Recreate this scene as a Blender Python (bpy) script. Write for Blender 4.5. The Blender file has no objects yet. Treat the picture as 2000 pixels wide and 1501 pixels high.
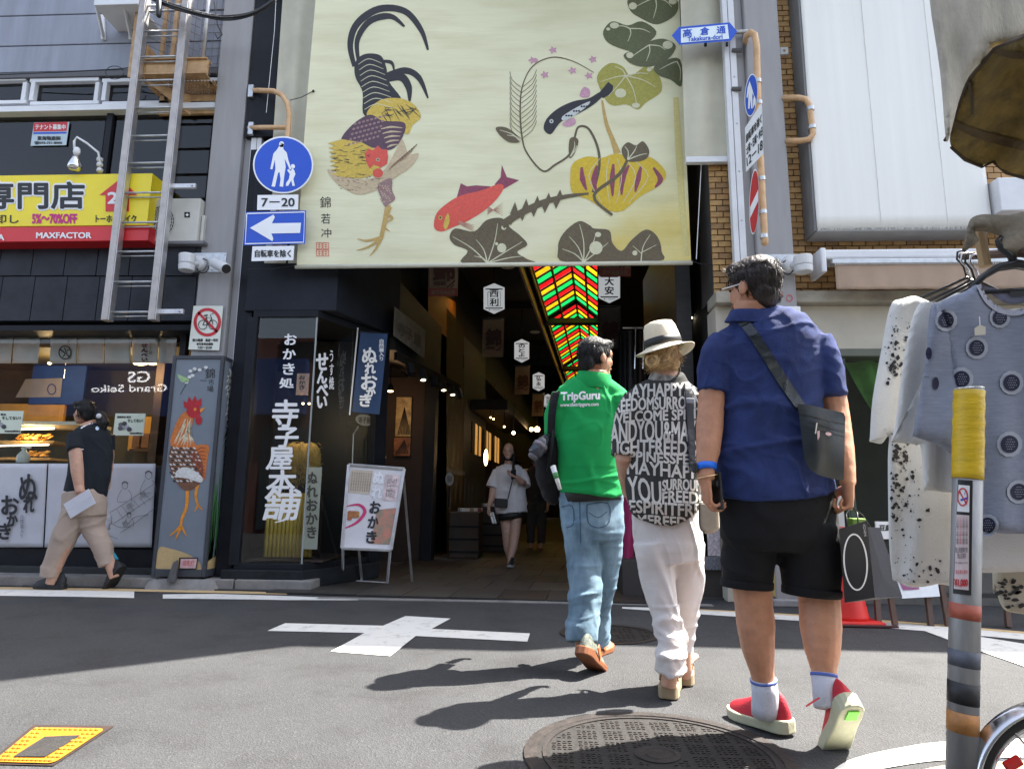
import bpy, bmesh, math, random
from mathutils import Vector, Matrix, Quaternion, noise
from mathutils.bvhtree import BVHTree
random.seed(7)
sc = bpy.context.scene
COL = sc.collection
# ------------------------------------------------------------------ camera, sky, sun, exposure
W, H, F = 2000., 1501., 1290.
CAM = Vector((0, 0, .87))
ROT = Matrix.Rotation(math.radians(3.0), 3, 'Z') @ Matrix.Rotation(math.radians(99.9), 3, 'X') @ Matrix.Rotation(math.radians(.6), 3, 'Z')
cd = bpy.data.cameras.new('camera'); cam = bpy.data.objects.new('camera', cd); COL.objects.link(cam)
cd.sensor_width = 36; cd.sensor_fit = 'HORIZONTAL'; cd.lens = F / W * 36; cd.clip_start = .05; cd.clip_end = 500
cam.matrix_world = Matrix.Translation(CAM) @ ROT.to_4x4(); sc.camera = cam
SUN = Vector((.585, .255, 1)).normalized()
wd = bpy.data.worlds.new('World'); sc.world = wd; wd.use_nodes = True
nt = wd.node_tree; bg = nt.nodes['Background']; sky = nt.nodes.new('ShaderNodeTexSky')
sky.sky_type = 'NISHITA'; sky.sun_disc = False
sky.sun_elevation = math.asin(SUN.z); sky.sun_rotation = math.atan2(SUN.x, SUN.y)
sky.air_density = 1.0; sky.dust_density = 3.; sky.ozone_density = 1.0
hs = nt.nodes.new('ShaderNodeHueSaturation'); hs.inputs['Saturation'].default_value = .64; nt.links.new(sky.outputs[0], hs.inputs['Color']); nt.links.new(hs.outputs[0], bg.inputs[0]); bg.inputs[1].default_value = .085
sl = bpy.data.lights.new('sun', 'SUN'); sl.energy = 4.1; sl.angle = math.radians(.53); sl.color = (1, .95, .86)
so = bpy.data.objects.new('sun', sl); COL.objects.link(so); so.rotation_euler = SUN.to_track_quat('Z', 'Y').to_euler()
sc.view_settings.view_transform = 'Standard'; sc.view_settings.look = 'None'
sc.view_settings.exposure = 2.52; sc.view_settings.gamma = 1
# ------------------------------------------------------------------ pixel -> place
def ray(px, py): return ROT @ Vector(((px - W / 2) / F, -(py - H / 2) / F, -1))
def PY(px, py, Y):
    d = ray(px, py); return CAM + d * (Y / d.y)
def G(px, py, z=0.):
    d = ray(px, py); return CAM + d * ((z - CAM.z) / d.z)
FWD = ROT @ Vector((0, 0, -1))
def mpp(p): return (p - CAM).dot(FWD) / F          # metres for one photo pixel at p
def FY(Y): return lambda px, py, off=0.: PY(px, py, Y - off)
def FP(p0, n):
    n = n.normalized()
    def f(px, py, off=0.):
        d = ray(px, py); q = p0 + n * off
        return CAM + d * ((q - CAM).dot(n) / d.dot(n))
    return f
def FG(z=0.): return lambda px, py, off=0.: G(px, py, z + off)
# ------------------------------------------------------------------ materials
MATS = {}
def mat(name, col, rough=.6, var=.12, scale=6., bump=.0, bscale=80., metal=0., emit=None, estr=0., trans=0., sheen=0., coat=0., stretch=None, col2=None, spec=.5):
    if name in MATS: return MATS[name]
    m = bpy.data.materials.new(name); m.use_nodes = True; t = m.node_tree; b = t.nodes['Principled BSDF']
    tc = t.nodes.new('ShaderNodeTexCoord'); src = tc.outputs['Object']
    if stretch:
        mp = t.nodes.new('ShaderNodeMapping'); mp.inputs['Scale'].default_value = stretch; t.links.new(src, mp.inputs[0]); src = mp.outputs[0]
    n = t.nodes.new('ShaderNodeTexNoise'); n.inputs['Scale'].default_value = scale; n.inputs['Detail'].default_value = 6; n.inputs['Roughness'].default_value = .62
    t.links.new(src, n.inputs['Vector'])
    r = t.nodes.new('ShaderNodeValToRGB'); e = r.color_ramp.elements; e[0].position = .3; e[1].position = .72
    c1 = [max(0, c * (1 - var)) for c in col]; c2 = list(col2) if col2 else [min(1, c * (1 + var)) for c in col]
    e[0].color = (*c1, 1); e[1].color = (*c2, 1); t.links.new(n.outputs['Fac'], r.inputs[0]); t.links.new(r.outputs[0], b.inputs['Base Color'])
    b.inputs['Roughness'].default_value = rough; b.inputs['Metallic'].default_value = metal; b.inputs['Specular IOR Level'].default_value = spec
    if coat: b.inputs['Coat Weight'].default_value = coat
    if sheen: b.inputs['Sheen Weight'].default_value = sheen
    if emit: b.inputs['Emission Color'].default_value = (*emit, 1); b.inputs['Emission Strength'].default_value = estr
    rr = t.nodes.new('ShaderNodeMapRange'); rr.inputs[3].default_value = max(.03, rough - .1); rr.inputs[4].default_value = min(1, rough + .12)
    t.links.new(n.outputs['Fac'], rr.inputs[0]); t.links.new(rr.outputs[0], b.inputs['Roughness'])
    if bump:
        n2 = t.nodes.new('ShaderNodeTexNoise'); n2.inputs['Scale'].default_value = bscale; n2.inputs['Detail'].default_value = 4; t.links.new(src, n2.inputs['Vector'])
        bp = t.nodes.new('ShaderNodeBump'); bp.inputs['Strength'].default_value = bump; bp.inputs['Distance'].default_value = .01
        t.links.new(n2.outputs['Fac'], bp.inputs['Height']); t.links.new(bp.outputs[0], b.inputs['Normal'])
    if trans:
        tr = t.nodes.new('ShaderNodeBsdfTranslucent'); t.links.new(r.outputs[0], tr.inputs[0]); mx = t.nodes.new('ShaderNodeMixShader'); mx.inputs[0].default_value = trans
        t.links.new(b.outputs[0], mx.inputs[1]); t.links.new(tr.outputs[0], mx.inputs[2]); t.links.new(mx.outputs[0], t.nodes['Material Output'].inputs[0])
    MATS[name] = m; return m
def glassmat(name, tint=(.9, .93, .92), dark=.0):
    if name in MATS: return MATS[name]
    m = bpy.data.materials.new(name); m.use_nodes = True; t = m.node_tree; t.nodes.remove(t.nodes['Principled BSDF'])
    tr = t.nodes.new('ShaderNodeBsdfTransparent'); tr.inputs[0].default_value = (*[c * (1 - dark) for c in tint], 1)
    gl = t.nodes.new('ShaderNodeBsdfGlossy'); gl.inputs['Roughness'].default_value = .015
    fr = t.nodes.new('ShaderNodeFresnel'); fr.inputs[0].default_value = 1.6; ge = t.nodes.new('ShaderNodeNewGeometry'); mm = t.nodes.new('ShaderNodeMath'); mm.operation = 'SUBTRACT'; mm.inputs[0].default_value = 1.; t.links.new(ge.outputs['Backfacing'], mm.inputs[1]); mu = t.nodes.new('ShaderNodeMath'); mu.operation = 'MULTIPLY'; t.links.new(fr.outputs[0], mu.inputs[0]); t.links.new(mm.outputs[0], mu.inputs[1])
    mx = t.nodes.new('ShaderNodeMixShader'); t.links.new(mu.outputs[0], mx.inputs[0]); t.links.new(tr.outputs[0], mx.inputs[1]); t.links.new(gl.outputs[0], mx.inputs[2])
    t.links.new(mx.outputs[0], t.nodes['Material Output'].inputs[0]); MATS[name] = m; return m
# ------------------------------------------------------------------ meshes
def wl(o):
    v = Vector((0, 0, 0))
    while o: v += o.location; o = o.parent
    return v
class MB:
    def __init__(s): s.v = []; s.f = []
    def add(s, vs, fs):
        k = len(s.v); s.v += [Vector(v) for v in vs]; s.f += [[i + k for i in f] for f in fs]; return s
    def box(s, a, b):
        x0, x1 = sorted((a[0], b[0])); y0, y1 = sorted((a[1], b[1])); z0, z1 = sorted((a[2], b[2]))
        return s.add([(x0, y0, z0), (x1, y0, z0), (x1, y1, z0), (x0, y1, z0), (x0, y0, z1), (x1, y0, z1), (x1, y1, z1), (x0, y1, z1)],
                     [(0, 3, 2, 1), (4, 5, 6, 7), (0, 1, 5, 4), (1, 2, 6, 5), (2, 3, 7, 6), (3, 0, 4, 7)])
    def obox(s, c, u, v, w):          # centre and three half-axis vectors
        c = Vector(c); P = [c + u * a + v * b + w * d for d in (-1, 1) for a, b in ((-1, -1), (1, -1), (1, 1), (-1, 1))]
        return s.add(P, [(0, 3, 2, 1), (4, 5, 6, 7), (0, 1, 5, 4), (1, 2, 6, 5), (2, 3, 7, 6), (3, 0, 4, 7)])
    def bar(s, a, b, w, d, up=Vector((0, 1, 0))):   # square bar from a to b
        a = Vector(a); b = Vector(b); t = (b - a); L = t.length; t /= L
        u = t.cross(up); u = u.normalized() if u.length > 1e-4 else Vector((1, 0, 0)); v = u.cross(t)
        return s.obox((a + b) / 2, u * w / 2, v * d / 2, t * L / 2)
    def tube(s, pts, rad, n=10, side=None, ratio=None, round_caps=False):
        pts = [Vector(p) for p in pts]; N = len(pts)
        if not isinstance(rad, (list, tuple)): rad = [rad] * N
        if ratio is None: ratio = 1.
        if not isinstance(ratio, (list, tuple)): ratio = [ratio] * N
        if round_caps:
            def cap(p, q, r):
                d = (p - q).normalized(); return [(p + d * r * .55, r * .8), (p + d * r * .9, r * .42), (p + d * r, r * .05)]
            A = cap(pts[0], pts[1], rad[0] * min(1, ratio[0])); B = cap(pts[-1], pts[-2], rad[-1] * min(1, ratio[-1]))
            pts = [a[0] for a in A[::-1]] + pts + [b[0] for b in B]
            rad = [a[1] / min(1, ratio[0]) for a in A[::-1]] + list(rad) + [b[1] / min(1, ratio[-1]) for b in B]
            ratio = [ratio[0]] * 3 + list(ratio) + [ratio[-1]] * 3; N = len(pts)
        vs = []; prev = None
        for i, p in enumerate(pts):
            t = (pts[min(i + 1, N - 1)] - pts[max(i - 1, 0)]).normalized()
            if side is not None: u = side - t * side.dot(t)
            elif prev is not None: u = prev - t * prev.dot(t)
            else:
                r = Vector((0, 0, 1)) if abs(t.z) < .9 else Vector((1, 0, 0)); u = r.cross(t)
            if u.length < 1e-5: u = prev if prev is not None else Vector((1, 0, 0))
            u = u.normalized(); prev = u; v = t.cross(u)
            for k in range(n):
                a = 2 * math.pi * k / n; vs.append(p + (u * math.cos(a) + v * math.sin(a) * ratio[i]) * rad[i])
        fs = [(i * n + k, i * n + (k + 1) % n, (i + 1) * n + (k + 1) % n, (i + 1) * n + k) for i in range(N - 1) for k in range(n)]
        fs += [tuple(range(n))[::-1], tuple((N - 1) * n + k for k in range(n))]
        return s.add(vs, fs)
    def ell(s, c, r, R=None, n=14, m=10):
        c = Vector(c); vs = []; fs = []
        for j in range(1, m):
            th = math.pi * j / m
            for k in range(n):
                a = 2 * math.pi * k / n; q = Vector((r[0] * math.sin(th) * math.cos(a), r[1] * math.sin(th) * math.sin(a), r[2] * math.cos(th)))
                vs.append(c + (R @ q if R else q))
        top = len(vs); q = Vector((0, 0, r[2])); vs += [c + (R @ q if R else q), c - (R @ q if R else q)]
        for j in range(m - 2):
            for k in range(n): fs.append((j * n + k, (j + 1) * n + k, (j + 1) * n + (k + 1) % n, j * n + (k + 1) % n))
        for k in range(n): fs.append((top, k, (k + 1) % n)); fs.append((top + 1, (m - 2) * n + (k + 1) % n, (m - 2) * n + k))
        return s.add(vs, fs)
    def lathe(s, c, prof, axis=Vector((0, 0, 1)), n=20, cap=True):
        c = Vector(c); axis = axis.normalized(); r0 = Vector((1, 0, 0)) if abs(axis.x) < .9 else Vector((0, 1, 0))
        u = (r0 - axis * r0.dot(axis)).normalized(); v = axis.cross(u); vs = []; N = len(prof)
        for r, z in prof:
            for k in range(n):
                a = 2 * math.pi * k / n; vs.append(c + axis * z + (u * math.cos(a) + v * math.sin(a)) * r)
        fs = [(i * n + k, i * n + (k + 1) % n, (i + 1) * n + (k + 1) % n, (i + 1) * n + k) for i in range(N - 1) for k in range(n)]
        if cap: fs += [tuple(range(n))[::-1], tuple((N - 1) * n + k for k in range(n))]
        return s.add(vs, fs)
    def grid(s, f, nu, nv):
        vs = [f(i / nu, j / nv) for j in range(nv + 1) for i in range(nu + 1)]
        return s.add(vs, [(j * (nu + 1) + i, j * (nu + 1) + i + 1, (j + 1) * (nu + 1) + i + 1, (j + 1) * (nu + 1) + i) for j in range(nv) for i in range(nu)])
    def prism(s, f, pts, depth):      # px polygon at map f, pushed back by depth
        n = len(pts); a = [f(x, y, 0) for x, y in pts]; b = [f(x, y, -depth) for x, y in pts]
        b = [p + (q0 - p) * 0 for p, q0 in zip(b, a)]
        return s.add(a + b, [tuple(range(n)), tuple(range(2 * n - 1, n - 1, -1))] + [(i, i + n, (i + 1) % n + n, (i + 1) % n) for i in range(n)])
    def build(s, name, m, parent=None, smooth=False, bevel=0., solid=0., sub=0, ang=None):
        L = wl(parent) if parent else Vector((0, 0, 0))
        me = bpy.data.meshes.new(name); me.from_pydata([v - L for v in s.v], [], s.f)
        bm = bmesh.new(); bm.from_mesh(me); bmesh.ops.recalc_face_normals(bm, faces=bm.faces); bm.to_mesh(me); bm.free()
        return mkobj(name, me, m, parent, smooth, bevel, solid, sub)
def mkobj(name, me, m, parent=None, smooth=False, bevel=0., solid=0., sub=0):
    o = bpy.data.objects.new(name, me); COL.objects.link(o)
    if parent: o.parent = parent
    if m is not None:
        me.materials.clear(); me.materials.append(mat(*m) if isinstance(m, tuple) else m)
    if smooth: me.polygons.foreach_set('use_smooth', [True] * len(me.polygons))
    if solid:
        q = o.modifiers.new('s', 'SOLIDIFY'); q.thickness = solid; q.offset = 0
    if bevel:
        q = o.modifiers.new('b', 'BEVEL'); q.width = bevel; q.segments = 2; q.limit_method = 'ANGLE'; q.angle_limit = math.radians(40)
    if sub:
        q = o.modifiers.new('u', 'SUBSURF'); q.levels = sub; q.render_levels = sub
    return o
def tag(o, label, cat, group=None):
    o['label'] = label; o['category'] = cat
    if group: o['group'] = group
    return o
def thing(name, label, cat, loc, group=None):
    o = bpy.data.objects.new(name, None); COL.objects.link(o); o.location = loc; o.empty_display_size = .1
    return tag(o, label, cat, group)
def structure(o): o['kind'] = 'structure'; return o
def stuff(o): o['kind'] = 'stuff'; return o
# box whose front face is a photo rectangle on the plane y = Y0, going back to Y1
def pbox(px0, py0, px1, py1, Y0, Y1):
    cx, cy = (px0 + px1) / 2, (py0 + py1) / 2
    return (PY(px0, cy, Y0).x, Y0, PY(cx, py1, Y0).z), (PY(px1, cy, Y0).x, Y1, PY(cx, py0, Y0).z)
def box(name, m, parent, px0, py0, px1, py1, Y0, Y1, bevel=.004):
    return MB().box(*pbox(px0, py0, px1, py1, Y0, Y1)).build(name, m, parent, bevel=bevel)
def wbox(name, m, parent, a, b, bevel=.004): return MB().box(a, b).build(name, m, parent, bevel=bevel)
# ------------------------------------------------------------------ flat print: px polygons and lettering mapped on a surface
def stroke(pts, w, n=0):
    pts = [Vector(p) for p in pts]
    if n:
        out = []; N = len(pts)
        for i in range(N - 1):
            p0, p1, p2, p3 = pts[max(i - 1, 0)], pts[i], pts[i + 1], pts[min(i + 2, N - 1)]
            for k in range(n):
                t = k / n; out.append(.5 * ((2 * p1) + (p2 - p0) * t + (2 * p0 - 5 * p1 + 4 * p2 - p3) * t * t + (3 * p1 - p0 - 3 * p2 + p3) * t ** 3))
        pts = out + [pts[-1]]
    N = len(pts)
    if not isinstance(w, (list, tuple)): w = [w] * 2
    L = []; R = []
    for i, p in enumerate(pts):
        t = (pts[min(i + 1, N - 1)] - pts[max(i - 1, 0)]); t = t.normalized() if t.length > 1e-6 else Vector((1, 0))
        q = Vector((-t.y, t.x)); u = i / (N - 1) * (len(w) - 1); k = min(int(u), len(w) - 2); ww = w[k] + (w[k + 1] - w[k]) * (u - k)
        L.append(p + q * ww / 2); R.append(p - q * ww / 2)
    return [[L[i], L[i + 1], R[i + 1], R[i]] for i in range(N - 1)]
def oval(cx, cy, rx, ry, rot=0., n=22, a0=0, a1=360):
    r = math.radians(rot); out = []
    for k in range(n):
        a = math.radians(a0 + (a1 - a0) * k / (n if a1 - a0 == 360 else n - 1)); x, y = rx * math.cos(a), ry * math.sin(a)
        out.append(Vector((cx + x * math.cos(r) - y * math.sin(r), cy + x * math.sin(r) + y * math.cos(r))))
    return out
def ring(cx, cy, rx, ry, w, rot=0., n=30):
    A = oval(cx, cy, rx, ry, rot, n); B = oval(cx, cy, rx - w, ry - w, rot, n)
    return [[A[i], A[(i + 1) % n], B[(i + 1) % n], B[i]] for i in range(n)]
def blob(pts, n=5):      # closed smooth outline through px points
    P = [Vector(p) for p in pts]; N = len(P); out = []
    for i in range(N):
        p0, p1, p2, p3 = P[i - 1], P[i], P[(i + 1) % N], P[(i + 2) % N]
        for k in range(n):
            t = k / n; out.append(.5 * ((2 * p1) + (p2 - p0) * t + (2 * p0 - 5 * p1 + 4 * p2 - p3) * t * t + (3 * p1 - p0 - 3 * p2 + p3) * t ** 3))
    return out
def decal(name, polys, f, m, parent, off=.003, cut=0, thick=0.):
    bm = bmesh.new()
    for p in polys:
        vs = [bm.verts.new((q[0], q[1], 0)) for q in p]
        try: bm.faces.new(vs)
        except ValueError: pass
    return _decal(name, bm, f, m, parent, off, cut)
def _decal(name, bm, f, m, parent, off, cut):
    bm.normal_update()
    bmesh.ops.triangulate(bm, faces=bm.faces)
    if cut:
        xs = [v.co.x for v in bm.verts]; ys = [v.co.y for v in bm.verts]
        for ax, (a, b) in enumerate(((min(xs), max(xs)), (min(ys), max(ys)))):
            t = a + cut
            while t < b:
                co = [0, 0, 0]; no = [0, 0, 0]; co[ax] = t; no[ax] = 1
                bmesh.ops.bisect_plane(bm, geom=bm.verts[:] + bm.edges[:] + bm.faces[:], plane_co=co, plane_no=no); t += cut
    L = wl(parent) if parent else Vector((0, 0, 0)); bad = []
    for v in bm.verts:
        q = f(v.co.x, v.co.y, off)
        if q is None: bad.append(v)
        else: v.co = q - L
    if bad: bmesh.ops.delete(bm, geom=bad, context='VERTS')
    me = bpy.data.meshes.new(name); bm.to_mesh(me); bm.free()
    for p in me.polygons:
        pass
    return mkobj(name, me, m, parent)
FONT = {}
def glyphs(s, vertical=False, spacing=1., line=1.):
    key = (s, vertical, spacing, line)
    if key in FONT: return FONT[key]
    cu = bpy.data.curves.new('t', 'FONT'); cu.body = '\n'.join(s) if vertical else s; cu.align_x = 'CENTER' if vertical or '\n' in s else 'LEFT'
    cu.space_character = spacing; cu.space_line = line; cu.resolution_u = 3
    o = bpy.data.objects.new('t', cu); COL.objects.link(o); dg = bpy.context.evaluated_depsgraph_get()
    me = bpy.data.meshes.new_from_object(o.evaluated_get(dg)); bpy.data.objects.remove(o)
    vs = [v.co.copy() for v in me.vertices]; fs = [tuple(p.vertices) for p in me.polygons]; bpy.data.meshes.remove(me)
    x0, x1 = min(v.x for v in vs), max(v.x for v in vs); y0, y1 = min(v.y for v in vs), max(v.y for v in vs)
    vs = [((v.x - x0) / max(1e-6, x1 - x0), (v.y - y0) / max(1e-6, y1 - y0)) for v in vs]
    FONT[key] = (vs, fs); return FONT[key]
def lettering(name, s, quad, f, m, parent, off=.003, bold=0., vertical=False, cut=0, warp=None, spacing=1., line=1.):
    """fit the glyphs of s into a px box (x0,y0,x1,y1) or px quad [tl,tr,br,bl]"""
    if not isinstance(quad[0], (tuple, list)): x0, y0, x1, y1 = quad; quad = [(x0, y0), (x1, y0), (x1, y1), (x0, y1)]
    tl, tr, br, bl = [Vector(q) for q in quad]; vs, fs = glyphs(s, vertical, spacing, line)
    sh = [(0, 0)]
    if bold: sh = [(-bold, 0), (bold, 0), (0, -bold), (0, bold), (bold * .7, bold * .7), (-bold * .7, bold * .7), (bold * .7, -bold * .7), (-bold * .7, -bold * .7)] if bold > .8 else [(-bold, -bold * .6), (bold, bold * .6), (bold, -bold * .6), (-bold, bold * .6)]
    bm = bmesh.new()
    for i, (dx, dy) in enumerate(sh):
        vv = []
        for u, v in vs:
            if warp: u, v = warp(u, v)
            q = (bl * (1 - u) + br * u) * (1 - v) + (tl * (1 - u) + tr * u) * v
            vv.append(bm.verts.new((q.x + dx, q.y + dy, 0)))
        for p in fs:
            try: bm.faces.new([vv[k] for k in p])
            except ValueError: pass
    if bold:   # spread the copies over a hair's breadth so that none lie in one plane
        k = len(vs); bm.verts.ensure_lookup_table(); lay = bm.verts.layers.float.new('o')
        for i, v in enumerate(bm.verts): v[lay] = (i // k) * .00012
        g = f
        bm.normal_update(); bmesh.ops.triangulate(bm, faces=bm.faces)
        if not cut:
            L = wl(parent) if parent else Vector((0, 0, 0)); bad = []
            for v in bm.verts:
                q = g(v.co.x, v.co.y, off + v[lay])
                if q is None: bad.append(v)
                else: v.co = q - L
            if bad: bmesh.ops.delete(bm, geom=bad, context='VERTS')
            me = bpy.data.meshes.new(name); bm.to_mesh(me); bm.free(); return mkobj(name, me, m, parent)
    return _decal(name, bm, f, m, parent, off, cut)
# ================================================================== materials of the place
def asphalt_mat():
    m = bpy.data.materials.new('asphalt'); m.use_nodes = True; t = m.node_tree; b = t.nodes['Principled BSDF']; tc = t.nodes.new('ShaderNodeTexCoord')
    def nz(s, d=4, r=.6):
        n = t.nodes.new('ShaderNodeTexNoise'); n.inputs['Scale'].default_value = s; n.inputs['Detail'].default_value = d; n.inputs['Roughness'].default_value = r; t.links.new(tc.outputs['Object'], n.inputs['Vector']); return n
    def ramp(n, stops):
        r = t.nodes.new('ShaderNodeValToRGB'); e = r.color_ramp.elements
        while len(e) < len(stops): e.new(.5)
        for k, (p, c) in zip(e, stops): k.position = p; k.color = (*c, 1)
        t.links.new(n.outputs[0], r.inputs[0]); return r
    a = ramp(nz(.55, 5), [(.3, (.0335, .0345, .0375)), (.7, (.0495, .0505, .054))])
    v = t.nodes.new('ShaderNodeTexVoronoi'); v.inputs['Scale'].default_value = 150; t.links.new(tc.outputs['Object'], v.inputs['Vector'])
    sp = t.nodes.new('ShaderNodeSeparateColor'); t.links.new(v.outputs['Color'], sp.inputs[0])
    g = ramp(sp, [(0, (.5, .5, .5)), (.55, (.95, .95, .95)), (.95, (1.2, 1.19, 1.16)), (1, (2.2, 2.15, 2.0))])
    mx = t.nodes.new('ShaderNodeMix'); mx.data_type = 'RGBA'; mx.blend_type = 'MULTIPLY'; mx.inputs[0].default_value = .55
    t.links.new(a.outputs[0], mx.inputs[6]); t.links.new(g.outputs[0], mx.inputs[7])
    d = ramp(nz(2.3, 8, .7), [(.36, (.62, .6, .6)), (.5, (1, 1, 1)), (.66, (1.1, 1.1, 1.08))])
    m2 = t.nodes.new('ShaderNodeMix'); m2.data_type = 'RGBA'; m2.blend_type = 'MULTIPLY'; m2.inputs[0].default_value = .75
    t.links.new(mx.outputs[2], m2.inputs[6]); t.links.new(d.outputs[0], m2.inputs[7]); t.links.new(m2.outputs[2], b.inputs['Base Color'])
    b.inputs['Roughness'].default_value = .82
    bp = t.nodes.new('ShaderNodeBump'); bp.inputs['Strength'].default_value = .55; bp.inputs['Distance'].default_value = .006
    t.links.new(v.outputs['Distance'], bp.inputs['Height']); t.links.new(bp.outputs[0], b.inputs['Normal']); return m
ASPH = asphalt_mat()
def paint_mat(name, col, wear=.42):
    m = bpy.data.materials.new(name); m.use_nodes = True; t = m.node_tree; b = t.nodes['Principled BSDF']; tc = t.nodes.new('ShaderNodeTexCoord')
    n = t.nodes.new('ShaderNodeTexNoise'); n.inputs['Scale'].default_value = 9; n.inputs['Detail'].default_value = 10; n.inputs['Roughness'].default_value = .75; t.links.new(tc.outputs['Object'], n.inputs[0])
    r = t.nodes.new('ShaderNodeValToRGB'); e = r.color_ramp.elements; e[0].position = wear - .1; e[1].position = wear + .06; e[0].color = (.3, .29, .28, 1); e[1].color = (*col, 1); k = e.new(wear - .02); k.color = (*[c * .82 for c in col], 1)
    t.links.new(n.outputs[0], r.inputs[0]); t.links.new(r.outputs[0], b.inputs['Base Color']); b.inputs['Roughness'].default_value = .75
    bp = t.nodes.new('ShaderNodeBump'); bp.inputs['Strength'].default_value = .3; bp.inputs['Distance'].default_value = .004; t.links.new(n.outputs[0], bp.inputs['Height']); t.links.new(bp.outputs[0], b.inputs['Normal'])
    return m
WPAINT = paint_mat('road_paint', (.72, .71, .67)); TPAINT = paint_mat('tan_paint', (.6, .43, .22))
CONC = mat('concrete', (.22, .21, .2), .85, .3, 5, .4, 60)
NAVY = mat('black_steel', (.012, .0135, .018), .5, .3, 5, .08, 30, spec=.2)
DARKW = mat('dark_panel', (.025, .027, .033), .55, .35, 4, .1, 30, spec=.2)
POLE = mat('grey_pole', (.31, .3, .3), .5, .1, 3, .06, 20, stretch=(3, 3, .4))
WHITEM = mat('white_metal', (.7, .71, .73), .4, .08, 4)
WHITEP = mat('white_print', (.8, .8, .8), .5, .04, 4)
BLACKP = mat('black_print', (.015, .015, .016), .5, .1, 4)
STEEL = mat('galvanised', (.5, .51, .52), .38, .2, 18, .1, 60, metal=.85)
ALU = mat('aluminium', (.55, .54, .54), .36, .2, 9, .08, 40, metal=.8)
RUSTY = mat('tan_paint_steel', (.5, .29, .13), .55, .3, 9, .2, 40, col2=(.62, .4, .2))
PIPEO = mat('tan_pipe', (.62, .36, .17), .45, .18, 9, .1, 30, col2=(.72, .47, .26))
SIGNB = mat('sign_blue', (.01, .08, .55), .35, .05, 3)
SIGNW = mat('sign_white', (.85, .86, .88), .4, .03, 3)
SIGNR = mat('sign_red', (.55, .02, .03), .4, .06, 3)
GLASS = glassmat('shop_glass'); GLASSD = glassmat('dark_glass', (.6, .6, .58), .35)
CANVAS = mat('canvas', (.66, .65, .6), .85, .08, 3, .25, 160, trans=.12, stretch=(1, 1, .25))
CREAM = mat('cream_curtain', (.68, .65, .52), .85, .08, 4, .15, 120, trans=.2)
WARM = mat('warm_lamp', (1, .8, .5), .5, 0, 4, emit=(1, .62, .25), estr=3)
LAMPW = mat('white_lamp', (1, .95, .85), .5, 0, 4, emit=(1, .86, .62), estr=1.7)
BROWN = mat('dark_brown', (.035, .02, .016), .7, .3, 4, .1, 40)
def lamp(name, loc, energy, col, parent, r=.05):
    l = bpy.data.lights.new(name, 'POINT'); l.energy = energy * .28; l.color = col; l.shadow_soft_size = r
    o = bpy.data.objects.new(name, l); COL.objects.link(o); o.parent = parent; o.location = Vector(loc) - wl(parent); return o
# ================================================================== ground
structure(MB().grid(lambda u, v: (-40 + 80 * u, -25 + 75 * v, 0), 8, 8).build('road', ASPH))
g = FG(0)
o = decal('road_marking', [[(792, 1202), (880, 1207), (843, 1227), (812, 1241), (762, 1280), (646, 1271), (712, 1235), (748, 1221)], [(748, 1221), (712, 1235), (522, 1231), (557, 1216)], [(843, 1227), (1035, 1236), (1030, 1252), (812, 1241)]], g, WPAINT, None, .004); structure(o)
lineL = [(-220, 1152), (0, 1156), (150, 1158), (262, 1160.5)]
structure(decal('road_marking', stroke(lineL, [13, 13], 3), g, WPAINT, None, .004))
structure(decal('road_marking', stroke([(318, 1164), (420, 1164), (560, 1167), (700, 1170)], [8, 10, 8, 2], 3), g, WPAINT, None, .004))
structure(decal('road_marking', stroke([(-220, 1145), (200, 1150.5), (420, 1155), (560, 1158)], [5, 5, 4], 3), g, TPAINT, None, .0045))
structure(decal('road_marking', stroke([(1215, 1186), (1300, 1190), (1400, 1196), (1560, 1206), (1700, 1217), (1850, 1229), (2150, 1256)], [3, 9, 11, 12, 12], 4), g, WPAINT, None, .004))
structure(decal('road_marking', stroke([(1350, 1189), (1500, 1197), (1700, 1210), (1900, 1226), (2150, 1248)], [2, 3, 4, 4], 4), g, TPAINT, None, .0045))
structure(decal('road_marking', [[(1800, 1229), (1905, 1241), (2150, 1280), (2150, 1345), (2000, 1300), (1870, 1255)]], g, WPAINT, None, .0052))
structure(decal('road_marking', stroke([(1600, 1540), (1660, 1500), (1760, 1476), (1880, 1463), (2200, 1455)], [20, 32, 34, 36, 36], 6), g, WPAINT, None, .004))
structure(decal('road_marking', stroke([(1760, 1520), (1880, 1500), (2200, 1492)], [10, 22, 24], 5), g, TPAINT, None, .0045))
# kerb stones along the shop fronts
kb = thing('kerb', 'low weathered concrete kerb along the foot of the left shop fronts', 'kerb', G(330, 1145)); 
xs = [-8.2, -7.3, -6.4, -5.5, -4.6, -3.7, -2.95, -2.2]
for a, b in zip(xs[:-1], xs[1:]): wbox('kerb_stone', CONC, kb, (a + .006, 6.34, 0), (b - .006, 6.6, .1), .012)
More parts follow.
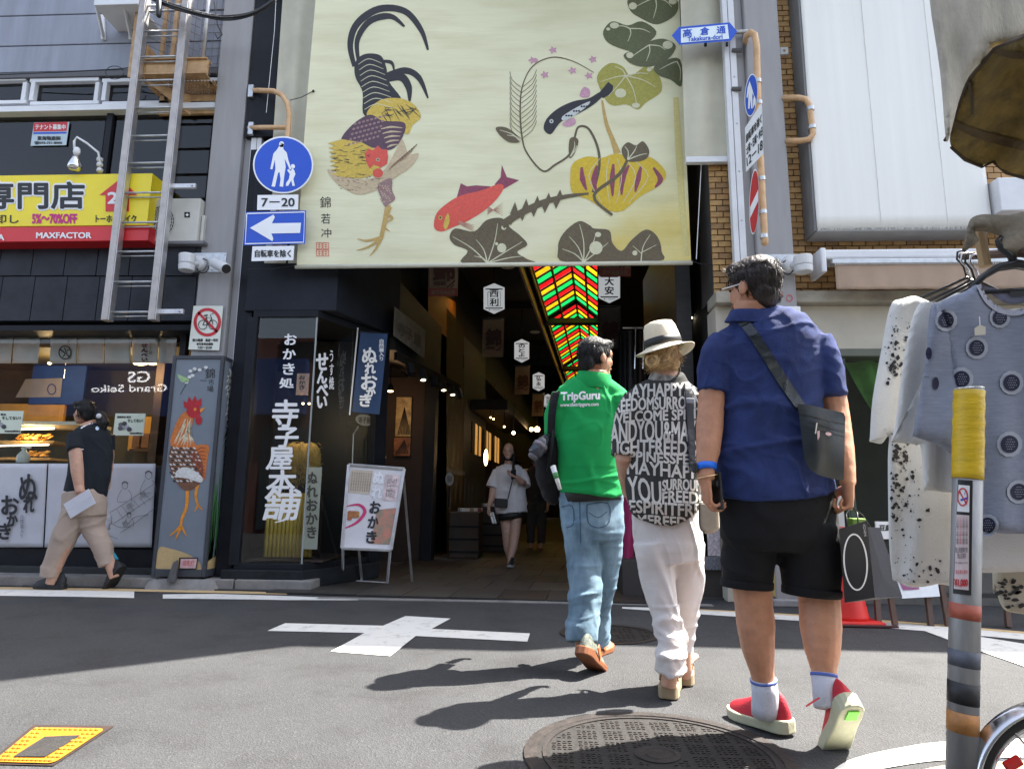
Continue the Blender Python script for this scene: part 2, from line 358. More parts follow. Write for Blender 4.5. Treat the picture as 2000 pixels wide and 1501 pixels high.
# yellow tactile plate set in the road
YP = mat('tactile_yellow', (.4, .15, .004), .6, .18, 14, .2, 60)
yp = thing('tactile_plate', 'yellow framed cast plate with dark centre set in the road', 'road plate', G(100, 1455))
quadY = [(68, 1419), (208, 1421), (104, 1489), (-14, 1486)]
def quadpt(q, u, v): a, b, c, d = [Vector(k) for k in q]; return (a * (1 - u) + b * u) * (1 - v) + (d * (1 - u) + c * u) * v
decal('frame', [[quadpt(quadY, *k) for k in ((-.06, -.07), (1.06, -.07), (1.06, 1.07), (-.06, 1.07))]], g, mat('rust_frame', (.025, .012, .008), .8, .4, 20), yp, .004)
def qf(u, v, r=.12): return quadpt(quadY, u, v)
rr = []
for (cu, cv, a0) in ((.9, .1, -90), (.9, .9, 0), (.1, .9, 90), (.1, .1, 180)):
    for k in range(6): a = math.radians(a0 + 18 * k); rr.append(quadpt(quadY, cu + .1 * math.cos(a), cv + .1 * math.sin(a)))
decal('plate', [rr], g, YP, yp, .008)
decal('centre_grating', [[quadpt(quadY, *k) for k in ((.3, .26), (.78, .2), (.72, .82), (.22, .84))]], g, mat('grating_dark', (.018, .016, .015), .8, .5, 40, .6, 90), yp, .012)
for i in range(26):
    for j in range(9):
        u, v = .05 + .9 * i / 25, .06 + .88 * j / 8
        if .22 < u < .8 and .16 < v < .86: continue
        q = quadpt(quadY, u, v)
        if (i + j) % 2: continue
        p = g(q.x, q.y, .008); MB().lathe(p, [(.009, 0), (.008, .004), (.004, .006)], n=8).build('stud', YP, yp)
# manholes
IRON = mat('cast_iron', (.026, .02, .018), .65, .4, 22, .4, 60, metal=.1)
IROND = mat('cast_iron_pit', (.014, .012, .011), .7, .4, 22, .4, 60)
def manhole(name, label, c, r, fine):
    t = thing(name, label, 'manhole cover', c)
    MB().lathe(c + Vector((0, 0, .002)), [(r, 0), (r, .006), (r * .9, .007), (r * .895, .002)], n=56, cap=False).build('rim', IRON, t)
    MB().lathe(c + Vector((0, 0, .001)), [(r * .9, 0), (r * .9, .0035)], n=56).build('cover_plate', IROND, t)
    MB().lathe(c + Vector((0, 0, .004)), [(r * .86, 0), (r * .86, .005), (r * .83, .005), (r * .83, 0)], n=56, cap=False).build('inner_ring', IRON, t)
    mb = MB(); st = r / fine
    for i in range(-fine, fine):
        for j in range(-fine, fine):
            x, y = (i + .5) * st, (j + .5) * st
            d = math.hypot(x, y)
            if d > r * .8 or d < r * .2: continue
            if i % 5 == 0 or j % 6 == 0: continue
            w = st * (.36 if (i + j) % 2 else .3); h = st * .2
            if (i + j) % 2: mb.box(c + Vector((x - w, y - h, .004)), c + Vector((x + w, y + h, .0075)))
            else: mb.box(c + Vector((x - h, y - w, .004)), c + Vector((x + h, y + w, .0075)))
    stuff(mb.build('tread_pattern', IRON, t))
    MB().lathe(c + Vector((0, 0, .004)), [(r * .17, 0), (r * .17, .005), (r * .14, .006), (r * .13, .002), (r * .09, .002), (r * .085, .005), (.001, .006)], n=30).build('emblem', IRON, t)
    return t
cx = G(1278, 1462).x; rM = (G(1535, 1470) - G(1022, 1470)).length / 2
manhole('manhole_cover', 'large round cast iron manhole cover with stud pattern behind the red shoes', Vector((cx, G(1278, 1394).y - rM, 0)), rM, 24)
cs = G(1190, 1238); manhole('manhole_cover', 'small round dark manhole cover beyond the feet of the couple', cs, (G(1285, 1238) - G(1095, 1238)).length / 2, 10)
# ================================================================== arcade floor of slabs
A = Vector((.077, .997, 0)); AX = Vector((.997, -.077, 0))
def LW(Y): return -2.12 + (Y - 6.3) * .25 if Y < 7.6 else -1.8 + (Y - 7.6) * .077
def RW(Y): return 1.5 + (Y - 6.) * .077
FLO = mat('floor_slab', (.032, .03, .027), .62, .3, 2.5, .15, 50); FLO2 = mat('floor_slab_brown', (.026, .019, .016), .62, .3, 2.5, .15, 50); FLO3 = mat('floor_slab_light', (.044, .04, .035), .6, .3, 2.5, .15, 50)
fl = structure(MB().box((-5, 6.3, .001), (5, 40, .014)).build('arcade_floor', mat('floor_joint', (.05, .046, .042), .9, .2, 8)))
o0 = Vector((-.0, 5.98, 0)); sw, sl_ = .43, .62; meshes = {}
random.seed(3)
for r in range(13):
    for c in range(-6, 5):
        cc = o0 + A * (r + .5) * sl_ + AX * ((c + .5 + (.5 if r % 2 else 0)) * sw)
        if cc.y < 6.35 - .0 and (cc.x < -1.9 or cc.x > 1.5): continue
        if cc.x < LW(max(cc.y, 6.4)) - .3 or cc.x > RW(cc.y) + .3: continue
        k = random.choice([0, 0, 0, 1, 2]) if c not in (3,) else 1
        if k not in meshes:
            mb = MB().obox((0, 0, 0), AX * (sw / 2 - .004), A * (sl_ / 2 - .004), Vector((0, 0, .008)))
            ob = mb.build('slab', (FLO, FLO2, FLO3)[k], fl, bevel=.003); meshes[k] = ob; ob.location = cc + Vector((0, 0, .012 + random.uniform(0, .0015)))
        else:
            ob = meshes[k].copy(); COL.objects.link(ob); ob.parent = fl; ob.location = cc + Vector((0, 0, .012 + random.uniform(0, .002)))
# threshold kerb at the mouth of the arcade
th = structure(MB().box((-2.0, 5.9, 0), (1.42, 6.0, .006)).build('threshold', CONC))
# ================================================================== left building
lb = thing('shop_building', 'blue grey sided shop building with dark fascia and lit cracker shop, left edge', 'building', (-5.4, 6.7, 0))
SID = mat('siding', (.27, .29, .345), .55, .17, 2.5, .12, 14, stretch=(3, 1, .35))
for a, b in ((-140, 29), (31, 88), (90, 140)): box('siding_panel', SID, lb, -300, a, 455, b, 6.6, 6.72, .006)
wbox('upper_wall', SID, lb, (-9.5, 6.72, 5.6), (-3.55, 9, 8.2))
WIN = mat('window_frame_white', (.72, .73, .75), .4, .06, 5)
DRK = mat('dark_room', (.02, .018, .016), .8, .3, 3)
for x0, x1 in ((-160, 50), (58, 192), (199, 330), (336, 452)):
    w = box('window', WIN, lb, x0, 152, x1, 159, 6.6, 6.7); box('frame', WIN, w, x0, 197, x1, 204, 6.6, 6.7)
    box('frame', WIN, w, x0, 160, x0 + 8, 196, 6.6, 6.7); box('frame', WIN, w, x1 - 8, 160, x1, 196, 6.6, 6.7); box('pane', GLASSD, w, x0 + 8, 160, x1 - 8, 196, 6.66, 6.668, 0)
box('sill', WIN, lb, -300, 206, 445, 217, 6.55, 6.72)
box('lintel', mat('grey_lintel', (.1, .1, .11), .6), lb, -300, 141, 455, 151, 6.58, 6.72)
for x0, x1 in ((-200, 192), (206, 430)): box('shop_window_pane', GLASSD, lb, x0, 218, x1, 478, 6.66, 6.67, 0)
box('mullion', NAVY, lb, 193, 218, 205, 478, 6.62, 6.7)
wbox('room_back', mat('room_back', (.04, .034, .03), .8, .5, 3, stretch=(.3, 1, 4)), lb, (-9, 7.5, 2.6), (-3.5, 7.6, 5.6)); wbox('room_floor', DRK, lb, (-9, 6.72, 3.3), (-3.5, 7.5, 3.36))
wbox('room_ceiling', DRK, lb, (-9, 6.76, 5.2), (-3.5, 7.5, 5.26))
FAS = mat('slate_panel', (.026, .029, .037), .5, .45, 3.5, .15, 30, spec=.25)
for y0, y1 in ((480, 538), (540, 626)):
    x = -190
    while x < 388:
        box('fascia_panel', FAS, lb, x, y0, min(x + 62, 392), y1, 6.5 + random.uniform(0, .003), 6.6, .003); x += 63.5
box('ledge', mat('ledge', (.16, .16, .17), .6), lb, -300, 473, 398, 479, 6.42, 6.62)
wbox('soffit', NAVY, lb, (-9, 6.52, 2.58), (-3.5, 7.2, 2.64)); 
# shop window below
for x0, x1 in ((-220, 120), (122, 335)): box('shop_window_pane', GLASS, lb, x0, 634, x1, 906, 6.72, 6.73, 0)
box('mullion', NAVY, lb, 333, 634, 345, 1075, 6.68, 6.76); box('transom', NAVY, lb, -300, 627, 345, 634, 6.66, 6.76)
box('base_panel', NAVY, lb, -300, 1068, 300, 1104, 6.72, 6.85); box('base_panel', mat('base_dark', (.03, .034, .036), .6, .3, 5, .2, 40), lb, -300, 1105, 300, 1140, 6.62, 6.85)
box('wall_below_window', DARKW, lb, -300, 907, 345, 1067, 6.74, 6.9)
OLV = mat('olive_wall', (.06, .05, .022), .7, .35, 2)
wbox('back_wall', OLV, lb, (-9, 8.3, 0), (-3.55, 8.4, 2.6)); wbox('shop_ceiling', OLV, lb, (-9, 6.95, 2.5), (-3.55, 8.3, 2.56)); wbox('side_wall', OLV, lb, (-3.62, 6.8, 0), (-3.55, 8.3, 2.6))
wbox('roof_mass', SID, lb, (-9.5, 9, 0), (-3.55, 14, 9.0)); 
# ================================================================== black corner shop
bs = thing('corner_shop', 'black corner shop with glass display bay and tall white brush lettering', 'building', (-2.6, 6.45, 0))
def prismz(name, m, parent, pl, z0, z1, bevel=.004):
    n = len(pl); return MB().add([(x, y, z0) for x, y in pl] + [(x, y, z1) for x, y in pl], [tuple(range(n))[::-1], tuple(range(n, 2 * n))] + [(i, (i + 1) % n, (i + 1) % n + n, i + n) for i in range(n)]).build(name, m, parent, bevel=bevel)
xl = PY(474, 900, 6.45).x; xc = PY(590, 1095, 6.45).x; C2 = (-1.93, 7.35)
zt, zb, zp = PY(560, 620, 6.45).z, PY(560, 1100, 6.45).z, PY(560, 1113, 6.4).z
prismz('plinth', mat('plinth_black', (.016, .018, .021), .6, .4, 8, .2, 40, spec=.2), bs, [(xl - .1, 6.38), (xc + .03, 6.38), (C2[0] + .12, C2[1]), (C2[0] - .2, C2[1] + .35), (xl - .1, 7.3)], .02, zp, .012)
prismz('sill_frame', NAVY, bs, [(xl, 6.43), (xc + .01, 6.43), (C2[0] + .04, C2[1]), (C2[0] - .2, C2[1] + .2), (xl, 7.2)], zp, zb)
prismz('bay_head', NAVY, bs, [(xl, 6.43), (xc + .01, 6.43), (C2[0] + .04, C2[1]), (C2[0] - .2, C2[1] + .2), (xl, 7.2)], zt, zt + .07)
hx = PY(640, 580, 6.28).x
prismz('header', mat('header_navy', (.016, .019, .027), .55, .3, 3, .1, 20, spec=.2), bs, [(PY(478, 600, 6.46).x, 6.46), (hx + .03, 6.46), (-1.76, 7.6), (-2.3, 8.4), (-3.4, 8.4)], zt + .075, 4.6, .01)
# front: black board on the left half, glass on the right half, side glass
xg = PY(556, 850, 6.45).x
MB().box((xl + .02, 6.45, zb), (xc, 6.456, zt)).build('front_pane', GLASS, bs)
sd = Vector((C2[0] - xc, C2[1] - 6.45, 0)); sn = Vector((sd.y, -sd.x, 0)).normalized()
MB().obox(Vector((xc, 6.45, (zb + zt) / 2)) + sd * .5, sd * .495, sn * .003, Vector((0, 0, (zt - zb) / 2))).build('side_pane', GLASS, bs)
MB().box((xc - .008, 6.44, zb), (xc + .006, 6.454, zt)).build('corner_edge', mat('edge_glass', (.3, .33, .32), .2), bs)
MB().box((xl - .05, 6.42, zb - .02), (xl + .05, 6.56, zt)).build('post', NAVY, bs, bevel=.005)
MB().obox(Vector((C2[0] + .02, C2[1] + .03, (zb + zt) / 2)), sd.normalized() * .1, sn * .05, Vector((0, 0, (zt - zb) / 2 + .05))).build('post', NAVY, bs, bevel=.005)
wbox('corner_wall', NAVY, bs, (PY(447, 800, 6.5).x, 6.5, .1), (xl - .05, 7.2, 4.6)); 
wbox('bay_back', BLACKP, bs, (xl, 7.5, zb), (C2[0] - .12, 7.55, zt)); wbox('bay_floor', BROWN, bs, (xl + .05, 6.56, zb + .002), (C2[0] - .25, 7.5, zb + .02))
wbox('upper_block', mat('upper_dark', (.05, .05, .055), .6, .2, 4), bs, (-3.3, 6.75, 4.6), (-2.35, 9, 7.0))
# shop room behind the bay
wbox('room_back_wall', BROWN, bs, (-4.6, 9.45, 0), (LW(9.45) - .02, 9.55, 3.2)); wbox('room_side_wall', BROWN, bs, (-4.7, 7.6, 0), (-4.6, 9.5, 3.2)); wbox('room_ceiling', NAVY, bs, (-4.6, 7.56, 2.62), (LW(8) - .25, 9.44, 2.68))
prismz('fascia', mat('fascia_dark', (.02, .024, .026), .6, .3, 4), bs, [(LW(7.6), 7.62), (LW(9.9), 9.9), (LW(9.9) - .3, 9.9), (LW(7.6) - .3, 7.62)], 2.62, 3.5)
prismz('canopy', NAVY, bs, [(LW(7.6) + .02, 7.62), (LW(9.9) + .32, 9.9), (LW(9.9) + .02, 9.94), (LW(7.6) - .02, 7.66)], 2.5, 2.6)
wbox('entrance_post', NAVY, bs, (LW(9.4) - .1, 9.42, 0), (LW(9.4) + .06, 9.7, 2.62))
# ================================================================== gate poles
def gate_pole(label, px0, px1, py, Yp, flip, H_=7.2):
    x0, x1 = PY(px0, py, Yp).x, PY(px1, py, Yp).x
    t = thing('gate_pole', label, 'pole', ((x0 + x1) / 2, Yp + .15, 0), 'arcade gate poles')
    MB().box((x0, Yp, 0), (x1, Yp + .3, H_)).build('column', POLE, t, bevel=.012)
    s = 1 if not flip else -1; e = x1 if not flip else x0
    MB().box((e, Yp + .06, 0), (e + s * .085, Yp + .3, H_)).build('side_flange', POLE, t, bevel=.008)
    MB().box((e + s * .09, Yp + .02, 2.2), (e + s * .15, Yp + .1, H_)).build('trim_strip', WHITEM, t, bevel=.004)
    MB().box((e + s * .156, Yp + .02, 2.2), (e + s * .205, Yp + .1, H_)).build('trim_strip', WHITEM, t, bevel=.004)
    for k in range(9): MB().lathe((e + s * .12, Yp + .02, 2.5 + .5 * k), [(.009, 0), (.007, .006)], Vector((0, -1, 0)), 8).build('rivet', STEEL, t)
    MB().box((x0 - .04, Yp - .04, 0), (x1 + .04, Yp + .34, .06)).build('base_plate', POLE, t, bevel=.01)
    return t, x0, x1
gl, gx0, gx1 = gate_pole('grey square gate pole behind the painted rooster box', 379, 443, 620, 6.5, False)
gr_, hx0, hx1 = gate_pole('grey square gate pole behind the head of the man in blue', 1483, 1555, 560, 5.98, True)
# top of the gate: beam, and an added unseen canopy that shades the road
gt = thing('gate_beam', 'steel beam and canopy over the arcade mouth that carries the painted banner', 'gate', (0, 6.3, 5.6))
wbox('front_panel', NAVY, gt, (-3.3, 6.5, 4.75), (2.15, 6.6, 7.0)); wbox('top_beam', POLE, gt, (-3.3, 6.3, 6.6), (2.0, 6.45, 6.75)); prismz('sun_block_deck', NAVY, gt, [(-2.4, 6.63), (2.1, 6.63), (2.3, 10.0), (-2.4, 10.0)], 5.1, 5.16)  # panel and deck added behind the banner to keep stray sun off the road
prismz('shade_canopy', mat('shade_canopy_metal', (.2, .2, .21), .5), gt, [(3.1, 6.26), (.9, 4.48), (-.4, 6.4), (-.4, 6.62), (3.1, 6.62)], 7.0, 7.08)  # unseen canopy shaped only for its slanted shadow edge on the road
# ================================================================== arcade shell
arc = thing('arcade', 'covered market arcade with dark side walls running away from the street', 'building', (0, 9, 0))
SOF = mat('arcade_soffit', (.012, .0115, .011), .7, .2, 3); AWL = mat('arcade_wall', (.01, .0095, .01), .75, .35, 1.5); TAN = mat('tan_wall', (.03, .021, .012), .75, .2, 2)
ZC = 5.0
eL0, eL1 = G(1040, 526, ZC), G(1104, 729, ZC); eR0, eR1 = G(1169, 517, ZC), G(1169, 729, ZC)
def sky_l(Y): return eL0.x + (eL1.x - eL0.x) * (Y - eL0.y) / (eL1.y - eL0.y)
def sky_r(Y): return eR0.x + (eR1.x - eR0.x) * (Y - eR0.y) / (eR1.y - eR0.y)
YE = 34
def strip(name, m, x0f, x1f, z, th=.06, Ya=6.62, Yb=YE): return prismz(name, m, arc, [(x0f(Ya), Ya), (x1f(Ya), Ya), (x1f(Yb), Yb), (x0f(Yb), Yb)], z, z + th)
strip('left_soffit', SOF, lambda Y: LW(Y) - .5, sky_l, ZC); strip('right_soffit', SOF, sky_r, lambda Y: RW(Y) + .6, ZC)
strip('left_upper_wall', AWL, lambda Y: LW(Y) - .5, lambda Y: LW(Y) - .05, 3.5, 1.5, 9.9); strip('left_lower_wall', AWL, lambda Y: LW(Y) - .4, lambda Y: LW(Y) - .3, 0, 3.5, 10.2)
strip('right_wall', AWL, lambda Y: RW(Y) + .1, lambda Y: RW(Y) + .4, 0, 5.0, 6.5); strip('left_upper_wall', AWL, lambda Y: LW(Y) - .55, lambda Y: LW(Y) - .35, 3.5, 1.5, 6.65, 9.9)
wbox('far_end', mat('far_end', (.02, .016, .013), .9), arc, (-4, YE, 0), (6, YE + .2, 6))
for Y in (6.7, 10.1, 13.5, 16.9, 20.3): # roof ribs
    prismz('roof_rib', SOF, arc, [(LW(Y) - .3, Y), (sky_l(Y), Y), (sky_l(Y), Y + .12), (LW(Y) - .3, Y + .12)], ZC - .14, ZC - .003)
EDGE = mat('skylight_edge', (.16, .1, .04), .5, .3, 4)
strip('skylight_rail', EDGE, lambda Y: sky_l(Y) - .14, lambda Y: sky_l(Y) - .1, ZC - .3, .3, 8); strip('skylight_rail', EDGE, lambda Y: sky_l(Y) - .03, lambda Y: sky_l(Y), ZC - .1, .16, 8)
# stained glass gable
skl = thing('stained_glass_roof', 'red yellow and green stained glass gable running along the arcade ceiling', 'skylight', (0, 12, ZC))
def panemat(name, c):
    m = bpy.data.materials.new(name); m.use_nodes = True; t = m.node_tree; b = t.nodes['Principled BSDF']; b.inputs['Base Color'].default_value = (*c, 1); b.inputs['Roughness'].default_value = .25
    tr = t.nodes.new('ShaderNodeBsdfTranslucent'); tc = t.nodes.new('ShaderNodeTexCoord'); n = t.nodes.new('ShaderNodeTexNoise'); n.inputs['Scale'].default_value = 5; t.links.new(tc.outputs['Object'], n.inputs[0])
    r = t.nodes.new('ShaderNodeValToRGB'); r.color_ramp.elements[0].position = .3; r.color_ramp.elements[1].position = .7; r.color_ramp.elements[0].color = (*[k * .6 for k in c], 1); r.color_ramp.elements[1].color = (*c, 1)
    t.links.new(n.outputs[0], r.inputs[0]); t.links.new(r.outputs[0], tr.inputs[0]); mx = t.nodes.new('ShaderNodeMixShader'); mx.inputs[0].default_value = .558
    t.links.new(b.outputs[0], mx.inputs[1]); t.links.new(tr.outputs[0], mx.inputs[2]); t.links.new(mx.outputs[0], t.nodes['Material Output'].inputs[0]); return m
PM = [panemat('glass_red', (.62, .007, .009)), panemat('glass_yellow', (.68, .34, .006)), panemat('glass_green', (.007, .48, .085))]
RD = .42
def sk(Y, u): # u 0..1 across the gable
    xl_, xr_ = sky_l(Y), sky_r(Y); um = .56; x = xl_ + (xr_ - xl_) * u
    return Vector((x, Y, ZC + .02 + RD * (u / um if u < um else (1 - u) / (1 - um))))
us = [0, .26, .56, .79, 1.]; Yk = 10.4; k = 0; sect = 0
sections = [(10.2, 14.7), (15.0, 20.2), (20.6, 26.6), (27.0, 33)]
for a, b in sections:
    n = int((b - a) / .36); 
    for i in range(n):
        y0 = a + (b - a) * i / n; y1 = a + (b - a) * (i + 1) / n - .06
        col = PM[(k // 1) % 3]; k += 1
        for j in range(4):
            ua, ub = us[j] + .012, us[j + 1] - .012
            MB().add([sk(y0, ua), sk(y0, ub), sk(y1, ub), sk(y1, ua)], [(0, 1, 2, 3)]).build('pane', col, skl)
    mb = MB()
    for u in us: mb.tube([sk(a - .1, u) - Vector((0, 0, .02)), sk(b + .1, u) - Vector((0, 0, .02))], .028, 6)
    for i in range(n + 1):
        y = a + (b - a) * i / n - .03
        for j in (0, 2): mb.bar(sk(y, us[j]) - Vector((0, 0, .015)), sk(y, us[j + 2]) - Vector((0, 0, .015)), .03, .05)
    mb.build('glazing_bars', BLACKP, skl)
for Y0, Y1 in ((6.7, 10.2), (14.66, 15.03), (20.16, 20.63), (26.56, 27.03)):
    for j in range(4): MB().add([sk(Y0, us[j]), sk(Y0, us[j + 1]), sk(Y1, us[j + 1]), sk(Y1, us[j])], [(0, 1, 2, 3)]).build('ridge_cover', BLACKP, skl)
for Y in (10.0, 14.85, 20.4, 26.8):
    prismz('cross_beam', BLACKP, skl, [(sky_l(Y) - .1, Y - .12), (sky_r(Y) + .1, Y - .12), (sky_r(Y) + .1, Y + .12), (sky_l(Y) - .1, Y + .12)], ZC - .12, ZC)
# ================================================================== right building: brick front
rb = thing('brick_building', 'tan brick shop building with canvas screen and awning on the right', 'building', (3.5, 6.2, 0))
YR = 6.2; bx0 = PY(1389, 450, YR).x
zc = PY(1640, 575, YR).z
wbox('wall', mat('mortar', (.05, .045, .04), .9, .2, 10), rb, (bx0 + .003, YR + .012, zc), (9, YR + .5, 7.6), 0)
wbox('upper_mass', mat('mass', (.3, .25, .2), .8), rb, (RW(8) + .7, YR + .5, zc), (9, 12, 7.6), 0)
BRK = [mat('brick_tan', (.42, .24, .09), .6, .2, 9, .25, 40), mat('brick_ochre', (.48, .29, .11), .6, .2, 9, .25, 40), mat('brick_dark', (.31, .18, .075), .6, .2, 9, .25, 40)]
rects = [(1385, 1445, 310, 582), (1515, 1606, -12, 590), (1596, 1905, 440, 500), (1590, 1640, 490, 590), (1640, 1905, 565, 582)]
bw, bh, jt = .118, .052, .009; cand = []; far = []
nx0 = int((bx0) / (bw + jt)) ; z = zc
row = 0
while z < 6.3:
    x = bx0 + (0 if row % 2 else -(bw + jt) / 2)
    while x < 6.6:
        xa, xb = max(x, bx0), x + bw
        if xb - xa > .03:
            c = Vector(((xa + xb) / 2, YR, z + bh / 2)); v = ROT.transposed() @ (c - CAM); px, py = W / 2 + F * v.x / -v.z, H / 2 - F * v.y / -v.z
            if any(r[0] <= px <= r[1] and r[2] <= py <= r[3] for r in rects): cand.append((xa, xb, z, py))
            elif not (PY(1600, 444, 5.9).x < c.x < PY(1930, 430, 5.9).x and c.z > PY(1700, 440, 5.9).z): far.append((xa, xb, z))
        x += bw + jt
    z += bh + jt; row += 1
random.seed(5); bmesh_cache = {}
vis = cand[:]; random.shuffle(vis); vis = sorted(vis, key=lambda c: 0 if c[3] > -5 else 1); rest = MB()
for i, (xa, xb, z, py) in enumerate(vis):
    w_ = round(xb - xa, 3); k = random.choice([0, 0, 1, 1, 2]); dz = random.uniform(0, .003)
    if i < 298:
        if (w_, k) not in bmesh_cache:
            bmesh_cache[(w_, k)] = MB().box((-w_ / 2, -.012, -bh / 2), (w_ / 2, .01, bh / 2)).build('brick', BRK[k], rb, bevel=.003)
            # build() shifts by the parent's place: undo so that the mesh stays centred
            me = bmesh_cache[(w_, k)].data
            for v in me.vertices: v.co += wl(rb)
            ob = bmesh_cache[(w_, k)]
        else: ob = bmesh_cache[(w_, k)].copy(); COL.objects.link(ob); ob.parent = rb
        ob.location = Vector(((xa + xb) / 2, YR - dz + .0, z + bh / 2)) - wl(rb)
    else: rest.box((xa, YR - .012 - dz, z), (xb, YR + .008, z + bh))
for xa, xb, z in far: rest.box((xa, YR - .012, z), (xb, YR + .008, z + bh))
if rest.v: stuff(rest.build('bricks', BRK[0], rb))
PLA = mat('beige_plaster', (.5, .46, .38), .7, .12, 3, .12, 30)
wbox('cornice', mat('cornice', (.36, .33, .27), .7, .25, 6, .2, 40), rb, (bx0 - .02, YR - .14, PY(1640, 598, YR).z), (9, YR + .2, zc - .001), .012)
wbox('plaster_wall', PLA, rb, (bx0 + .0, YR - .02, PY(1640, 682, YR).z), (9, YR + .3, PY(1640, 598, YR).z - .001))
zs = PY(1640, 682, YR).z
wbox('window_head', mat('green_grey', (.12, .13, .1), .6), rb, (PY(1590, 690, YR).x, YR - .03, zs - .07), (9, YR + .2, zs - .001)); 
wbox('pier', PLA, rb, (bx0, YR - .02, 0), (PY(1590, 800, YR).x, YR + .3, zs - .001)); wbox('base_wall', mat('base_stone', (.12, .115, .105), .8, .3, 6, .3, 40), rb, (PY(1590, 800, YR).x, YR, 0), (9, YR + .3, .42))
wbox('shop_window_pane', GLASS, rb, (PY(1590, 800, YR).x, YR + .06, .42), (9, YR + .066, zs - .07), 0); wbox('room_back', mat('room_green', (.02, .024, .018), .8, .4, 3), rb, (1.9, YR + 1.2, 0), (9, YR + 1.3, 3), 0)
MB().box((PY(1644, 800, YR).x, YR + .02, .42), (PY(1660, 800, YR).x, YR + .1, zs - .07)).build('window_post', mat('post_green', (.05, .07, .055), .5), rb)
def drape(u, v): 
    p = Vector((PY(1652, 740, 6.4).x + 1.2 * u, 6.42 + .05 * math.sin(u * 26 + v * 2), 0)); p.z = PY(1650, 705, 6.4).z - 1.05 * v * (.5 + .5 * min(1, u * 2.4)) ; p.x += .28 * v * (1 - u); return p
MB().grid(drape, 40, 12).build('green_curtain', mat('green_cloth', (.1, .3, .05), .7, .3, 5, trans=.3), rb, smooth=True)
# canvas screen
cs_ = thing('canvas_screen', 'tall off white canvas screen fixed on the brick front', 'screen', (3.1, 5.95, 3.3))
sx0, sx1, sz0 = PY(1596, 444, 5.9).x, PY(1937, 430, 5.9).x, PY(1700, 445, 5.9).z
def cvs(u, v): return Vector((sx0 + (sx1 - sx0) * u, 5.9 + .0008 * math.sin(u * 21) + .004 * noise.noise(Vector((u * 5, v * 4, 0))), sz0 + (7.2 - sz0) * v))
MB().grid(cvs, 40, 30).build('canvas', mat('screen_canvas', (.84, .83, .79), .85, .035, 2, .2, 220, stretch=(5, 1, .15)), cs_, smooth=True, solid=.004)
for u in (.37, .75): MB().box((sx0 + (sx1 - sx0) * u - .0015, 5.893, sz0), (sx0 + (sx1 - sx0) * u + .0015, 5.899, 7.2)).build('seam', mat('seam', (.72, .71, .67), .8), cs_)
MB().box((sx0 - .02, 5.91, sz0 - .02), (sx0 + .03, 6.15, 7.2)).build('side_frame', mat('side_grey', (.2, .2, .2), .6), cs_, bevel=.004); MB().box((sx0, 5.9, sz0 - .03), (sx1, 6.15, sz0 - .003)).build('bottom_rail', mat('rail_grey', (.35, .35, .34), .6), cs_, bevel=.004)
mb = MB(); random.seed(9)
for k in range(260):
    x = sx0 + (sx1 - sx0) * random.random(); mb.bar((x, 5.893, sz0 + .012), (x + random.uniform(-.01, .01), 5.892, sz0 - .012 - random.random() * .012), .003, .003)
stuff(mb.build('frayed_edge', CANVAS, cs_))
# awning
aw = thing('awning', 'white awning cassette with half rolled beige valance', 'awning', (3.2, 5.9, 3))
z1, z2, z3 = PY(1700, 487, 5.9).z, PY(1700, 500, 5.9).z, PY(1700, 566, 5.88).z; ax0, ax1 = PY(1600, 500, 5.9).x, 4.6
MB().box((ax0 + .04, 5.88, z2 - .03), (ax1, 6.12, z1)).build('cassette', WHITEM, aw, bevel=.02); MB().box((ax0, 5.86, z2 - .16), (ax0 + .05, 6.14, z1 + .01)).build('end_cap', WHITEM, aw, bevel=.015)
MB().box((ax0 + .09, 5.84, z2 - .09), (ax1, 5.9, z2 - .045)).build('front_bar', STEEL, aw, bevel=.006)
def val(u, v): return Vector((PY(1632, 540, 5.86).x + (ax1 - PY(1632, 540, 5.86).x) * u, 5.862 + .008 * math.sin(u * 60) * v, z2 - .08 - (z2 - .08 - z3) * v))
MB().grid(val, 60, 8).build('valance', mat('beige_cloth', (.47, .34, .25), .85, .1, 3, .2, 150, trans=.15), aw, smooth=True, solid=.003)
mb = MB(); 
for k in range(90): x = PY(1632, 540, 5.86).x + .02 * k; mb.box((x, 5.845, z2 - .1), (x + .006, 5.858, z2 - .075))
stuff(mb.build('stitching', WHITEP, aw))
# ================================================================== building across the street behind the camera (seen in the panes)
ob_ = thing('opposite_shop', 'red brick shop across the street seen only mirrored in the left shop window', 'building', (-9, -3.4, 0))
RED = mat('red_brick', (.12, .042, .03), .8, .25, 5, .2, 50)
wbox('wall', RED, ob_, (-16, -3.6, 0), (-4.8, -3.3, 4.9)); wbox('side_wall', mat('opposite_grey', (.06, .065, .055), .8), ob_, (-4.8, -3.6, 0), (8, -3.3, 4.9)); 
for x in (-14, -11.6, -9.2, -6.8, -4.2, -1.6): wbox('window', NAVY, ob_, (x, -3.3, 4.35), (x + 1.5, -3.27, 4.8)); wbox('shop_front', mat('shop_shade', (.04, .05, .06), .3), ob_, (x - .3, -3.3, .1), (x + 1.8, -3.27, 2.6))
wbox('awning_band', mat('navy_cloth', (.02, .05, .2), .7), ob_, (-13.5, -3.28, 2.9), (-6, -3.0, 4.3))
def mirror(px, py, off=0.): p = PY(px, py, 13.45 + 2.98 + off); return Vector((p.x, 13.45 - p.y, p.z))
EMW = mat('glow_added_letters', (.9, .9, .9), .5, 0, 4, emit=(1, 1, 1), estr=2.6)  # glow added so the mirrored letters show up in the shop pane
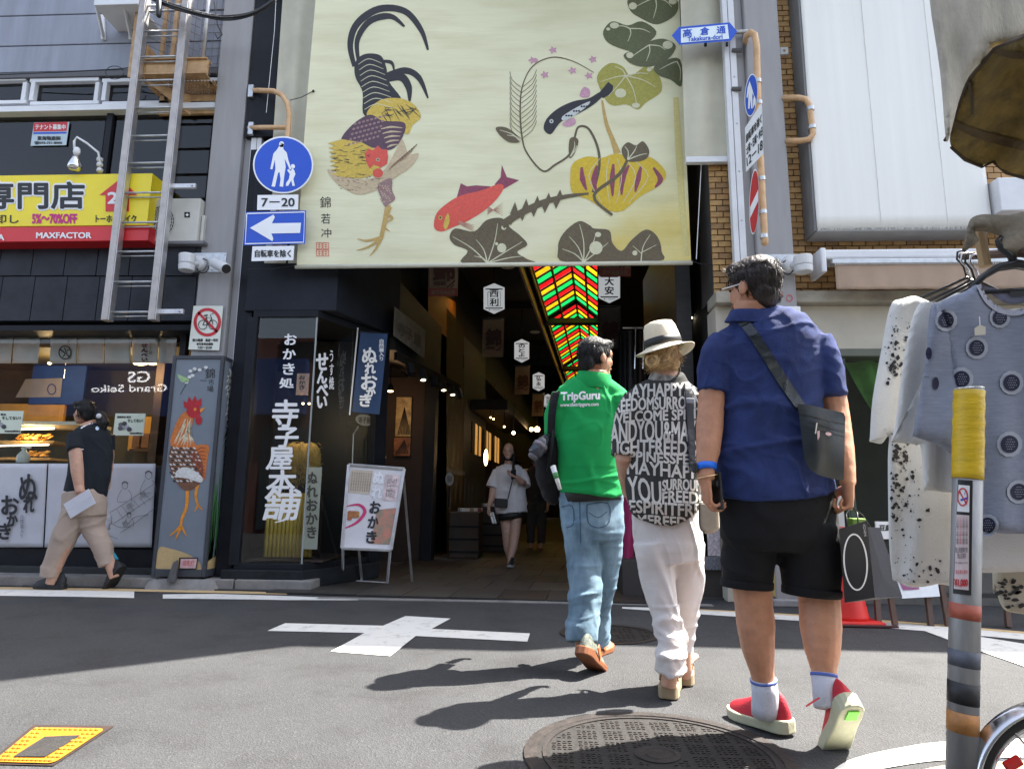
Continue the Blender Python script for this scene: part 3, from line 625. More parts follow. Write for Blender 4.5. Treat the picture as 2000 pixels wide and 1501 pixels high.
lettering('sign_lettering', 'Grand Seiko', [(326, 750), (180, 752), (180, 766), (326, 764)], mirror, EMW, ob_, .01, bold=.12); lettering('sign_lettering', 'GS', [(293, 724), (250, 726), (250, 747), (293, 746)], mirror, EMW, ob_, .01, bold=.3)
# ================================================================== ladder, platform and cables
AL2 = mat('ladder_rail', (.42, .38, .35), .4, .2, 8, .1, 30, metal=.6)
ld = thing('ladder', 'aluminium fixed ladder with paired rungs beside the grey gate pole', 'ladder', PY(250, 620, 6.2))
Yd = 6.22
lx0, lx1 = PY(207, 612, Yd).x, PY(298, 612, Yd).x; lz = PY(250, 625, Yd).z
for x in (lx0, lx1):
    MB().box((x - .035, Yd - .02, lz), (x + .035, Yd + .075, 6.9)).build('rail', AL2, ld, bevel=.006); MB().box((x + .036, Yd - .012, lz), (x + .044, Yd + .065, 6.9)).build('rail_lip', ALU, ld)
for k, (a) in enumerate((608, 549, 490, 433, 375, 317, 264, 209, 156, 110, 60, 10)):
    z = PY(250, a, Yd).z
    MB().tube([(lx0 + .04, Yd + .02, z), (lx1 - .03, Yd + .02, z)], .0115, 8).build('rung', STEEL, ld, smooth=True); MB().tube([(lx0 + .04, Yd + .055, z - .035), (lx1 - .03, Yd + .055, z - .035)], .008, 8).build('rung', STEEL, ld, smooth=True)
for a in (360, 606):
    z = PY(340, a, Yd).z; MB().box((lx1 + .04, Yd + .03, z - .025), (gx0 + .02, Yd + .06, z + .025)).build('wall_bracket', ALU, ld, bevel=.004); MB().lathe((gx0 - .02, Yd + .03, z), [(.012, 0), (.01, .012)], Vector((0, -1, 0)), 8).build('bolt', STEEL, ld)
pf = thing('escape_platform', 'rusty tan steel escape platform with wire mesh railing above the ladder', 'platform', PY(350, 170, 6.3))
Yp = 6.3; pz0, pz1 = PY(350, 145, Yp).z, PY(350, 118, Yp).z; pxa, pxb = PY(284, 130, Yp).x, gx0 - .01
MB().box((pxa, Yp, pz0), (pxb, Yp + .04, pz1)).build('front_beam', RUSTY, pf, bevel=.004); MB().box((pxa, Yp - .03, pz0 - .012), (pxb, Yp + .09, pz0)).build('beam_flange', RUSTY, pf); MB().box((pxa, Yp - .03, pz1), (pxb, Yp + .09, pz1 + .012)).build('beam_flange', RUSTY, pf)
MB().box((pxa - .06, Yp, pz0 - .03), (pxa - .003, Yp + .35, pz1 + .2)).build('side_beam', RUSTY, pf, bevel=.004)
mb = MB(); a = 0.
while a < 1.05:
    x = pxa + a * (pxb - pxa); mb.bar((x, Yp + .08, pz0 - .02), (min(x + .16, pxb), Yp + .42, pz0 - .02), .008, .012); mb.bar((min(x + .16, pxb), Yp + .08, pz0 - .03), (x, Yp + .42, pz0 - .03), .008, .012); a += .055
stuff(mb.build('expanded_mesh', RUSTY, pf)); MB().box((pxa, Yp + .3, pz0 - .28), (pxb, Yp + .34, pz0 - .05)).build('rear_beam', RUSTY, pf)
MB().add([(pxa, Yp + .04, pz0 - .05), (pxa + .38, Yp + .3, pz0 - .3), (pxa + .38, Yp + .32, pz0 - .05)], [(0, 1, 2)]).build('gusset', RUSTY, pf, solid=.012)
for px, y0, y1, YY in ((268, 150, -60, 6.3), (324, 110, -60, 6.5), (345, 110, -60, 6.4)): p = PY(px, 20, YY); MB().box((p.x - .022, YY, PY(px, y0, YY).z), (p.x + .022, YY + .03, PY(px, y1, YY).z)).build('rail_post', RUSTY, pf, bevel=.003)
p = PY(402, 60, 6.42); MB().tube([(p.x, 6.42, PY(402, 115, 6.42).z), (p.x, 6.42, 6.9)], .024, 10).build('rail_post', ALU, pf, smooth=True)
mb = MB()
for k in range(9): z = pz1 + .05 + .1 * k; mb.tube([(pxa - .06, Yp + .06, z + .1), (pxa + .42, Yp + .25, z - .06)], .0035, 5); mb.tube([(pxa + .42, Yp + .28, z), (pxb, Yp + .28, z)], .0035, 5)
for k in range(14): x = pxa + .05 + k * .075; mb.tube([(x, Yp + .27, pz1), (x, Yp + .27, 6.9)], .003, 5)
stuff(mb.build('wire_mesh', mat('wire', (.18, .16, .15), .5, metal=.5), pf)); q = PY(362, 8, 6.35); MB().lathe(q - Vector((0, 0, .06)), [(.02, 0), (.028, .02), (.02, .1), (.024, .2)], n=10).build('orange_hook', mat('orange_plastic', (.85, .2, .01), .4), pf, smooth=True)
sb_ = thing('wall_shelf', 'white metal shelf on slanted brackets high on the grey siding', 'shelf', PY(230, 20, 6.3))
MB().box((PY(186, 5, 6.2).x, 6.2, PY(220, 12, 6.2).z), (PY(272, 5, 6.2).x, 6.62, PY(220, 12, 6.2).z + .03)).build('deck', WHITEM, sb_, bevel=.005)
MB().box((PY(186, 5, 6.2).x, 6.18, PY(220, 12, 6.2).z), (PY(272, 5, 6.2).x, 6.2, PY(220, 5, 6.2).z + .3)).build('front_rail', WHITEM, sb_, bevel=.005)
for x in (186, 240): MB().bar(PY(x + 2, 10, 6.22), PY(x + 16, 74, 6.58), .04, .03).build('bracket', WHITEM, sb_, bevel=.004); MB().bar(PY(x + 14, 30, 6.58), PY(x + 16, 78, 6.58), .045, .03).build('bracket', WHITEM, sb_, bevel=.004)
CAB = mat('black_cable', (.012, .012, .013), .5, .1, 5)
cb = thing('cable_bundle', 'black overhead cables sagging across the top left corner', 'cable', PY(430, 35, 6.0))
random.seed(11)
for k in range(7):
    d = random.uniform(-6, 6); pts = [(270 + d, -14 + d * .6), (330, 10 + d), (400, 30 + d * .8), (450, 35 + d), (500, 24 + d * .7), (545, -6 + d)]
    out = [PY((s[0].x + s[3].x) / 2, (s[0].y + s[3].y) / 2, 6.0 + .01 * k) for s in stroke(pts, [.1, .1], 5)]
    MB().tube(out, random.choice([.006, .008, .011]), 6).build('cable', CAB, cb, smooth=True)
MB().tube([PY(310, 2, 5.98), PY(310, 30, 5.98)], .028, 10, round_caps=True).build('splice_box', CAB, cb, smooth=True)
MB().tube([PY(0, 146, 6.5), PY(120, 141, 6.45), PY(230, 135, 6.45), PY(266, 131, 6.4)], .006, 6).build('cable', CAB, cb, smooth=True)
MB().tube([PY(224 + 18 * math.cos(a * .5), 142 + 13 * math.sin(a * .5), 6.45) for a in range(13)], .004, 6).build('cable_loop', CAB, cb, smooth=True)
MB().tube([PY(418, 4, 6.3), PY(425, 50, 6.3), PY(434, 68, 6.35), PY(425, 76, 6.3), PY(420, 66, 6.3)], .006, 6).build('cable', CAB, cb, smooth=True)
# ================================================================== left shop: signs, lamp, air conditioner
ys = thing('shop_sign_box', 'yellow and red shop sign box with black kanji and red arrow', 'sign', PY(150, 470, 6.4))
YY = 6.3; f = FY(YY)
YEL = mat('sign_yellow', (.85, .68, .02), .35, .05, 3); REDB = mat('sign_box_red', (.62, .02, .025), .35, .05, 3)
box('yellow_box', YEL, ys, -200, 342, 292, 442, YY, 6.58, .006); box('red_band', REDB, ys, -200, 443, 290, 472, YY + .003, 6.58, .006)
for s, b, m, bd, of in (('専門店', (-36, 356, 164, 407), WHITEP, 5, .003), ('専門店', (-36, 356, 164, 407), BLACKP, 1.6, .006)): lettering('lettering', s, b, f, m, ys, of, bold=bd)
lettering('lettering', '化粧品卸し', (-86, 419, 36, 436), f, BLACKP, ys, .004, bold=.4); lettering('lettering', '5%～70%OFF', (63, 418, 150, 436), f, mat('magenta_print', (.55, .02, .2), .5), ys, .004, bold=.9)
decal('arrow', [[(194, 381), (236, 348), (268, 381), (252, 381), (252, 413), (206, 413), (206, 381)]], f, REDB, ys, .004); lettering('lettering', '2F', (211, 376, 250, 397), f, WHITEP, ys, .007, bold=1.2)
lettering('lettering', 'トーホーメイク', (187, 420, 266, 434), f, BLACKP, ys, .004, bold=.5); lettering('lettering', 'MAXFACTOR', (71, 454, 178, 465), f, WHITEP, ys, .004, bold=.6); lettering('lettering', 'A', (-4, 458, 8, 469), f, WHITEP, ys, .004, bold=.6); lettering('lettering', 'KANEBO  SOFIN', (-150, 458, -6, 469), f, WHITEP, ys, .004, bold=.6)
tp = tag(box('tenant_poster', mat('poster_blue', (.45, .55, .62), .4), None, 63, 239, 132, 284, 6.64, 6.646, 0), 'small red and pale blue tenant wanted poster on the upper shop window', 'poster'); f = FY(6.64)
decal('red_header', [[(66, 240), (132, 238), (130, 256), (65, 257)]], f, SIGNR, tp, .002); lettering('lettering', 'テナント募集中', (69, 243, 128, 253), f, WHITEP, tp, .004, bold=.3); decal('blue_rule', [[(65, 258.5), (130, 257.5), (130, 261), (65, 262)]], f, SIGNB, tp, .002)
lettering('lettering', '東海物産㈱', (73, 266, 118, 274), f, BLACKP, tp, .003, bold=.4); lettering('lettering', '☎075-751-8000', (67, 276, 121, 282), f, BLACKP, tp, .003, bold=.3)
gn = thing('gooseneck_lamp', 'white gooseneck spotlight with silver bulb above the yellow sign', 'lamp', PY(195, 338, 6.35))
MB().tube([PY(195, 338, 6.4), PY(196, 318, 6.38), PY(192, 298, 6.34), PY(170, 280, 6.3), PY(150, 268, 6.26), PY(145, 276, 6.25), PY(145, 290, 6.25)], .012, 8).build('arm', WHITEM, gn, smooth=True)
for q in (312, 322, 333): MB().lathe(PY(195, q, 6.39), [(.028, -.02), (.033, 0), (.028, .02)], n=12).build('mount_nut', WHITEM, gn, smooth=True)
c = PY(145, 333, 6.25); s = mpp(c); MB().lathe(c, [(4 * s, 32 * s), (6.5 * s, 38 * s), (5.5 * s, 46 * s), (4 * s, 48 * s)], n=14).build('socket', WHITEM, gn, smooth=True); MB().lathe(c, [(.001, 0), (8 * s, .5 * s), (12 * s, 5 * s), (12.5 * s, 10 * s), (9 * s, 20 * s), (5 * s, 32 * s)], n=18).build('bulb', mat('silver_bulb', (.75, .74, .72), .12, .1, 20, metal=.9), gn, smooth=True)
ac = thing('air_conditioner', 'cream outdoor air conditioning unit on the ledge behind the ladder', 'air conditioner', PY(345, 474, 6.45))
ACM = mat('ac_cream', (.55, .54, .49), .5, .08, 4); box('casing', ACM, ac, 292, 387, 388, 472, 6.42, 6.6, .012); fa = FY(6.42)
decal('fan_opening', [oval(316, 431, 25, 30)], fa, BLACKP, ac, .003); 
for k in range(7): decal('grille_ring', ring(316, 431, 25 - k * 3.4, 30 - k * 4, 1.2), fa, ACM, ac, .008)
for k in range(12): a = math.pi * k / 12; decal('grille_spoke', stroke([(316 + 25 * math.cos(a), 431 + 30 * math.sin(a)), (316 - 25 * math.cos(a), 431 - 30 * math.sin(a))], [.9, .9]), fa, ACM, ac, .006)
decal('badge', [[(360, 414), (371, 414), (371, 425), (360, 425)]], fa, BLACKP, ac, .003); lettering('badge_mark', '✦', (362, 416, 369, 423), fa, WHITEP, ac, .005); box('side_panel', ACM, ac, 392, 420, 398, 470, 6.46, 6.6)
# noren curtain behind the pane
nr = thing('noren_curtain', 'short white shop curtain with brush marks hanging inside the left window', 'curtain', PY(200, 700, 6.85))
NOR = mat('noren_cloth', (.6, .56, .55), .85, .08, 3, .15, 120, trans=.1)
for a, b in ((-60, 25), (28, 78), (99, 150), (152, 204), (206, 256), (259, 310), (312, 345)):
    MB().grid(lambda u, v: PY(a + (b - a) * u - 4 * v * (1 if a < 90 else .4), 659 + 50 * v, 6.84 + .012 * math.sin(u * 7 + a)), 10, 6).build('panel', NOR, nr, smooth=True, solid=.003)
f = FY(6.82); decal('round_crest', ring(127, 688, 13, 14, 2.5) + stroke([(117, 682), (127, 690), (122, 697)], [3, 2], 3) + stroke([(126, 678), (130, 690), (136, 698)], [2, 3], 3) + stroke([(131, 684), (137, 682)], [2, 2]), f, BLACKP, nr, .003)
lettering('brush_lettering', 'せんべい', (276, 671, 288, 705), f, mat('dark_red_ink', (.08, .015, .02), .6), nr, .003, bold=.8, vertical=True); lettering('brush_lettering', 'うす焼', (291, 668, 297, 692), f, BLACKP, nr, .003, vertical=True); MB().tube([PY(-60, 660, 6.85), PY(345, 657, 6.85)], .008, 6).build('rod', BROWN, nr)
# lit shop inside
sh = thing('display_counter', 'warm lit glass display counter of rice crackers inside the left shop', 'counter', PY(60, 905, 7.1))
WOOD = mat('light_wood', (.5, .3, .1), .6, .2, 6, .1, 30, stretch=(.3, 1, 4)); CRK = mat('cracker', (.55, .27, .05), .7, .3, 30, .3, 60)
for y, z_ in ((860, 7.35), (893, 7.3)): box('shelf', WOOD, sh, -60, y, 105 if y < 870 else 98, y + 5, 7.15, 7.6)
box('counter_top', mat('counter_white', (.6, .56, .48), .4), sh, -60, 822, 150, 829, 7.1, 7.7); box('counter_front', mat('case_grey', (.3, .28, .24), .3), sh, -60, 905, 240, 1000, 7.1, 7.7); box('back_panel', mat('orange_panel', (.6, .3, .05), .6, .2, 4), sh, -60, 788, 124, 822, 7.9, 7.95)
random.seed(21)
for y0, xs_ in ((858, (36, 102)), (891, (55, 96))):
    for k in range(34):
        c = PY(random.uniform(*xs_), y0 - random.uniform(0, 9), 7.2 + random.random() * .15); MB().lathe(c, [(.001, 0), (.028, .001), (.03, .006), (.02, .01), (.001, .011)], Vector((random.uniform(-.6, .6), random.uniform(-.8, 0), 1)), 9).build('cracker', CRK, sh)
MB().tube([PY(-10, 838, 7.16), PY(105, 836, 7.16)], .012, 8).build('light_tube', LAMPW, sh); lamp('case_light', PY(55, 846, 7.12), 8, (1, .62, .25), sh, .04); MB().tube([PY(0, 870, 7.16), PY(95, 868, 7.16)], .008, 8).build('light_tube', LAMPW, sh)
bt = thing('spray_bottle', 'clear plastic pump bottle on the counter inside the left shop', 'bottle', PY(44, 905, 7.0)); s = mpp(PY(44, 900, 7.0)); MB().lathe(PY(44, 905, 7.0), [(11 * s, 0), (11.5 * s, 4 * s), (11 * s, 16 * s), (5 * s, 24 * s), (3 * s, 29 * s), (3 * s, 33 * s)], n=16).build('body', mat('clear_plastic', (.5, .55, .56), .2), bt, smooth=True); MB().tube([PY(43, 876, 7.0), PY(48, 872, 7.0), PY(60, 874, 7.0)], .014, 8).build('pump', WHITEP, bt, smooth=True)
rk = thing('wall_rack', 'orange lit wall rack with dark cracker boxes inside the left shop', 'rack', PY(310, 860, 8.1)); box('back_board', mat('orange_board', (.55, .28, .04), .6, .2, 4), rk, 252, 813, 328, 880, 8.1, 8.15); box('rail', BROWN, rk, 252, 876, 328, 882, 8.0, 8.1)
for k in range(4): box('box', mat('brown_box', (.12, .05, .02), .6, .3, 8), rk, 258 + k * 18, 846, 272 + k * 18, 874, 8.0, 8.08)
bc = tag(box('blue_cloth', mat('blue_hanging', (.02, .06, .25), .8, .2, 3), None, 60, 714, 165, 790, 7.9, 7.92, 0), 'blue hanging cloth with grey centre at the back of the left shop', 'cloth'); decal('grey_centre', [[(50, 740), (122, 738), (118, 775), (30, 776)]], FY(7.9), mat('grey_cloth', (.3, .28, .3), .8), bc, .004); decal('round_crest', ring(101, 760, 9, 11, 2.2), FY(7.9), mat('blue_ink', (.03, .03, .2), .7), bc, .008)
for i, (x, y, w) in enumerate(((97, 709, 4), (274, 709, 14), (298, 710, 8), (153, 685, 2.5))):
    t = thing('ceiling_lamp', ('small round ceiling lamp over the counter in the left shop', 'wide glowing ceiling lamp behind the red lettered curtain', 'narrow glowing ceiling lamp at the right end of the left shop', 'tiny hanging bulb behind the white shop curtain')[i], 'lamp', PY(x, y, 7.4)); p = PY(x, y, 7.4); s = mpp(p); MB().ell(p, (w * s, w * s * .6, max(2.5, w * .28) * s)).build('shade', WARM, t, smooth=True); MB().tube([p + Vector((0, 0, .01)), (p.x, p.y, 2.5)], .006, 6).build('stem', NAVY, t)
    if i < 3: lamp('bulb_light', p + Vector((0, -.02, -.12)), 7, (1, .66, .32), t, .06)
# posters on the pane
for i, (x0, x1) in enumerate(((-28, 43), (223, 282))):
    y0, y1 = (802, 846) if i == 0 else (807, 850)
    t = tag(box('window_poster', mat('poster_pale', (.62, .68, .56), .5, .05, 3), None, x0, y0, x1, y1, 6.7, 6.704, 0), ('pale green cracker poster cut by the left edge of the photo', 'pale green cracker poster on the pane right of the walking person')[i], 'poster', 'posters on the shop pane'); f = FY(6.7)
    w = x1 - x0; lettering('lettering', '期間限定 醤油', (x0 + w * .1, y0 + 5, x0 + w * .55, y0 + 9), f, BLACKP, t, .002, bold=.2); lettering('lettering', 'そしてない！', (x0 + w * .45, y0 + 11, x1 - 3, y0 + 17), f, mat('green_ink', (.03, .06, .02), .6), t, .002, bold=.4)
    for k, (dx, dy, m_) in enumerate(((.22, 22, .12), (.34, 20, .05), (.3, 28, .3), (.42, 27, .35), (.5, 31, .06), (.2, 29, .1))): decal('cracker_picture', [oval(x0 + w * dx, y0 + dy, 5, 4.5, n=14)], f, mat('print_%d' % k, (m_, m_, m_ * 1.1), .6, .4, 60), t, .002 + k * .0006)
    lettering('lettering', '¥200(税込)', (x0 + w * .52, y1 - 6, x1 - 4, y1 - 2), f, BLACKP, t, .002, bold=.5)
# white cloth banners under the pane
CLW = mat('white_cloth', (.6, .61, .66), .85, .06, 3, .2, 90, trans=.1)
def bannercloth(label, x0, x1):
    t = thing('cloth_banner', label, 'banner', PY((x0 + x1) / 2, 1068, 6.68)); MB().grid(lambda u, v: PY(x0 + (x1 - x0) * u - v * 8, 905 + 163 * v, 6.7 + .01 * noise.noise(Vector((u * 6, v * 5, x0)))), 30, 16).build('cloth', CLW, t, smooth=True, solid=.003); return t
b1 = bannercloth('white cloth banner with black brush lettering under the left shop window', -120, 92); b2 = bannercloth('white cloth banner with fine ink drawing of people under the shop window', 95, 304); f = FY(6.68)
INK = mat('ink', (.02, .02, .025), .6)
for ch, b in (('ぬ', (38, 926, 72, 976)), ('れ', (46, 970, 66, 1000)), ('お', (3, 968, 36, 1004)), ('か', (14, 1004, 34, 1026)), ('き', (-2, 1022, 20, 1052))): lettering('brush_lettering', ch, b, f, INK, b1, .003, bold=1.2)
lettering('brush_lettering', '自然薯入り', (39, 1004, 46, 1050), f, mat('ink_grey', (.25, .25, .3), .6), b1, .003, bold=.2, vertical=True)
GI = mat('ink_line', (.12, .12, .14), .7); L = []
for a in ([(215, 1000), (240, 985), (300, 945)], [(222, 1022), (250, 1003), (302, 967)], [(235, 1040), (262, 1022), (302, 992)], [(180, 1042), (206, 1020), (240, 1030), (262, 1010), (290, 1005)], [(170, 1052), (200, 1042), (230, 1052)]): L += stroke(a, [1.1, .8], 4)
for x, y, s in ((244, 948, 1.), (290, 928, 1.1), (252, 1006, .7), (205, 1046, .7)):
    L += ring(x, y, 6 * s, 7 * s, .9, n=16); L += stroke([(x - 6 * s, y + 8 * s), (x - 12 * s, y + 18 * s), (x - 14 * s, y + 32 * s), (x + 4, y + 30 * s)], [.8, .8], 3) + stroke([(x + 6 * s, y + 8 * s), (x + 12 * s, y + 16 * s), (x + 13 * s, y + 30 * s)], [.8, .8], 3) + stroke([(x - 6 * s, y - 4 * s), (x, y - 8 * s), (x + 6 * s, y - 4 * s)], [2.5, 2.5], 3)
for k in range(6): L += stroke([(228 + 11 * k, 994 - 6 * k), (240 + 11 * k, 1012 - 7 * k)], [.7, .7])
decal('ink_drawing', L, f, GI, b2, .003)
decal('ink_blocks', [[(246, 986), (256, 980), (260, 987), (250, 993)], [(272, 963), (282, 958), (285, 966), (275, 970)], [(238, 1020), (247, 1015), (250, 1022), (241, 1026)]], f, mat('ink_wash', (.32, .32, .35), .7), b2, .003)
# ================================================================== traffic signs on the left pole
def clampband(t, x, Y, z, r=.03): MB().lathe((x, Y, z), [(r + .006, -.018), (r + .006, .018)], n=14).build('clamp', STEEL, t)
pb = thing('sign_bracket', 'tan painted bent pipe bracket on the left gate pole carrying the blue signs', 'bracket', PY(520, 210, 6.3))
YS = 6.28
MB().tube([PY(493, 177, 6.5), PY(510, 177, 6.4), PY(535, 178, YS), PY(551, 186, YS), PY(561, 202, YS), PY(565, 222, YS), PY(562, 262, YS), PY(545, 400, YS), PY(535, 505, YS)], .027, 12).build('pipe', PIPEO, pb, smooth=True)
MB().tube([PY(486, 250, 6.5), PY(510, 249, 6.4), PY(560, 249, YS)], .025, 12).build('arm', PIPEO, pb, smooth=True)
for y in (177, 250): box('foot_plate', STEEL, pb, 484, y - 12, 494, y + 12, 6.46, 6.5)
def plate(name, label, poly, Y, m, cat='sign', depth=.006, group=None):
    t = thing(name, label, cat, PY(sum(p[0] for p in poly) / len(poly), max(p[1] for p in poly), Y), group); MB().prism(FY(Y), poly, depth).build('plate', m, t); return t
YS2 = 6.2; f = FY(YS2)
ps = plate('pedestrian_sign', 'round blue sign with white adult and child on the left gate pole', oval(553, 322, 59, 56, n=40), YS2, SIGNW)
decal('blue_disc', [oval(553, 322, 56, 53, n=40)], f, SIGNB, ps, .002)
man_ = [(548, 279), (545, 286), (541, 292), (534, 300), (530, 320), (528, 330), (532, 331), (537, 312), (538, 330), (531, 361), (530, 364), (537, 365), (543, 338), (546, 336), (548, 350), (546, 364), (553, 365), (555, 345), (558, 326), (556, 310), (561, 320), (566, 332), (569, 330), (563, 312), (560, 298), (554, 292), (553, 287), (555, 282)]
decal('adult_figure', [man_, oval(550, 282, 5, 6, n=14)[::1]], f, SIGNW, ps, .004)
decal('child_figure', [[(571, 327), (568, 334), (563, 330), (561, 333), (566, 340), (564, 350), (559, 357), (558, 363), (563, 363), (569, 352), (571, 363), (576, 363), (573, 350), (577, 340), (575, 333)], oval(572, 325, 4.2, 4.5, n=12)], f, SIGNW, ps, .0045)
h7 = plate('time_plate', 'white plate reading 7-20 under the round blue sign', [(503, 381), (583, 380), (582, 409), (502, 410)], YS2, SIGNW); lettering('lettering', '7－20', (511, 387, 575, 403), f, BLACKP, h7, .003, bold=.6)
ow = plate('one_way_sign', 'blue one way sign with white arrow pointing left', [(480, 414), (598, 411), (596, 476), (476, 479)], YS2, SIGNB)
decal('border', stroke([(482, 417), (595, 414), (593, 473), (479, 476), (482, 417)], [2.2, 2.2]), f, SIGNW, ow, .003); decal('arrow', [[(488, 445), (534, 419), (537, 424), (531, 436), (588, 435), (586, 455), (530, 456), (534, 466), (532, 471)]], f, SIGNW, ow, .004)
jb = plate('bicycle_plate', 'white plate with small black kanji below the arrow sign', [(493, 481), (575, 480), (573, 508), (491, 510)], YS2, SIGNW); lettering('lettering', '自転車を除く', (498, 488, 568, 502), f, BLACKP, jb, .003, bold=.5)
nb = plate('no_bicycle_sign', 'white no bicycles sign with red ring on the grey pole above the rooster box', [(378, 597), (436, 597), (428, 684), (368, 682)], 6.47, mat('poster_white', (.72, .74, .66), .5, .05, 3)); f = FY(6.47)
decal('red_ring', ring(405, 629, 27, 28, 6) + stroke([(387, 610), (424, 648)], [5, 5]), f, SIGNR, nb, .003)
decal('bicycle', ring(396, 634, 9, 9.5, 1.2, n=18) + ring(416, 634, 9, 9.5, 1.2, n=18) + stroke([(396, 634), (403, 620), (414, 620), (406, 634), (396, 634)], [1.4, 1.4]) + stroke([(406, 634), (402, 616)], [1.4, 1.4]) + stroke([(398, 616), (406, 615)], [2.2, 2.2]) + stroke([(416, 634), (411, 614), (417, 612)], [1.4, 1.4]), f, BLACKP, nb, .005)
lettering('lettering', '錦小路通　高倉～寺町', (376, 661, 426, 667), f, BLACKP, nb, .003, bold=.25); lettering('lettering', '歩行者専用道路', (384, 669, 416, 674), f, BLACKP, nb, .003, bold=.25); lettering('lettering', '7:00～20:00', (386, 676, 414, 681), f, BLACKP, nb, .003, bold=.15)
# security cameras: plate with two lens bodies
def cctv(label, px, py, Y, flip):
    s = -1 if flip else 1; t = thing('security_camera', label, 'camera', PY(px, py + 20, Y), 'cameras on the gate poles'); P = lambda dx, dy, y: PY(px + s * dx, py + dy, y)
    c = P(5, 8, Y); k = mpp(c); MB().box((c.x - 40 * k, Y - .01, c.z - 20 * k), (c.x + 40 * k, Y, c.z + 20 * k)).build('mount_plate', STEEL, t, bevel=.003)
    for dx in (-36, 36, 12, -14):
        for dz in (-15, 15): MB().lathe((c.x + dx * k, Y - .01, c.z + dz * k), [(.007, 0), (.006, .006)], Vector((0, -1, 0)), 8).build('bolt', STEEL, t)
    GW = mat('camera_grey', (.62, .63, .64), .4, .06, 4)
    MB().lathe(P(-8, 10, Y - .01), [(.085, 0), (.09, .03), (.06, .06)], Vector((0, -1, 0)), 20).build('turret_base', GW, t, smooth=True)
    a = P(-32, -8, Y - .15); b = P(-34, 24, Y - .15); MB().tube([a, a * .4 + b * .6], [.083, .078], 20).build('turret_head', GW, t, bevel=.012); MB().tube([a * .38 + b * .62, b], [.082, .076], 20).build('turret_ring', GW, t, bevel=.008)
    MB().tube([P(-10, 12, Y - .05), P(-26, 8, Y - .14)], .03, 10).build('turret_arm', GW, t, smooth=True)
    MB().tube([P(16, 6, Y - .04), P(22, 8, Y - .1), P(44, 20, Y - .24)], [.03, .056, .056], 16).build('bullet_body', GW, t, bevel=.008); e = P(44, 20, Y - .24); d = (e - P(22, 8, Y - .1)).normalized()
    MB().tube([e + d * .001, e + d * .006], [.048, .046], 16).build('lens', BLACKP, t)
    MB().tube([P(-2 + 12 * math.cos(q * .5), 14 + 14 * math.sin(q * .5), Y - .06) for q in range(12)], .006, 6).build('cable', CAB, t, smooth=True)
cctv('grey security cameras on the left gate pole above the no bicycles sign', 398, 505, 6.5, False)
cctv('grey security cameras on the right gate pole behind the man in blue', 1536, 508, 5.98, True)
# ================================================================== painted rooster box (generic bird)
rx = thing('light_box', 'dark framed box with painted rooster standing at the foot of the left pole', 'light box', PY(350, 1130, 6.5))
Yb = 6.33; xA, xB = PY(316, 910, Yb).x, PY(419, 910, Yb).x; zA, zB = PY(350, 1126, Yb).z, PY(390, 694, Yb).z; Yc = 6.72
for n_, a, b in (('corner_post', (xA, Yb, zA), (xA + .035, Yb + .035, zB)), ('corner_post', (xB - .035, Yb, zA), (xB, Yb + .035, zB)), ('corner_post', (xB - .035, Yc - .035, zA), (xB, Yc, zB)), ('top_rail', (xA + .036, Yb, zB - .035), (xB - .036, Yb + .03, zB)), ('bottom_rail', (xA + .036, Yb, zA), (xB - .036, Yb + .03, zA + .07)), ('top_rail', (xB - .03, Yb + .036, zB - .035), (xB, Yc - .036, zB)), ('bottom_rail', (xB - .03, Yb + .036, zA), (xB, Yc - .036, zA + .07))): wbox(n_, mat('frame_slate', (.045, .05, .06), .5, .2, 6), rx, a, b, .004)
wbox('body', mat('panel_blue_grey', (.17, .2, .235), .5, .1, 3), rx, (xA + .01, Yb + .012, zA + .03), (xB - .01, Yc - .01, zB - .01), 0)
MB().grid(lambda u, v: Vector((xA - .06 + (xB - xA + .2) * u, Yb - .06 + .6 * v, zA - .02 - .05 * abs(noise.noise(Vector((u * 5, v * 5, 3)))) - (.09 if u in (0, 1) or v in (0, 1) else 0))), 16, 12).build('concrete_foot', CONC, rx, smooth=True)
f = FY(Yb + .012); K = lambda n, c, v=.25: mat(n, c, .55, v, 40)
decal('sand', [blob([(302, 1108), (304, 1090), (312, 1068), (330, 1070), (352, 1076), (372, 1084), (388, 1096), (392, 1104), (388, 1114), (340, 1113)], 4)], f, K('paint_sand', (.5, .36, .17), .1), rx, .003)
RORG, RRED, RBLK, RCRM = K('paint_orange', (.55, .16, .03)), K('paint_comb', (.42, .01, .02)), K('paint_black', (.02, .018, .018)), K('paint_cream', (.68, .6, .42), .15); RBRN = K('paint_brown', (.16, .07, .035), .4); RWHT = K('paint_white', (.62, .62, .6), .2); RYEL = K('paint_leg', (.72, .26, .02))
decal('leg', stroke([(366, 958), (364, 990), (356, 1010), (352, 1030)], [7, 6, 5], 3) + stroke([(352, 1028), (332, 1046)], [5, 2]) + stroke([(353, 1030), (342, 1054)], [5, 2]) + stroke([(355, 1028), (364, 1046)], [5, 2]), f, RYEL, rx, .003)
decal('leg', stroke([(386, 946), (382, 968), (388, 990)], [7, 5, 4], 3) + stroke([(388, 988), (396, 996)], [4, 1.5]) + stroke([(387, 986), (380, 998)], [4, 1.5]), f, RYEL, rx, .003)
decal('tail', [blob([(352, 880), (392, 868), (408, 872), (404, 900), (398, 938), (372, 930)], 4)], f, RORG, rx, .0034)
decal('breast', [blob([(338, 866), (352, 862), (378, 872), (396, 905), (392, 940), (368, 958), (348, 946), (332, 915), (330, 885)], 4)], f, RBRN, rx, .004)
decal('neck', [blob([(366, 802), (378, 812), (372, 850), (384, 872), (360, 876), (333, 868), (340, 836), (352, 812)], 4)], f, RORG, rx, .0046)
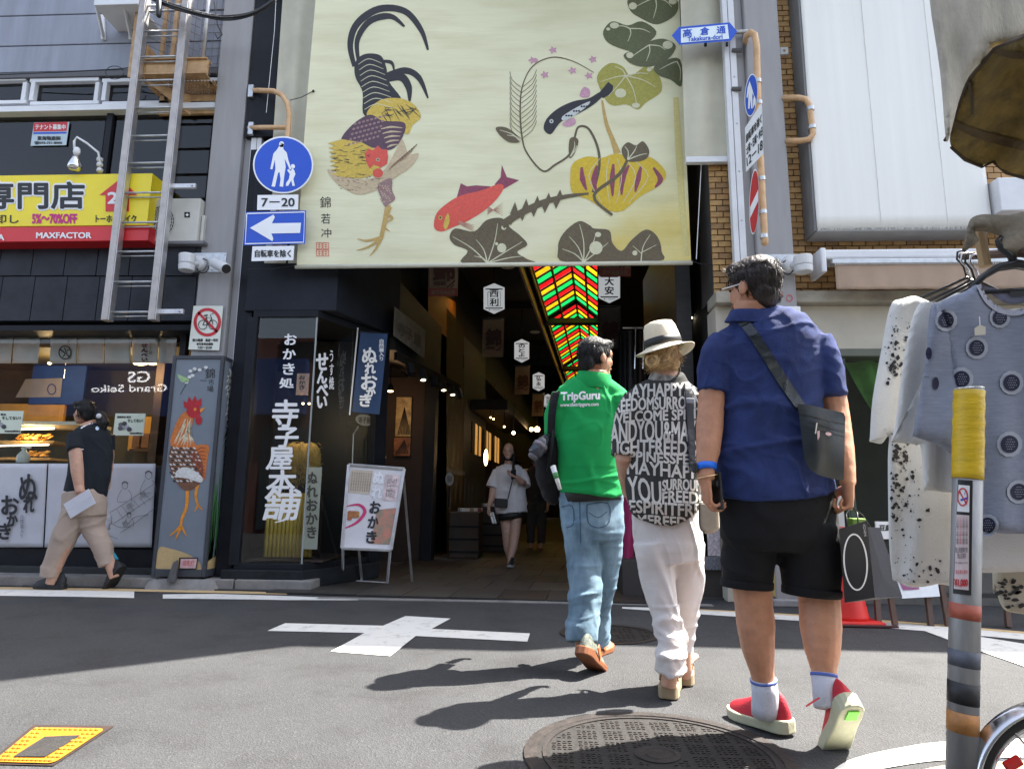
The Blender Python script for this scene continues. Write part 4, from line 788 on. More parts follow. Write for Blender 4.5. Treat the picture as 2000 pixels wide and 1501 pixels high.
decal('head', [oval(378, 802, 14, 14)], f, RRED, rx, .0052); decal('comb', [[(360, 796), (358, 782), (365, 786), (369, 774), (375, 783), (381, 772), (385, 783), (393, 777), (393, 792), (380, 798)]], f, RRED, rx, .0056)
decal('wattle', [oval(388, 820, 6.5, 9)], f, RRED, rx, .0058); decal('eye', [oval(381, 799, 3, 3)], f, RYEL, rx, .0064); decal('beak', [[(390, 799), (401, 795), (392, 806)]], f, RYEL, rx, .0062)
random.seed(4); q = []
for k in range(16): x = 339 + k * 2.7; q += stroke([(368 + random.uniform(-8, 6), 822 + random.uniform(-6, 14)), (x, 866 + random.uniform(-4, 6))], [1.2, 2.6, .4], 2)
decal('neck_feathers', q, f, RCRM, rx, .0058)
q = []; q2 = []
for r in range(9):
    for c_ in range(9):
        x, y = 334 + c_ * 6.6 + (r % 2) * 3.3, 874 + r * 8
        if ((x - 362) / 30) ** 2 + ((y - 906) / 46) ** 2 < 1: (q if (r + c_) % 3 else q2).append(oval(x, y, 3.1, 2.5, 20, 8, 0, 200))
stuff(decal('scale_feathers', q, f, RWHT, rx, .0058)); stuff(decal('scale_feathers', q2, f, RBLK, rx, .0058))
q = []
for k in range(9): q += stroke([(370 + k * 1.5, 890 + k * 2), (392 + k * .8, 874 + k * 7), (403 - k * .4, 876 + k * 7)], [1, 2.2, .6], 3)
decal('wing_feathers', q, f, K('paint_red_brown', (.35, .06, .02)), rx, .0062); decal('wing_bar', [blob([(346, 918), (366, 912), (394, 930), (392, 942), (366, 934), (344, 930)], 3)], f, RWHT, rx, .0066)
decal('blossom_branch', stroke([(352, 770), (368, 742), (378, 728), (398, 720)], [1.2, 1], 3), f, RBLK, rx, .0032); decal('blossoms', [oval(x, y, 4, 3.2, n=9) for x, y in ((372, 724), (380, 720), (370, 736), (390, 722), (402, 717), (364, 746), (376, 733))], f, RWHT, rx, .004)
decal('small_bird', [blob([(346, 730), (356, 734), (366, 738), (370, 745), (356, 746), (350, 740)], 3)], f, K('paint_bird', (.3, .45, .22)), rx, .004)
for ch, b in (('錦', (401, 719, 420, 739)), ('市', (407, 740, 418, 752)), ('場', (404, 753, 417, 765))): lettering('lettering', ch, b, f, BLACKP, rx, .004)
lettering('lettering', 'Nishiki', (391, 741, 404, 744), f, BLACKP, rx, .004); decal('price_card', [[(350, 1088), (387, 1088), (384, 1111), (348, 1111)]], FY(Yb - .002), BLACKP, rx, .004); decal('card_face', [[(353, 1090.5), (385, 1090.5), (382, 1109), (351, 1109)]], FY(Yb - .002), K('card_pink', (.6, .38, .38), .2), rx, .006); lettering('lettering', '防犯灯', (358, 1094, 379, 1104), FY(Yb - .002), SIGNR, rx, .008)
fs_ = FP(Vector((xB - .01, Yb, 1)), Vector((1, 0, 0)))
q = []
random.seed(8)
for k in range(13): x = 406 + random.random() * 20; q += stroke([(x, 1100), (x + 4 + random.uniform(-2, 6), 1020 + random.uniform(-20, 20)), (x + 12, 930 + random.uniform(-20, 30))], [3, 2, .5], 3)
decal('grass_blades', q, fs_, K('paint_grass', (.06, .2, .06)), rx, .003); decal('sand', [blob([(402, 1112), (404, 1098), (420, 1086), (432, 1078), (432, 1108)], 3)], fs_, K('paint_sand', (.5, .36, .17), .1), rx, .0036)
q = []; q2 = []
for k in range(15): y = 720 + k * 13; q += stroke([(446 + random.uniform(-3, 3), y), (452 - k * .6, y + 12), (440 + random.uniform(-2, 6), y + 26)], [2, 6, 1], 3); q2 += stroke([(440 - k * .3, y + 100), (448 - k * .8, y + 110), (436, y + 140)], [1, 4, .5], 3)
decal('tail_feathers', q, fs_, RWHT, rx, .003); decal('tail_feathers', q2[:60], fs_, RBLK, rx, .004)
st_ = thing('stone_chock', 'small dark wedge leaning on the foot of the rooster box', 'stone', PY(335, 1135, 6.25)); MB().add([PY(325, 1135, 6.25), PY(342, 1135, 6.25), PY(348, 1092, 6.3), PY(338, 1098, 6.3), PY(330, 1130, 6.32), PY(346, 1128, 6.34)], [(0, 1, 2, 3), (0, 3, 4), (1, 5, 2), (4, 3, 2, 5), (0, 4, 5, 1)]).build('wedge', mat('grey_wedge', (.09, .085, .085), .8, .3, 20), st_)
# ================================================================== painted banner across the arcade mouth (generic birds, fish and leaves)
YB = 6.3
def banner_mat():
    m = bpy.data.materials.new('banner_cloth'); m.use_nodes = True; t = m.node_tree; b = t.nodes['Principled BSDF']; tc = t.nodes.new('ShaderNodeTexCoord'); sx = t.nodes.new('ShaderNodeSeparateXYZ'); t.links.new(tc.outputs['Object'], sx.inputs[0])
    def nz(s, d=6, sc=None):
        n = t.nodes.new('ShaderNodeTexNoise'); n.inputs['Scale'].default_value = s; n.inputs['Detail'].default_value = d
        if sc: mp = t.nodes.new('ShaderNodeMapping'); mp.inputs['Scale'].default_value = sc; t.links.new(tc.outputs['Object'], mp.inputs[0]); t.links.new(mp.outputs[0], n.inputs[0])
        else: t.links.new(tc.outputs['Object'], n.inputs[0])
        return n
    def mth(op, a, b_): q = t.nodes.new('ShaderNodeMath'); q.operation = op; [t.links.new(x, q.inputs[i]) if hasattr(x, 'links') else setattr(q.inputs[i], 'default_value', x) for i, x in enumerate((a, b_))]; return q.outputs[0]
    v = mth('SUBTRACT', mth('MULTIPLY', sx.outputs[0], .3), mth('MULTIPLY', sx.outputs[2], .34)); v = mth('ADD', v, mth('MULTIPLY', nz(1.3).outputs[0], .9))
    r = t.nodes.new('ShaderNodeValToRGB'); e = r.color_ramp.elements; e[0].position = .42; e[0].color = (.9, .87, .6, 1); e[1].position = 1.25 if False else 1.; e[1].color = (.82, .66, .2, 1); k = e.new(.72); k.color = (.84, .79, .46, 1)
    t.links.new(v, r.inputs[0]); d = t.nodes.new('ShaderNodeValToRGB'); d.color_ramp.elements[0].position = .32; d.color_ramp.elements[0].color = (.8, .78, .7, 1); d.color_ramp.elements[1].position = .55; d.color_ramp.elements[1].color = (1, 1, 1, 1)
    t.links.new(nz(2.2, 10, (.5, 1, 2.2)).outputs[0], d.inputs[0]); mx = t.nodes.new('ShaderNodeMix'); mx.data_type = 'RGBA'; mx.blend_type = 'MULTIPLY'; mx.inputs[0].default_value = .55; t.links.new(r.outputs[0], mx.inputs[6]); t.links.new(d.outputs[0], mx.inputs[7]); t.links.new(mx.outputs[2], b.inputs['Base Color']); b.inputs['Roughness'].default_value = .85
    bp = t.nodes.new('ShaderNodeBump'); bp.inputs['Strength'].default_value = .4; bp.inputs['Distance'].default_value = .02; t.links.new(nz(4, 8, (.35, 1, 3)).outputs[0], bp.inputs['Height']); t.links.new(bp.outputs[0], b.inputs['Normal'])
    tr = t.nodes.new('ShaderNodeBsdfTranslucent'); t.links.new(mx.outputs[2], tr.inputs[0]); ms = t.nodes.new('ShaderNodeMixShader'); ms.inputs[0].default_value = .15; t.links.new(b.outputs[0], ms.inputs[1]); t.links.new(tr.outputs[0], ms.inputs[2]); t.links.new(ms.outputs[0], t.nodes['Material Output'].inputs[0]); return m
bn = thing('painted_banner', 'huge pale yellow banner painted with rooster, fish and leaves across the arcade mouth', 'banner', PY(965, 516, YB))
def bw_(px, py): return .012 * math.sin(px * .021) * (.4 + py / 900) + .014 * noise.noise(Vector((px * .006, py * .013, 0)))
def FBN(px, py, off=0.): return PY(px, py, YB + bw_(px, py) - off)
def bl_(v): return 622 - 42 * v - 4 * math.sin(v * 3)
def br_(v): return 1324 + 26 * v
MB().grid(lambda u, v: FBN(bl_(v) + (br_(v) - bl_(v)) * u, -60 + (520 + 60 - 8 * u) * v), 90, 70).build('cloth', banner_mat(), bn, smooth=True)
MB().tube([PY(577, 521, YB), PY(1352, 513, YB)], .022, 10).build('hem_rod', mat('hem', (.62, .6, .48), .8, .1, 5), bn, smooth=True)
for a, b in (((612, 178), (566, 196)), ((1336, 164), (1422, 182)), ((578, 518), (482, 526)), ((1352, 510), (1395, 517))): MB().tube([PY(*a, YB), PY((a[0] + b[0]) / 2, (a[1] + b[1]) / 2 + 3, 6.25), PY(*b, 6.25)], .004, 6).build('tie_wire', CAB, bn); MB().ell(PY(*a, YB - .01), (.014, .014, .014), n=8, m=6).build('tie_knot', CAB, bn)
MB().tube([PY(1383, -20, 6.2), PY(1376, 200, 6.2), PY(1360, 506, 6.2)], .004, 6).build('pull_cord', WHITEP, bn)
BK = K('bn_black', (.022, .02, .024), .3); YL = K('bn_yellow', (.62, .44, .07), .2); PU = K('bn_purple', (.1, .05, .075), .3); RD_ = K('bn_red', (.68, .09, .06), .15); CRM = K('bn_cream', (.55, .43, .27), .15); OL = K('bn_olive', (.11, .12, .05), .25); BRL = K('bn_brown', (.12, .09, .045), .25); GRN = K('bn_leaf', (.36, .33, .06), .2); VN = K('bn_vein', (.62, .6, .4), .1); PK = K('bn_pink', (.55, .3, .38), .2); DKR = K('bn_plum', (.25, .05, .09), .3); OCH = K('bn_ochre', (.5, .33, .1), .2); MIS = K('bn_mist', (.55, .57, .55), .05)
ART = {}
def art(name, polys, m, off): 
    o = decal(name, polys, FBN, m, ART.get('p', bn), off, 14); 
    return o
# rooster
art('tail_plumes', stroke([(692, 130), (684, 86), (698, 46), (740, 18), (790, 22), (822, 58), (836, 98)], [8, 12, 14, 13, 11, 4], 6), BK, .0022)
art('tail_plumes', stroke([(700, 120), (698, 78), (722, 42), (762, 32), (790, 52)], [6, 11, 13, 4], 6), BK, .0026); art('tail_plumes', stroke([(748, 150), (790, 138), (818, 152), (836, 192)], [9, 13, 11, 3], 6) + stroke([(748, 158), (782, 150), (798, 170), (800, 198)], [9, 16, 13, 4], 6) + stroke([(740, 120), (764, 122), (770, 140)], [5, 7, 2], 5), BK, .003)
art('back', [blob([(694, 122), (712, 106), (742, 108), (754, 130), (760, 160), (784, 196), (756, 216), (712, 226), (708, 180), (694, 150)], 5)], BK, .0034)
q = []
for k in range(9): y = 116 + k * 11; q += stroke([(700 + k * 1.5, y + 10), (720 + k * 2, y - 1), (746 + k * 3, y + 8)], [1, 1.6, .8], 4)
art('back_feather_lines', q, VN, .0042)
art('saddle', [blob([(716, 222), (742, 196), (780, 192), (808, 204), (822, 228), (806, 244), (796, 262), (770, 248), (736, 240)], 5)], YL, .004)
q = []; random.seed(14)
for k in range(26): a = random.random(); q += stroke([(744 + 60 * a, 202 + 26 * random.random()), (758 + 64 * a, 208 + 36 * random.random())], [.6, 1.6, .4], 2)
art('saddle_lines', q, BK, .005)
art('wing', [blob([(666, 274), (688, 244), (722, 224), (748, 236), (790, 240), (786, 268), (764, 292), (726, 288), (690, 288)], 5)], PU, .0046)
q = []
for r in range(5):
    for c_ in range(8): x, y = 682 + c_ * 8 + r * 3, 282 - r * 10 - c_ * 2.2; q.append(oval(x, y, 3.2, 2.2, -20, 8))
stuff(art('wing_scales', q, K('bn_mauve', (.3, .18, .17)), .0054))
for k in range(5): art('wing_bar', stroke([(744 + k * 3, 252 + k * 9), (764, 248 + k * 9), (786 - k * 2, 250 + k * 8)], [1.5, 4, 1], 4), CRM, .0056)
art('breast', [blob([(640, 330), (668, 344), (720, 350), (752, 330), (776, 288), (786, 272), (798, 300), (818, 300), (802, 326), (770, 348), (748, 366), (704, 380), (676, 370), (652, 352)], 5)], CRM, .0044)
q = []
for k in range(60): x, y = random.uniform(655, 745), random.uniform(340, 372); q += stroke([(x, y), (x + 4, y + 1)], [1, 1])
art('breast_flecks', q, K('bn_brown2', (.2, .11, .06)), .0054)
q = []
for k in range(10): q += stroke([(756 + k * 5, 336 - k * 4), (772 + k * 4.6, 318 - k * 4), (790 + k * 2.6, 312 - k * 3)], [.6, 1.2, .5], 3)
art('breast_plumes', q, K('bn_brown2', (.2, .11, .06)), .0054)
neck = [(740, 296), (706, 278), (668, 272)]; 
for k in range(15): neck += [(640 - 8 * (k % 2) + k * .5 + (22 if k % 2 else 0), 280 + k * 4.3)]
neck += [(668, 346), (706, 348), (742, 338)]
art('hackle', [neck], YL, .005)
q = []
for k in range(44): x, y = random.uniform(655, 725), random.uniform(280, 342); q += stroke([(x, y), (x - 10, y + random.uniform(-3, 3))], [1.3, .5])
stuff(art('hackle_lines', q, BK, .0058))
art('comb', [[(712, 300), (720, 290), (728, 294), (738, 284), (746, 292), (756, 292), (758, 306), (756, 320), (742, 328), (730, 322), (722, 330), (716, 318)]], RD_, .006); art('wattle', [oval(738, 338, 10, 9)], RD_, .0064); art('eye', [oval(738, 312, 4, 3.4)], CRM, .0068); art('eye', [oval(738, 312, 1.8, 1.8)], BK, .0072); art('beak', [[(728, 322), (742, 326), (730, 332)]], YL, .0069)
art('thigh', [blob([(738, 362), (764, 348), (766, 372), (772, 388), (760, 398), (752, 404), (744, 386)], 4)], K('bn_mauve', (.3, .18, .17)), .0052)
stuff(art('thigh_spots', [oval(742 + (k * 7) % 22, 362 + (k * 5) % 34, 1.5, 1.5, n=6) for k in range(22)], CRM, .006))
art('leg', stroke([(758, 400), (752, 430), (744, 466)], [11, 9, 8], 4) + stroke([(744, 464), (716, 470), (698, 466)], [7, 4, 1], 3) + stroke([(744, 466), (720, 482), (696, 489)], [7, 4, 1], 3) + stroke([(744, 466), (734, 486), (722, 500)], [7, 4, 1], 3) + stroke([(749, 444), (762, 452)], [5, 1]) , OCH, .0048); art('leg', stroke([(762, 404), (758, 418), (766, 426), (754, 434)], [8, 6, 5, 2], 4), OCH, .0056)
# red fish
art('fish_tail', [[(966, 360), (978, 346), (980, 322), (990, 346), (1014, 352), (986, 368), (974, 374)]], DKR, .003); art('fish_fin', [[(892, 386), (900, 358), (912, 364), (930, 362), (958, 364), (956, 372)]], DKR, .003)
art('fish_body', [blob([(848, 444), (852, 418), (872, 398), (900, 382), (940, 372), (972, 360), (984, 364), (974, 384), (950, 408), (916, 430), (884, 444), (862, 452)], 5)], RD_, .0036); art('fish_gill', [blob([(866, 440), (874, 416), (878, 430), (872, 448)], 3)], YL, .0046); art('fish_eye', [oval(860, 425, 4, 4)], YL, .0046); art('fish_eye', [oval(860, 425, 2, 2)], BK, .0052)
art('fish_fin', sum([stroke([(952, 418 - k * 3), (982, 396 + k * 5)], [1.4, .6]) for k in range(6)], []) + sum([stroke([(896, 432 + k), (926, 440 + k * 3)], [1.6, .6]) for k in range(5)], []), K('bn_fin', (.45, .22, .16)), .0046)
# black fish
art('fish_body', [blob([(1062, 252), (1068, 232), (1090, 212), (1120, 198), (1150, 192), (1172, 180), (1178, 186), (1160, 204), (1130, 222), (1096, 238), (1076, 262)], 5)], BK, .0034); art('fish_tail', [[(1168, 184), (1188, 160), (1198, 168), (1196, 182), (1178, 192)]], BK, .003); art('fish_belly', [blob([(1098, 228), (1126, 210), (1152, 198), (1146, 208), (1122, 226), (1102, 236)], 3)], MIS, .0044)
stuff(art('fish_spots', [oval(1106 + k * 5, 226 - k * 3 + (k % 3) * 3, 2.4, 2, n=7) for k in range(9)], BK, .0052)); art('fish_eye', [oval(1077, 237, 4, 4)], MIS, .0046); art('fish_eye', [oval(1077, 237, 1.8, 1.8)], BK, .0052); art('fish_fin', [blob([(1132, 188), (1140, 170), (1152, 176), (1150, 190)], 3)], PK, .003); art('fish_fin', [blob([(1098, 242), (1120, 230), (1124, 242), (1108, 248)], 3)], PK, .003)
# squash
art('squash', [blob([(1114, 340), (1120, 318), (1146, 306), (1176, 308), (1204, 300), (1240, 310), (1272, 308), (1300, 336), (1290, 360), (1250, 384), (1214, 412), (1180, 408), (1150, 390), (1118, 376)], 5)], K('bn_squash', (.62, .43, .02), .15), .0036)
for x0, x1 in ((1136, 1138), (1166, 1160), (1198, 1196), (1228, 1216), (1252, 1246), (1276, 1290)): art('squash_stripe', stroke([(x0, 320 + abs(x0 - 1200) * .1), (x1, 350), (x1 - (x1 - 1200) * .12, 384 - abs(x1 - 1200) * .2)], [4, 11, 3], 4), DKR, .0046)
for x in (1150, 1184, 1214, 1242, 1266): art('squash_rib', stroke([(1196 + (x - 1196) * .5, 308), (x, 345), (1196 + (x - 1196) * .45, 396)], [1, 1.6, 1], 4), VN, .0052)
art('stalk', stroke([(1176, 196), (1184, 240), (1196, 272), (1206, 300)], [4, 7, 9, 14], 5), OCH, .003)
# vines
art('vine', stroke([(1158, 376), (1170, 330), (1168, 290), (1150, 252), (1130, 248), (1122, 270), (1112, 302), (1084, 322), (1060, 334), (1030, 300), (1020, 270), (1016, 220), (1020, 170), (1040, 130), (1078, 112), (1120, 120), (1160, 142)], [5, 5, 4, 4, 4, 3, 3, 2, 2, 1], 5), BRL, .004); q = []
for k in range(11): y = 150 + k * 10; q += stroke([(1017, y + 20), (1000, y + 6), (996, y - 10)], [1.2, 1], 2) + stroke([(1018, y + 22), (1040, y + 4), (1048, y - 14)], [1.2, 1], 2)
art('twigs', q, BRL, .0046); art('blossoms', sum([[oval(x + 6 * math.cos(a * 1.26), y + 5 * math.sin(a * 1.26), 5, 4, n=9) for a in range(5)] for x, y in ((1040, 118), (1064, 146), (1158, 116), (1118, 138), (1150, 148), (1080, 98))], [])[:1], PK, .003)
for x, y in ((1040, 118), (1064, 146), (1158, 116), (1118, 138), (1150, 148), (1080, 98)): art('blossom', [[Vector((x + (9 if k % 2 else 5) * math.cos(k * .628), y + (8 if k % 2 else 4) * math.sin(k * .628))) for k in range(10)]], PK, .0034)
art('stem', stroke([(1196, 420), (1160, 382), (1210, 340), (1230, 300)], [5, 6, 7, 4], 5), BRL, .0058); art('stem', stroke([(1150, 378), (1104, 384), (1060, 396), (1010, 420), (980, 440)], [4, 8, 12, 14, 16], 5), BRL, .0058)
art('stem_thorns', sum([[[(1100 - k * 22, 386 + k * 7), (1094 - k * 22, 370 + k * 6), (1084 - k * 22, 390 + k * 7)], [(1096 - k * 22, 388 + k * 7), (1086 - k * 22, 408 + k * 8), (1080 - k * 22, 392 + k * 8)]] for k in range(5)], []), BRL, .0064)
def leaf(pts, m, veins, off, holes=()):
    art('leaf', [blob(pts, 4)], m, off); cxy = veins[0]
    for v in veins[1:]: art('leaf_vein', stroke([cxy, ((cxy[0] + v[0]) / 2 + 4, (cxy[1] + v[1]) / 2 - 3), v], [2.4, 1.8, .8], 4), VN, off + .001)
    for h in holes: art('leaf_spot', [oval(*h, n=14)], VN, off + .0016)
leaf([(878, 462), (890, 446), (926, 452), (950, 430), (980, 426), (996, 444), (1016, 460), (1030, 478), (1010, 492), (1030, 506), (1038, 513), (906, 515), (914, 490), (888, 478)], BRL, [(952, 514), (884, 462), (930, 468), (972, 436), (1020, 472), (926, 500), (1022, 500)], .004, ((980, 484, 9, 9), (984, 444, 5, 5), (970, 476, 3, 3)))
leaf([(1090, 486), (1100, 456), (1130, 432), (1152, 440), (1160, 446), (1190, 450), (1196, 474), (1214, 490), (1234, 468), (1262, 448), (1284, 462), (1292, 490), (1282, 511), (1110, 513)], BRL, [(1140, 512), (1098, 486), (1112, 462), (1132, 438), (1164, 456), (1188, 474)], .004, ((1164, 484, 13, 13), (1168, 458, 6, 5), (1240, 494, 5, 5)))
art('leaf_vein', stroke([(1252, 510), (1256, 482), (1270, 458)], [2.4, 1], 4) + stroke([(1254, 496), (1236, 480)], [1.6, .8]) + stroke([(1255, 492), (1282, 478)], [1.6, .8]), VN, .0052)
leaf([(1214, 292), (1226, 278), (1242, 284), (1256, 276), (1268, 294), (1262, 310), (1240, 316), (1222, 312)], BRL, [(1226, 312), (1220, 286), (1244, 284), (1264, 300)], .0066); leaf([(968, 250), (984, 248), (1000, 256), (1016, 276), (996, 278), (978, 266)], BRL, [(1016, 276), (976, 254), (990, 264)], .005); leaf([(1112, 274), (1122, 268), (1130, 276), (1122, 300), (1112, 308)], BRL, [(1114, 306), (1122, 276), (1126, 284)], .005)
leaf([(1166, 150), (1190, 124), (1216, 130), (1232, 148), (1262, 130), (1286, 146), (1292, 178), (1262, 200), (1246, 214), (1224, 204), (1196, 206), (1180, 190)], GRN, [(1222, 148), (1172, 160), (1188, 188), (1244, 208), (1280, 170), (1266, 144), (1200, 130)], .0028, ((1212, 182, 11, 9), (1268, 136, 5, 4), (1242, 206, 8, 5)))
leaf([(1178, 62), (1196, 42), (1226, 50), (1254, 42), (1282, 62), (1266, 84), (1240, 100), (1210, 94), (1186, 82)], OL, [(1230, 56), (1196, 52), (1226, 82), (1270, 64)], .0036, ((1200, 50, 9, 6), (1188, 57, 4, 3))); leaf([(1218, 108), (1240, 96), (1266, 82), (1296, 76), (1320, 90), (1304, 116), (1270, 130), (1236, 126)], OL, [(1268, 88), (1232, 112), (1262, 120), (1300, 98)], .0044, ((1230, 108, 7, 6), (1304, 88, 10, 8)))
leaf([(1226, 0), (1250, -10), (1300, -20), (1324, 4), (1318, 30), (1284, 48), (1252, 36), (1232, 22)], OL, [(1280, -4), (1240, 14), (1276, 36), (1312, 14)], .003, ((1236, 12, 8, 7), (1314, 3, 8, 6))); leaf([(1276, 134), (1294, 120), (1328, 116), (1331, 168), (1310, 156), (1288, 148)], OL, [(1322, 120), (1288, 136), (1328, 158)], .0036)
art('yellow_band', stroke([(1320, 190), (1326, 300), (1334, 420), (1342, 500)], [10, 14, 12, 8], 5), K('bn_band', (.64, .56, .22), .12), .0022)
for ch, b in (('錦', (625, 384, 646, 406)), ('若', (627, 417, 645, 437)), ('冲', (627, 446, 647, 464))): lettering('signature', ch, b, FBN, BLACKP, bn, .003)
for i in range(2):
    for j in range(2): art('seal', stroke([(618 + 13 * i, 474 + 14 * j), (629 + 13 * i, 474 + 14 * j), (629 + 13 * i, 486 + 14 * j), (618 + 13 * i, 486 + 14 * j), (618 + 13 * i, 474 + 14 * j)], [1.5, 1.5]) + stroke([(620 + 13 * i, 478 + 14 * j), (627 + 13 * i, 478 + 14 * j)], [1, 1]) + stroke([(620 + 13 * i, 482 + 14 * j), (627 + 13 * i, 482 + 14 * j)], [1, 1]) + stroke([(623.5 + 13 * i, 475 + 14 * j), (623.5 + 13 * i, 485 + 14 * j)], [1, 1]), RD_, .003)
# cream curtains at both sides
def curtain(label, f0, f1, y1, Yc_):
    t = thing('side_curtain', label, 'curtain', PY(f0(1), y1, Yc_)); MB().grid(lambda u, v: PY(f0(v) + (f1(v) - f0(v)) * u, -60 + (y1 + 60) * v, Yc_ + .02 * math.sin(u * 9 + v * 2) + .02 * noise.noise(Vector((u * 3, v * 2, f0(0))))), 24, 20).build('cloth', CREAM, t, smooth=True); return t
curtain('narrow cream side curtain left of the painted banner', lambda v: 556 - 40 * v, lambda v: 626 - 40 * v, 514, 6.44)
c2_ = curtain('cream side curtain right of the painted banner behind the street name sign', lambda v: 1327 + 11 * v, lambda v: 1419 + 12 * v, 306, 6.12); box('bottom_rail', WHITEM, c2_, 1340, 305, 1432, 316, 6.09, 6.15)
MB().tube([PY(540, -20, 6.3), PY(536, 60, 6.3), PY(520, 220, 6.35)], .003, 5).build('pull_cord', WHITEP, c2_)
# ================================================================== corner shop lettering and display
f = FY(6.446)
for ch, b in (('お', (556, 652, 579, 673)), ('か', (553, 681, 577, 701)), ('き', (553, 709, 575, 731)), ('処', (546, 738, 573, 757))): lettering('brush_lettering', ch, b, f, WHITEP, bs, .004, bold=.7)
for ch, b in (('寺', (530, 781, 580, 834)), ('子', (536, 835, 580, 873)), ('屋', (522, 874, 570, 916)), ('本', (521, 918, 575, 962)), ('舗', (513, 955, 583, 1014))): lettering('brush_lettering', ch, b, f, WHITEP, bs, .004, bold=1.3, warp=lambda u, v: (u + .12 * (v - .5) + .05 * math.sin(v * 3), v))
decal('brush_tail', stroke([(562, 1004), (556, 1014), (536, 1020)], [6, 4, 1], 4), f, WHITEP, bs, .0045)
fsd = FP(Vector((xc, 6.45, 1)), sn)
for ch, b in (('せ', (618, 690, 640, 722)), ('ん', (620, 724, 638, 748)), ('べ', (619, 750, 640, 772)), ('い', (620, 774, 638, 796))): lettering('brush_lettering', ch, b, fsd, WHITEP, bs, .006, bold=1.2)
lettering('brush_lettering', 'うす焼', (643, 684, 652, 760), fsd, WHITEP, bs, .006, bold=.3, vertical=True)
bb = thing('bamboo_stand', 'yellow bamboo slat stand inside the corner shop display bay', 'stand', PY(565, 1088, 6.8)); BAM = mat('bamboo', (.52, .36, .06), .5, .25, 10, .1, 30, stretch=(3, 3, .3))
x0, x1 = PY(524, 1040, 6.75).x, PY(616, 1040, 6.9).x; z0_, z1_ = PY(560, 1086, 6.8).z, PY(560, 962, 6.8).z
for k in range(12): x = x0 + (x1 - x0) * k / 11; MB().tube([(x, 6.72 + .004 * k, z0_), (x, 6.72 + .004 * k, z0_ + (z1_ - z0_) * .5), (x, 6.72 + .004 * k, z1_)], .021, 10).build('bamboo_slat', BAM, bb, smooth=True)
wbox('stand_body', BROWN, bb, (x0, 6.78, z0_), (x1, 7.1, z1_ - .02)); lamp('bay_light', PY(600, 800, 6.66), 5, (1, .72, .4), bb, .03)
sbl = thing('straw_bale', 'straw rice bale on top of the bamboo stand in the display bay', 'straw bale', PY(595, 930, 6.9)); STR = mat('straw', (.4, .26, .07), .8, .35, 14, .6, 60, stretch=(.4, 6, 6))
MB().tube([PY(556, 893, 6.9), PY(566, 893, 6.9), PY(612, 893, 6.9), PY(620, 893, 6.9)], [.11, .15, .15, .11], 18).build('bale', STR, sbl, smooth=True); 
for px in (572, 590, 606): MB().tube([PY(px, 893, 6.9) + Vector((0, .155 * math.cos(a * .4), .155 * math.sin(a * .4))) for a in range(17)], .01, 6).build('rope', STR, sbl, smooth=True)
mb = MB(); random.seed(2)
for k in range(520): p = PY(random.uniform(554, 624), 893 + random.uniform(-30, 45), 6.72 + .05 * random.random()); mb.tube([p, p + Vector((random.uniform(-.06, .06), random.uniform(-.03, .03), random.uniform(-.14, .02)))], .002, 4)
stuff(mb.build('loose_straw', STR, sbl))
wb = tag(box('paper_banner', mat('paper', (.55, .52, .45), .7, .1, 3), None, 594, 912, 624, 1072, 6.66, 6.664, 0), 'narrow white paper banner hanging inside the display bay', 'banner'); lettering('brush_lettering', 'ぬれおかき', (598, 922, 620, 1050), FY(6.66), mat('grey_ink', (.12, .1, .09), .6), wb, .003, bold=.9, vertical=True)
pk_ = tag(box('small_poster', mat('poster_orange', (.5, .3, .2), .5, .5, 40), None, 579, 729, 603, 771, 6.6, 6.604, 0), 'small printed food poster hanging high in the display bay', 'poster'); lettering('brush_lettering', 'おかき', (584, 733, 596, 760), FY(6.6), BLACKP, pk_, .003, bold=.3, vertical=True)
for i, x in enumerate((592, 604)): t = thing('bay_spotlight', ('left tiny lit spotlight in the display bay', 'right tiny lit spotlight in the display bay')[i], 'spotlight', PY(x, 788, 6.95), 'spotlights in the display bay'); MB().tube([PY(x, 782, 6.95), PY(x, 786, 6.94)], .018, 10).build('can', NAVY, t); MB().ell(PY(x, 788, 6.935), (.014, .014, .01), n=10, m=8).build('lens', WARM, t)
# navy hanging flag
fl_ = thing('hanging_flag', 'narrow navy flag with white brush lettering hung beside the corner shop', 'flag', PY(714, 806, 6.95)); qn = [(704, 648), (757, 652), (741, 809), (688, 804)]
MB().grid(lambda u, v: PY(*quadpt(qn, u, v), 6.95 + .012 * math.sin(u * 5 + v * 3)), 14, 24).build('cloth', mat('navy_flag', (.025, .055, .13), .8, .12, 3, .15, 120), fl_, smooth=True); f = FY(6.93)
MB().tube([PY(700, 646, 6.95), PY(760, 651, 6.95)], .008, 6).build('top_rod', NAVY, fl_); MB().tube([PY(699, 640, 6.96), PY(683, 810, 6.96)], .008, 6).build('pole', WHITEM, fl_)
for ch, b in (('ぬ', (708, 679, 736, 708)), ('れ', (713, 709, 733, 729)), ('お', (706, 730, 736, 760)), ('か', (716, 758, 733, 774)), ('き', (703, 770, 724, 793))): lettering('brush_lettering', ch, b, f, WHITEP, fl_, .004, bold=1.1)
lettering('brush_lettering', '自然薯入り', (740, 662, 750, 704), f, WHITEP, fl_, .004, bold=.15, vertical=True)
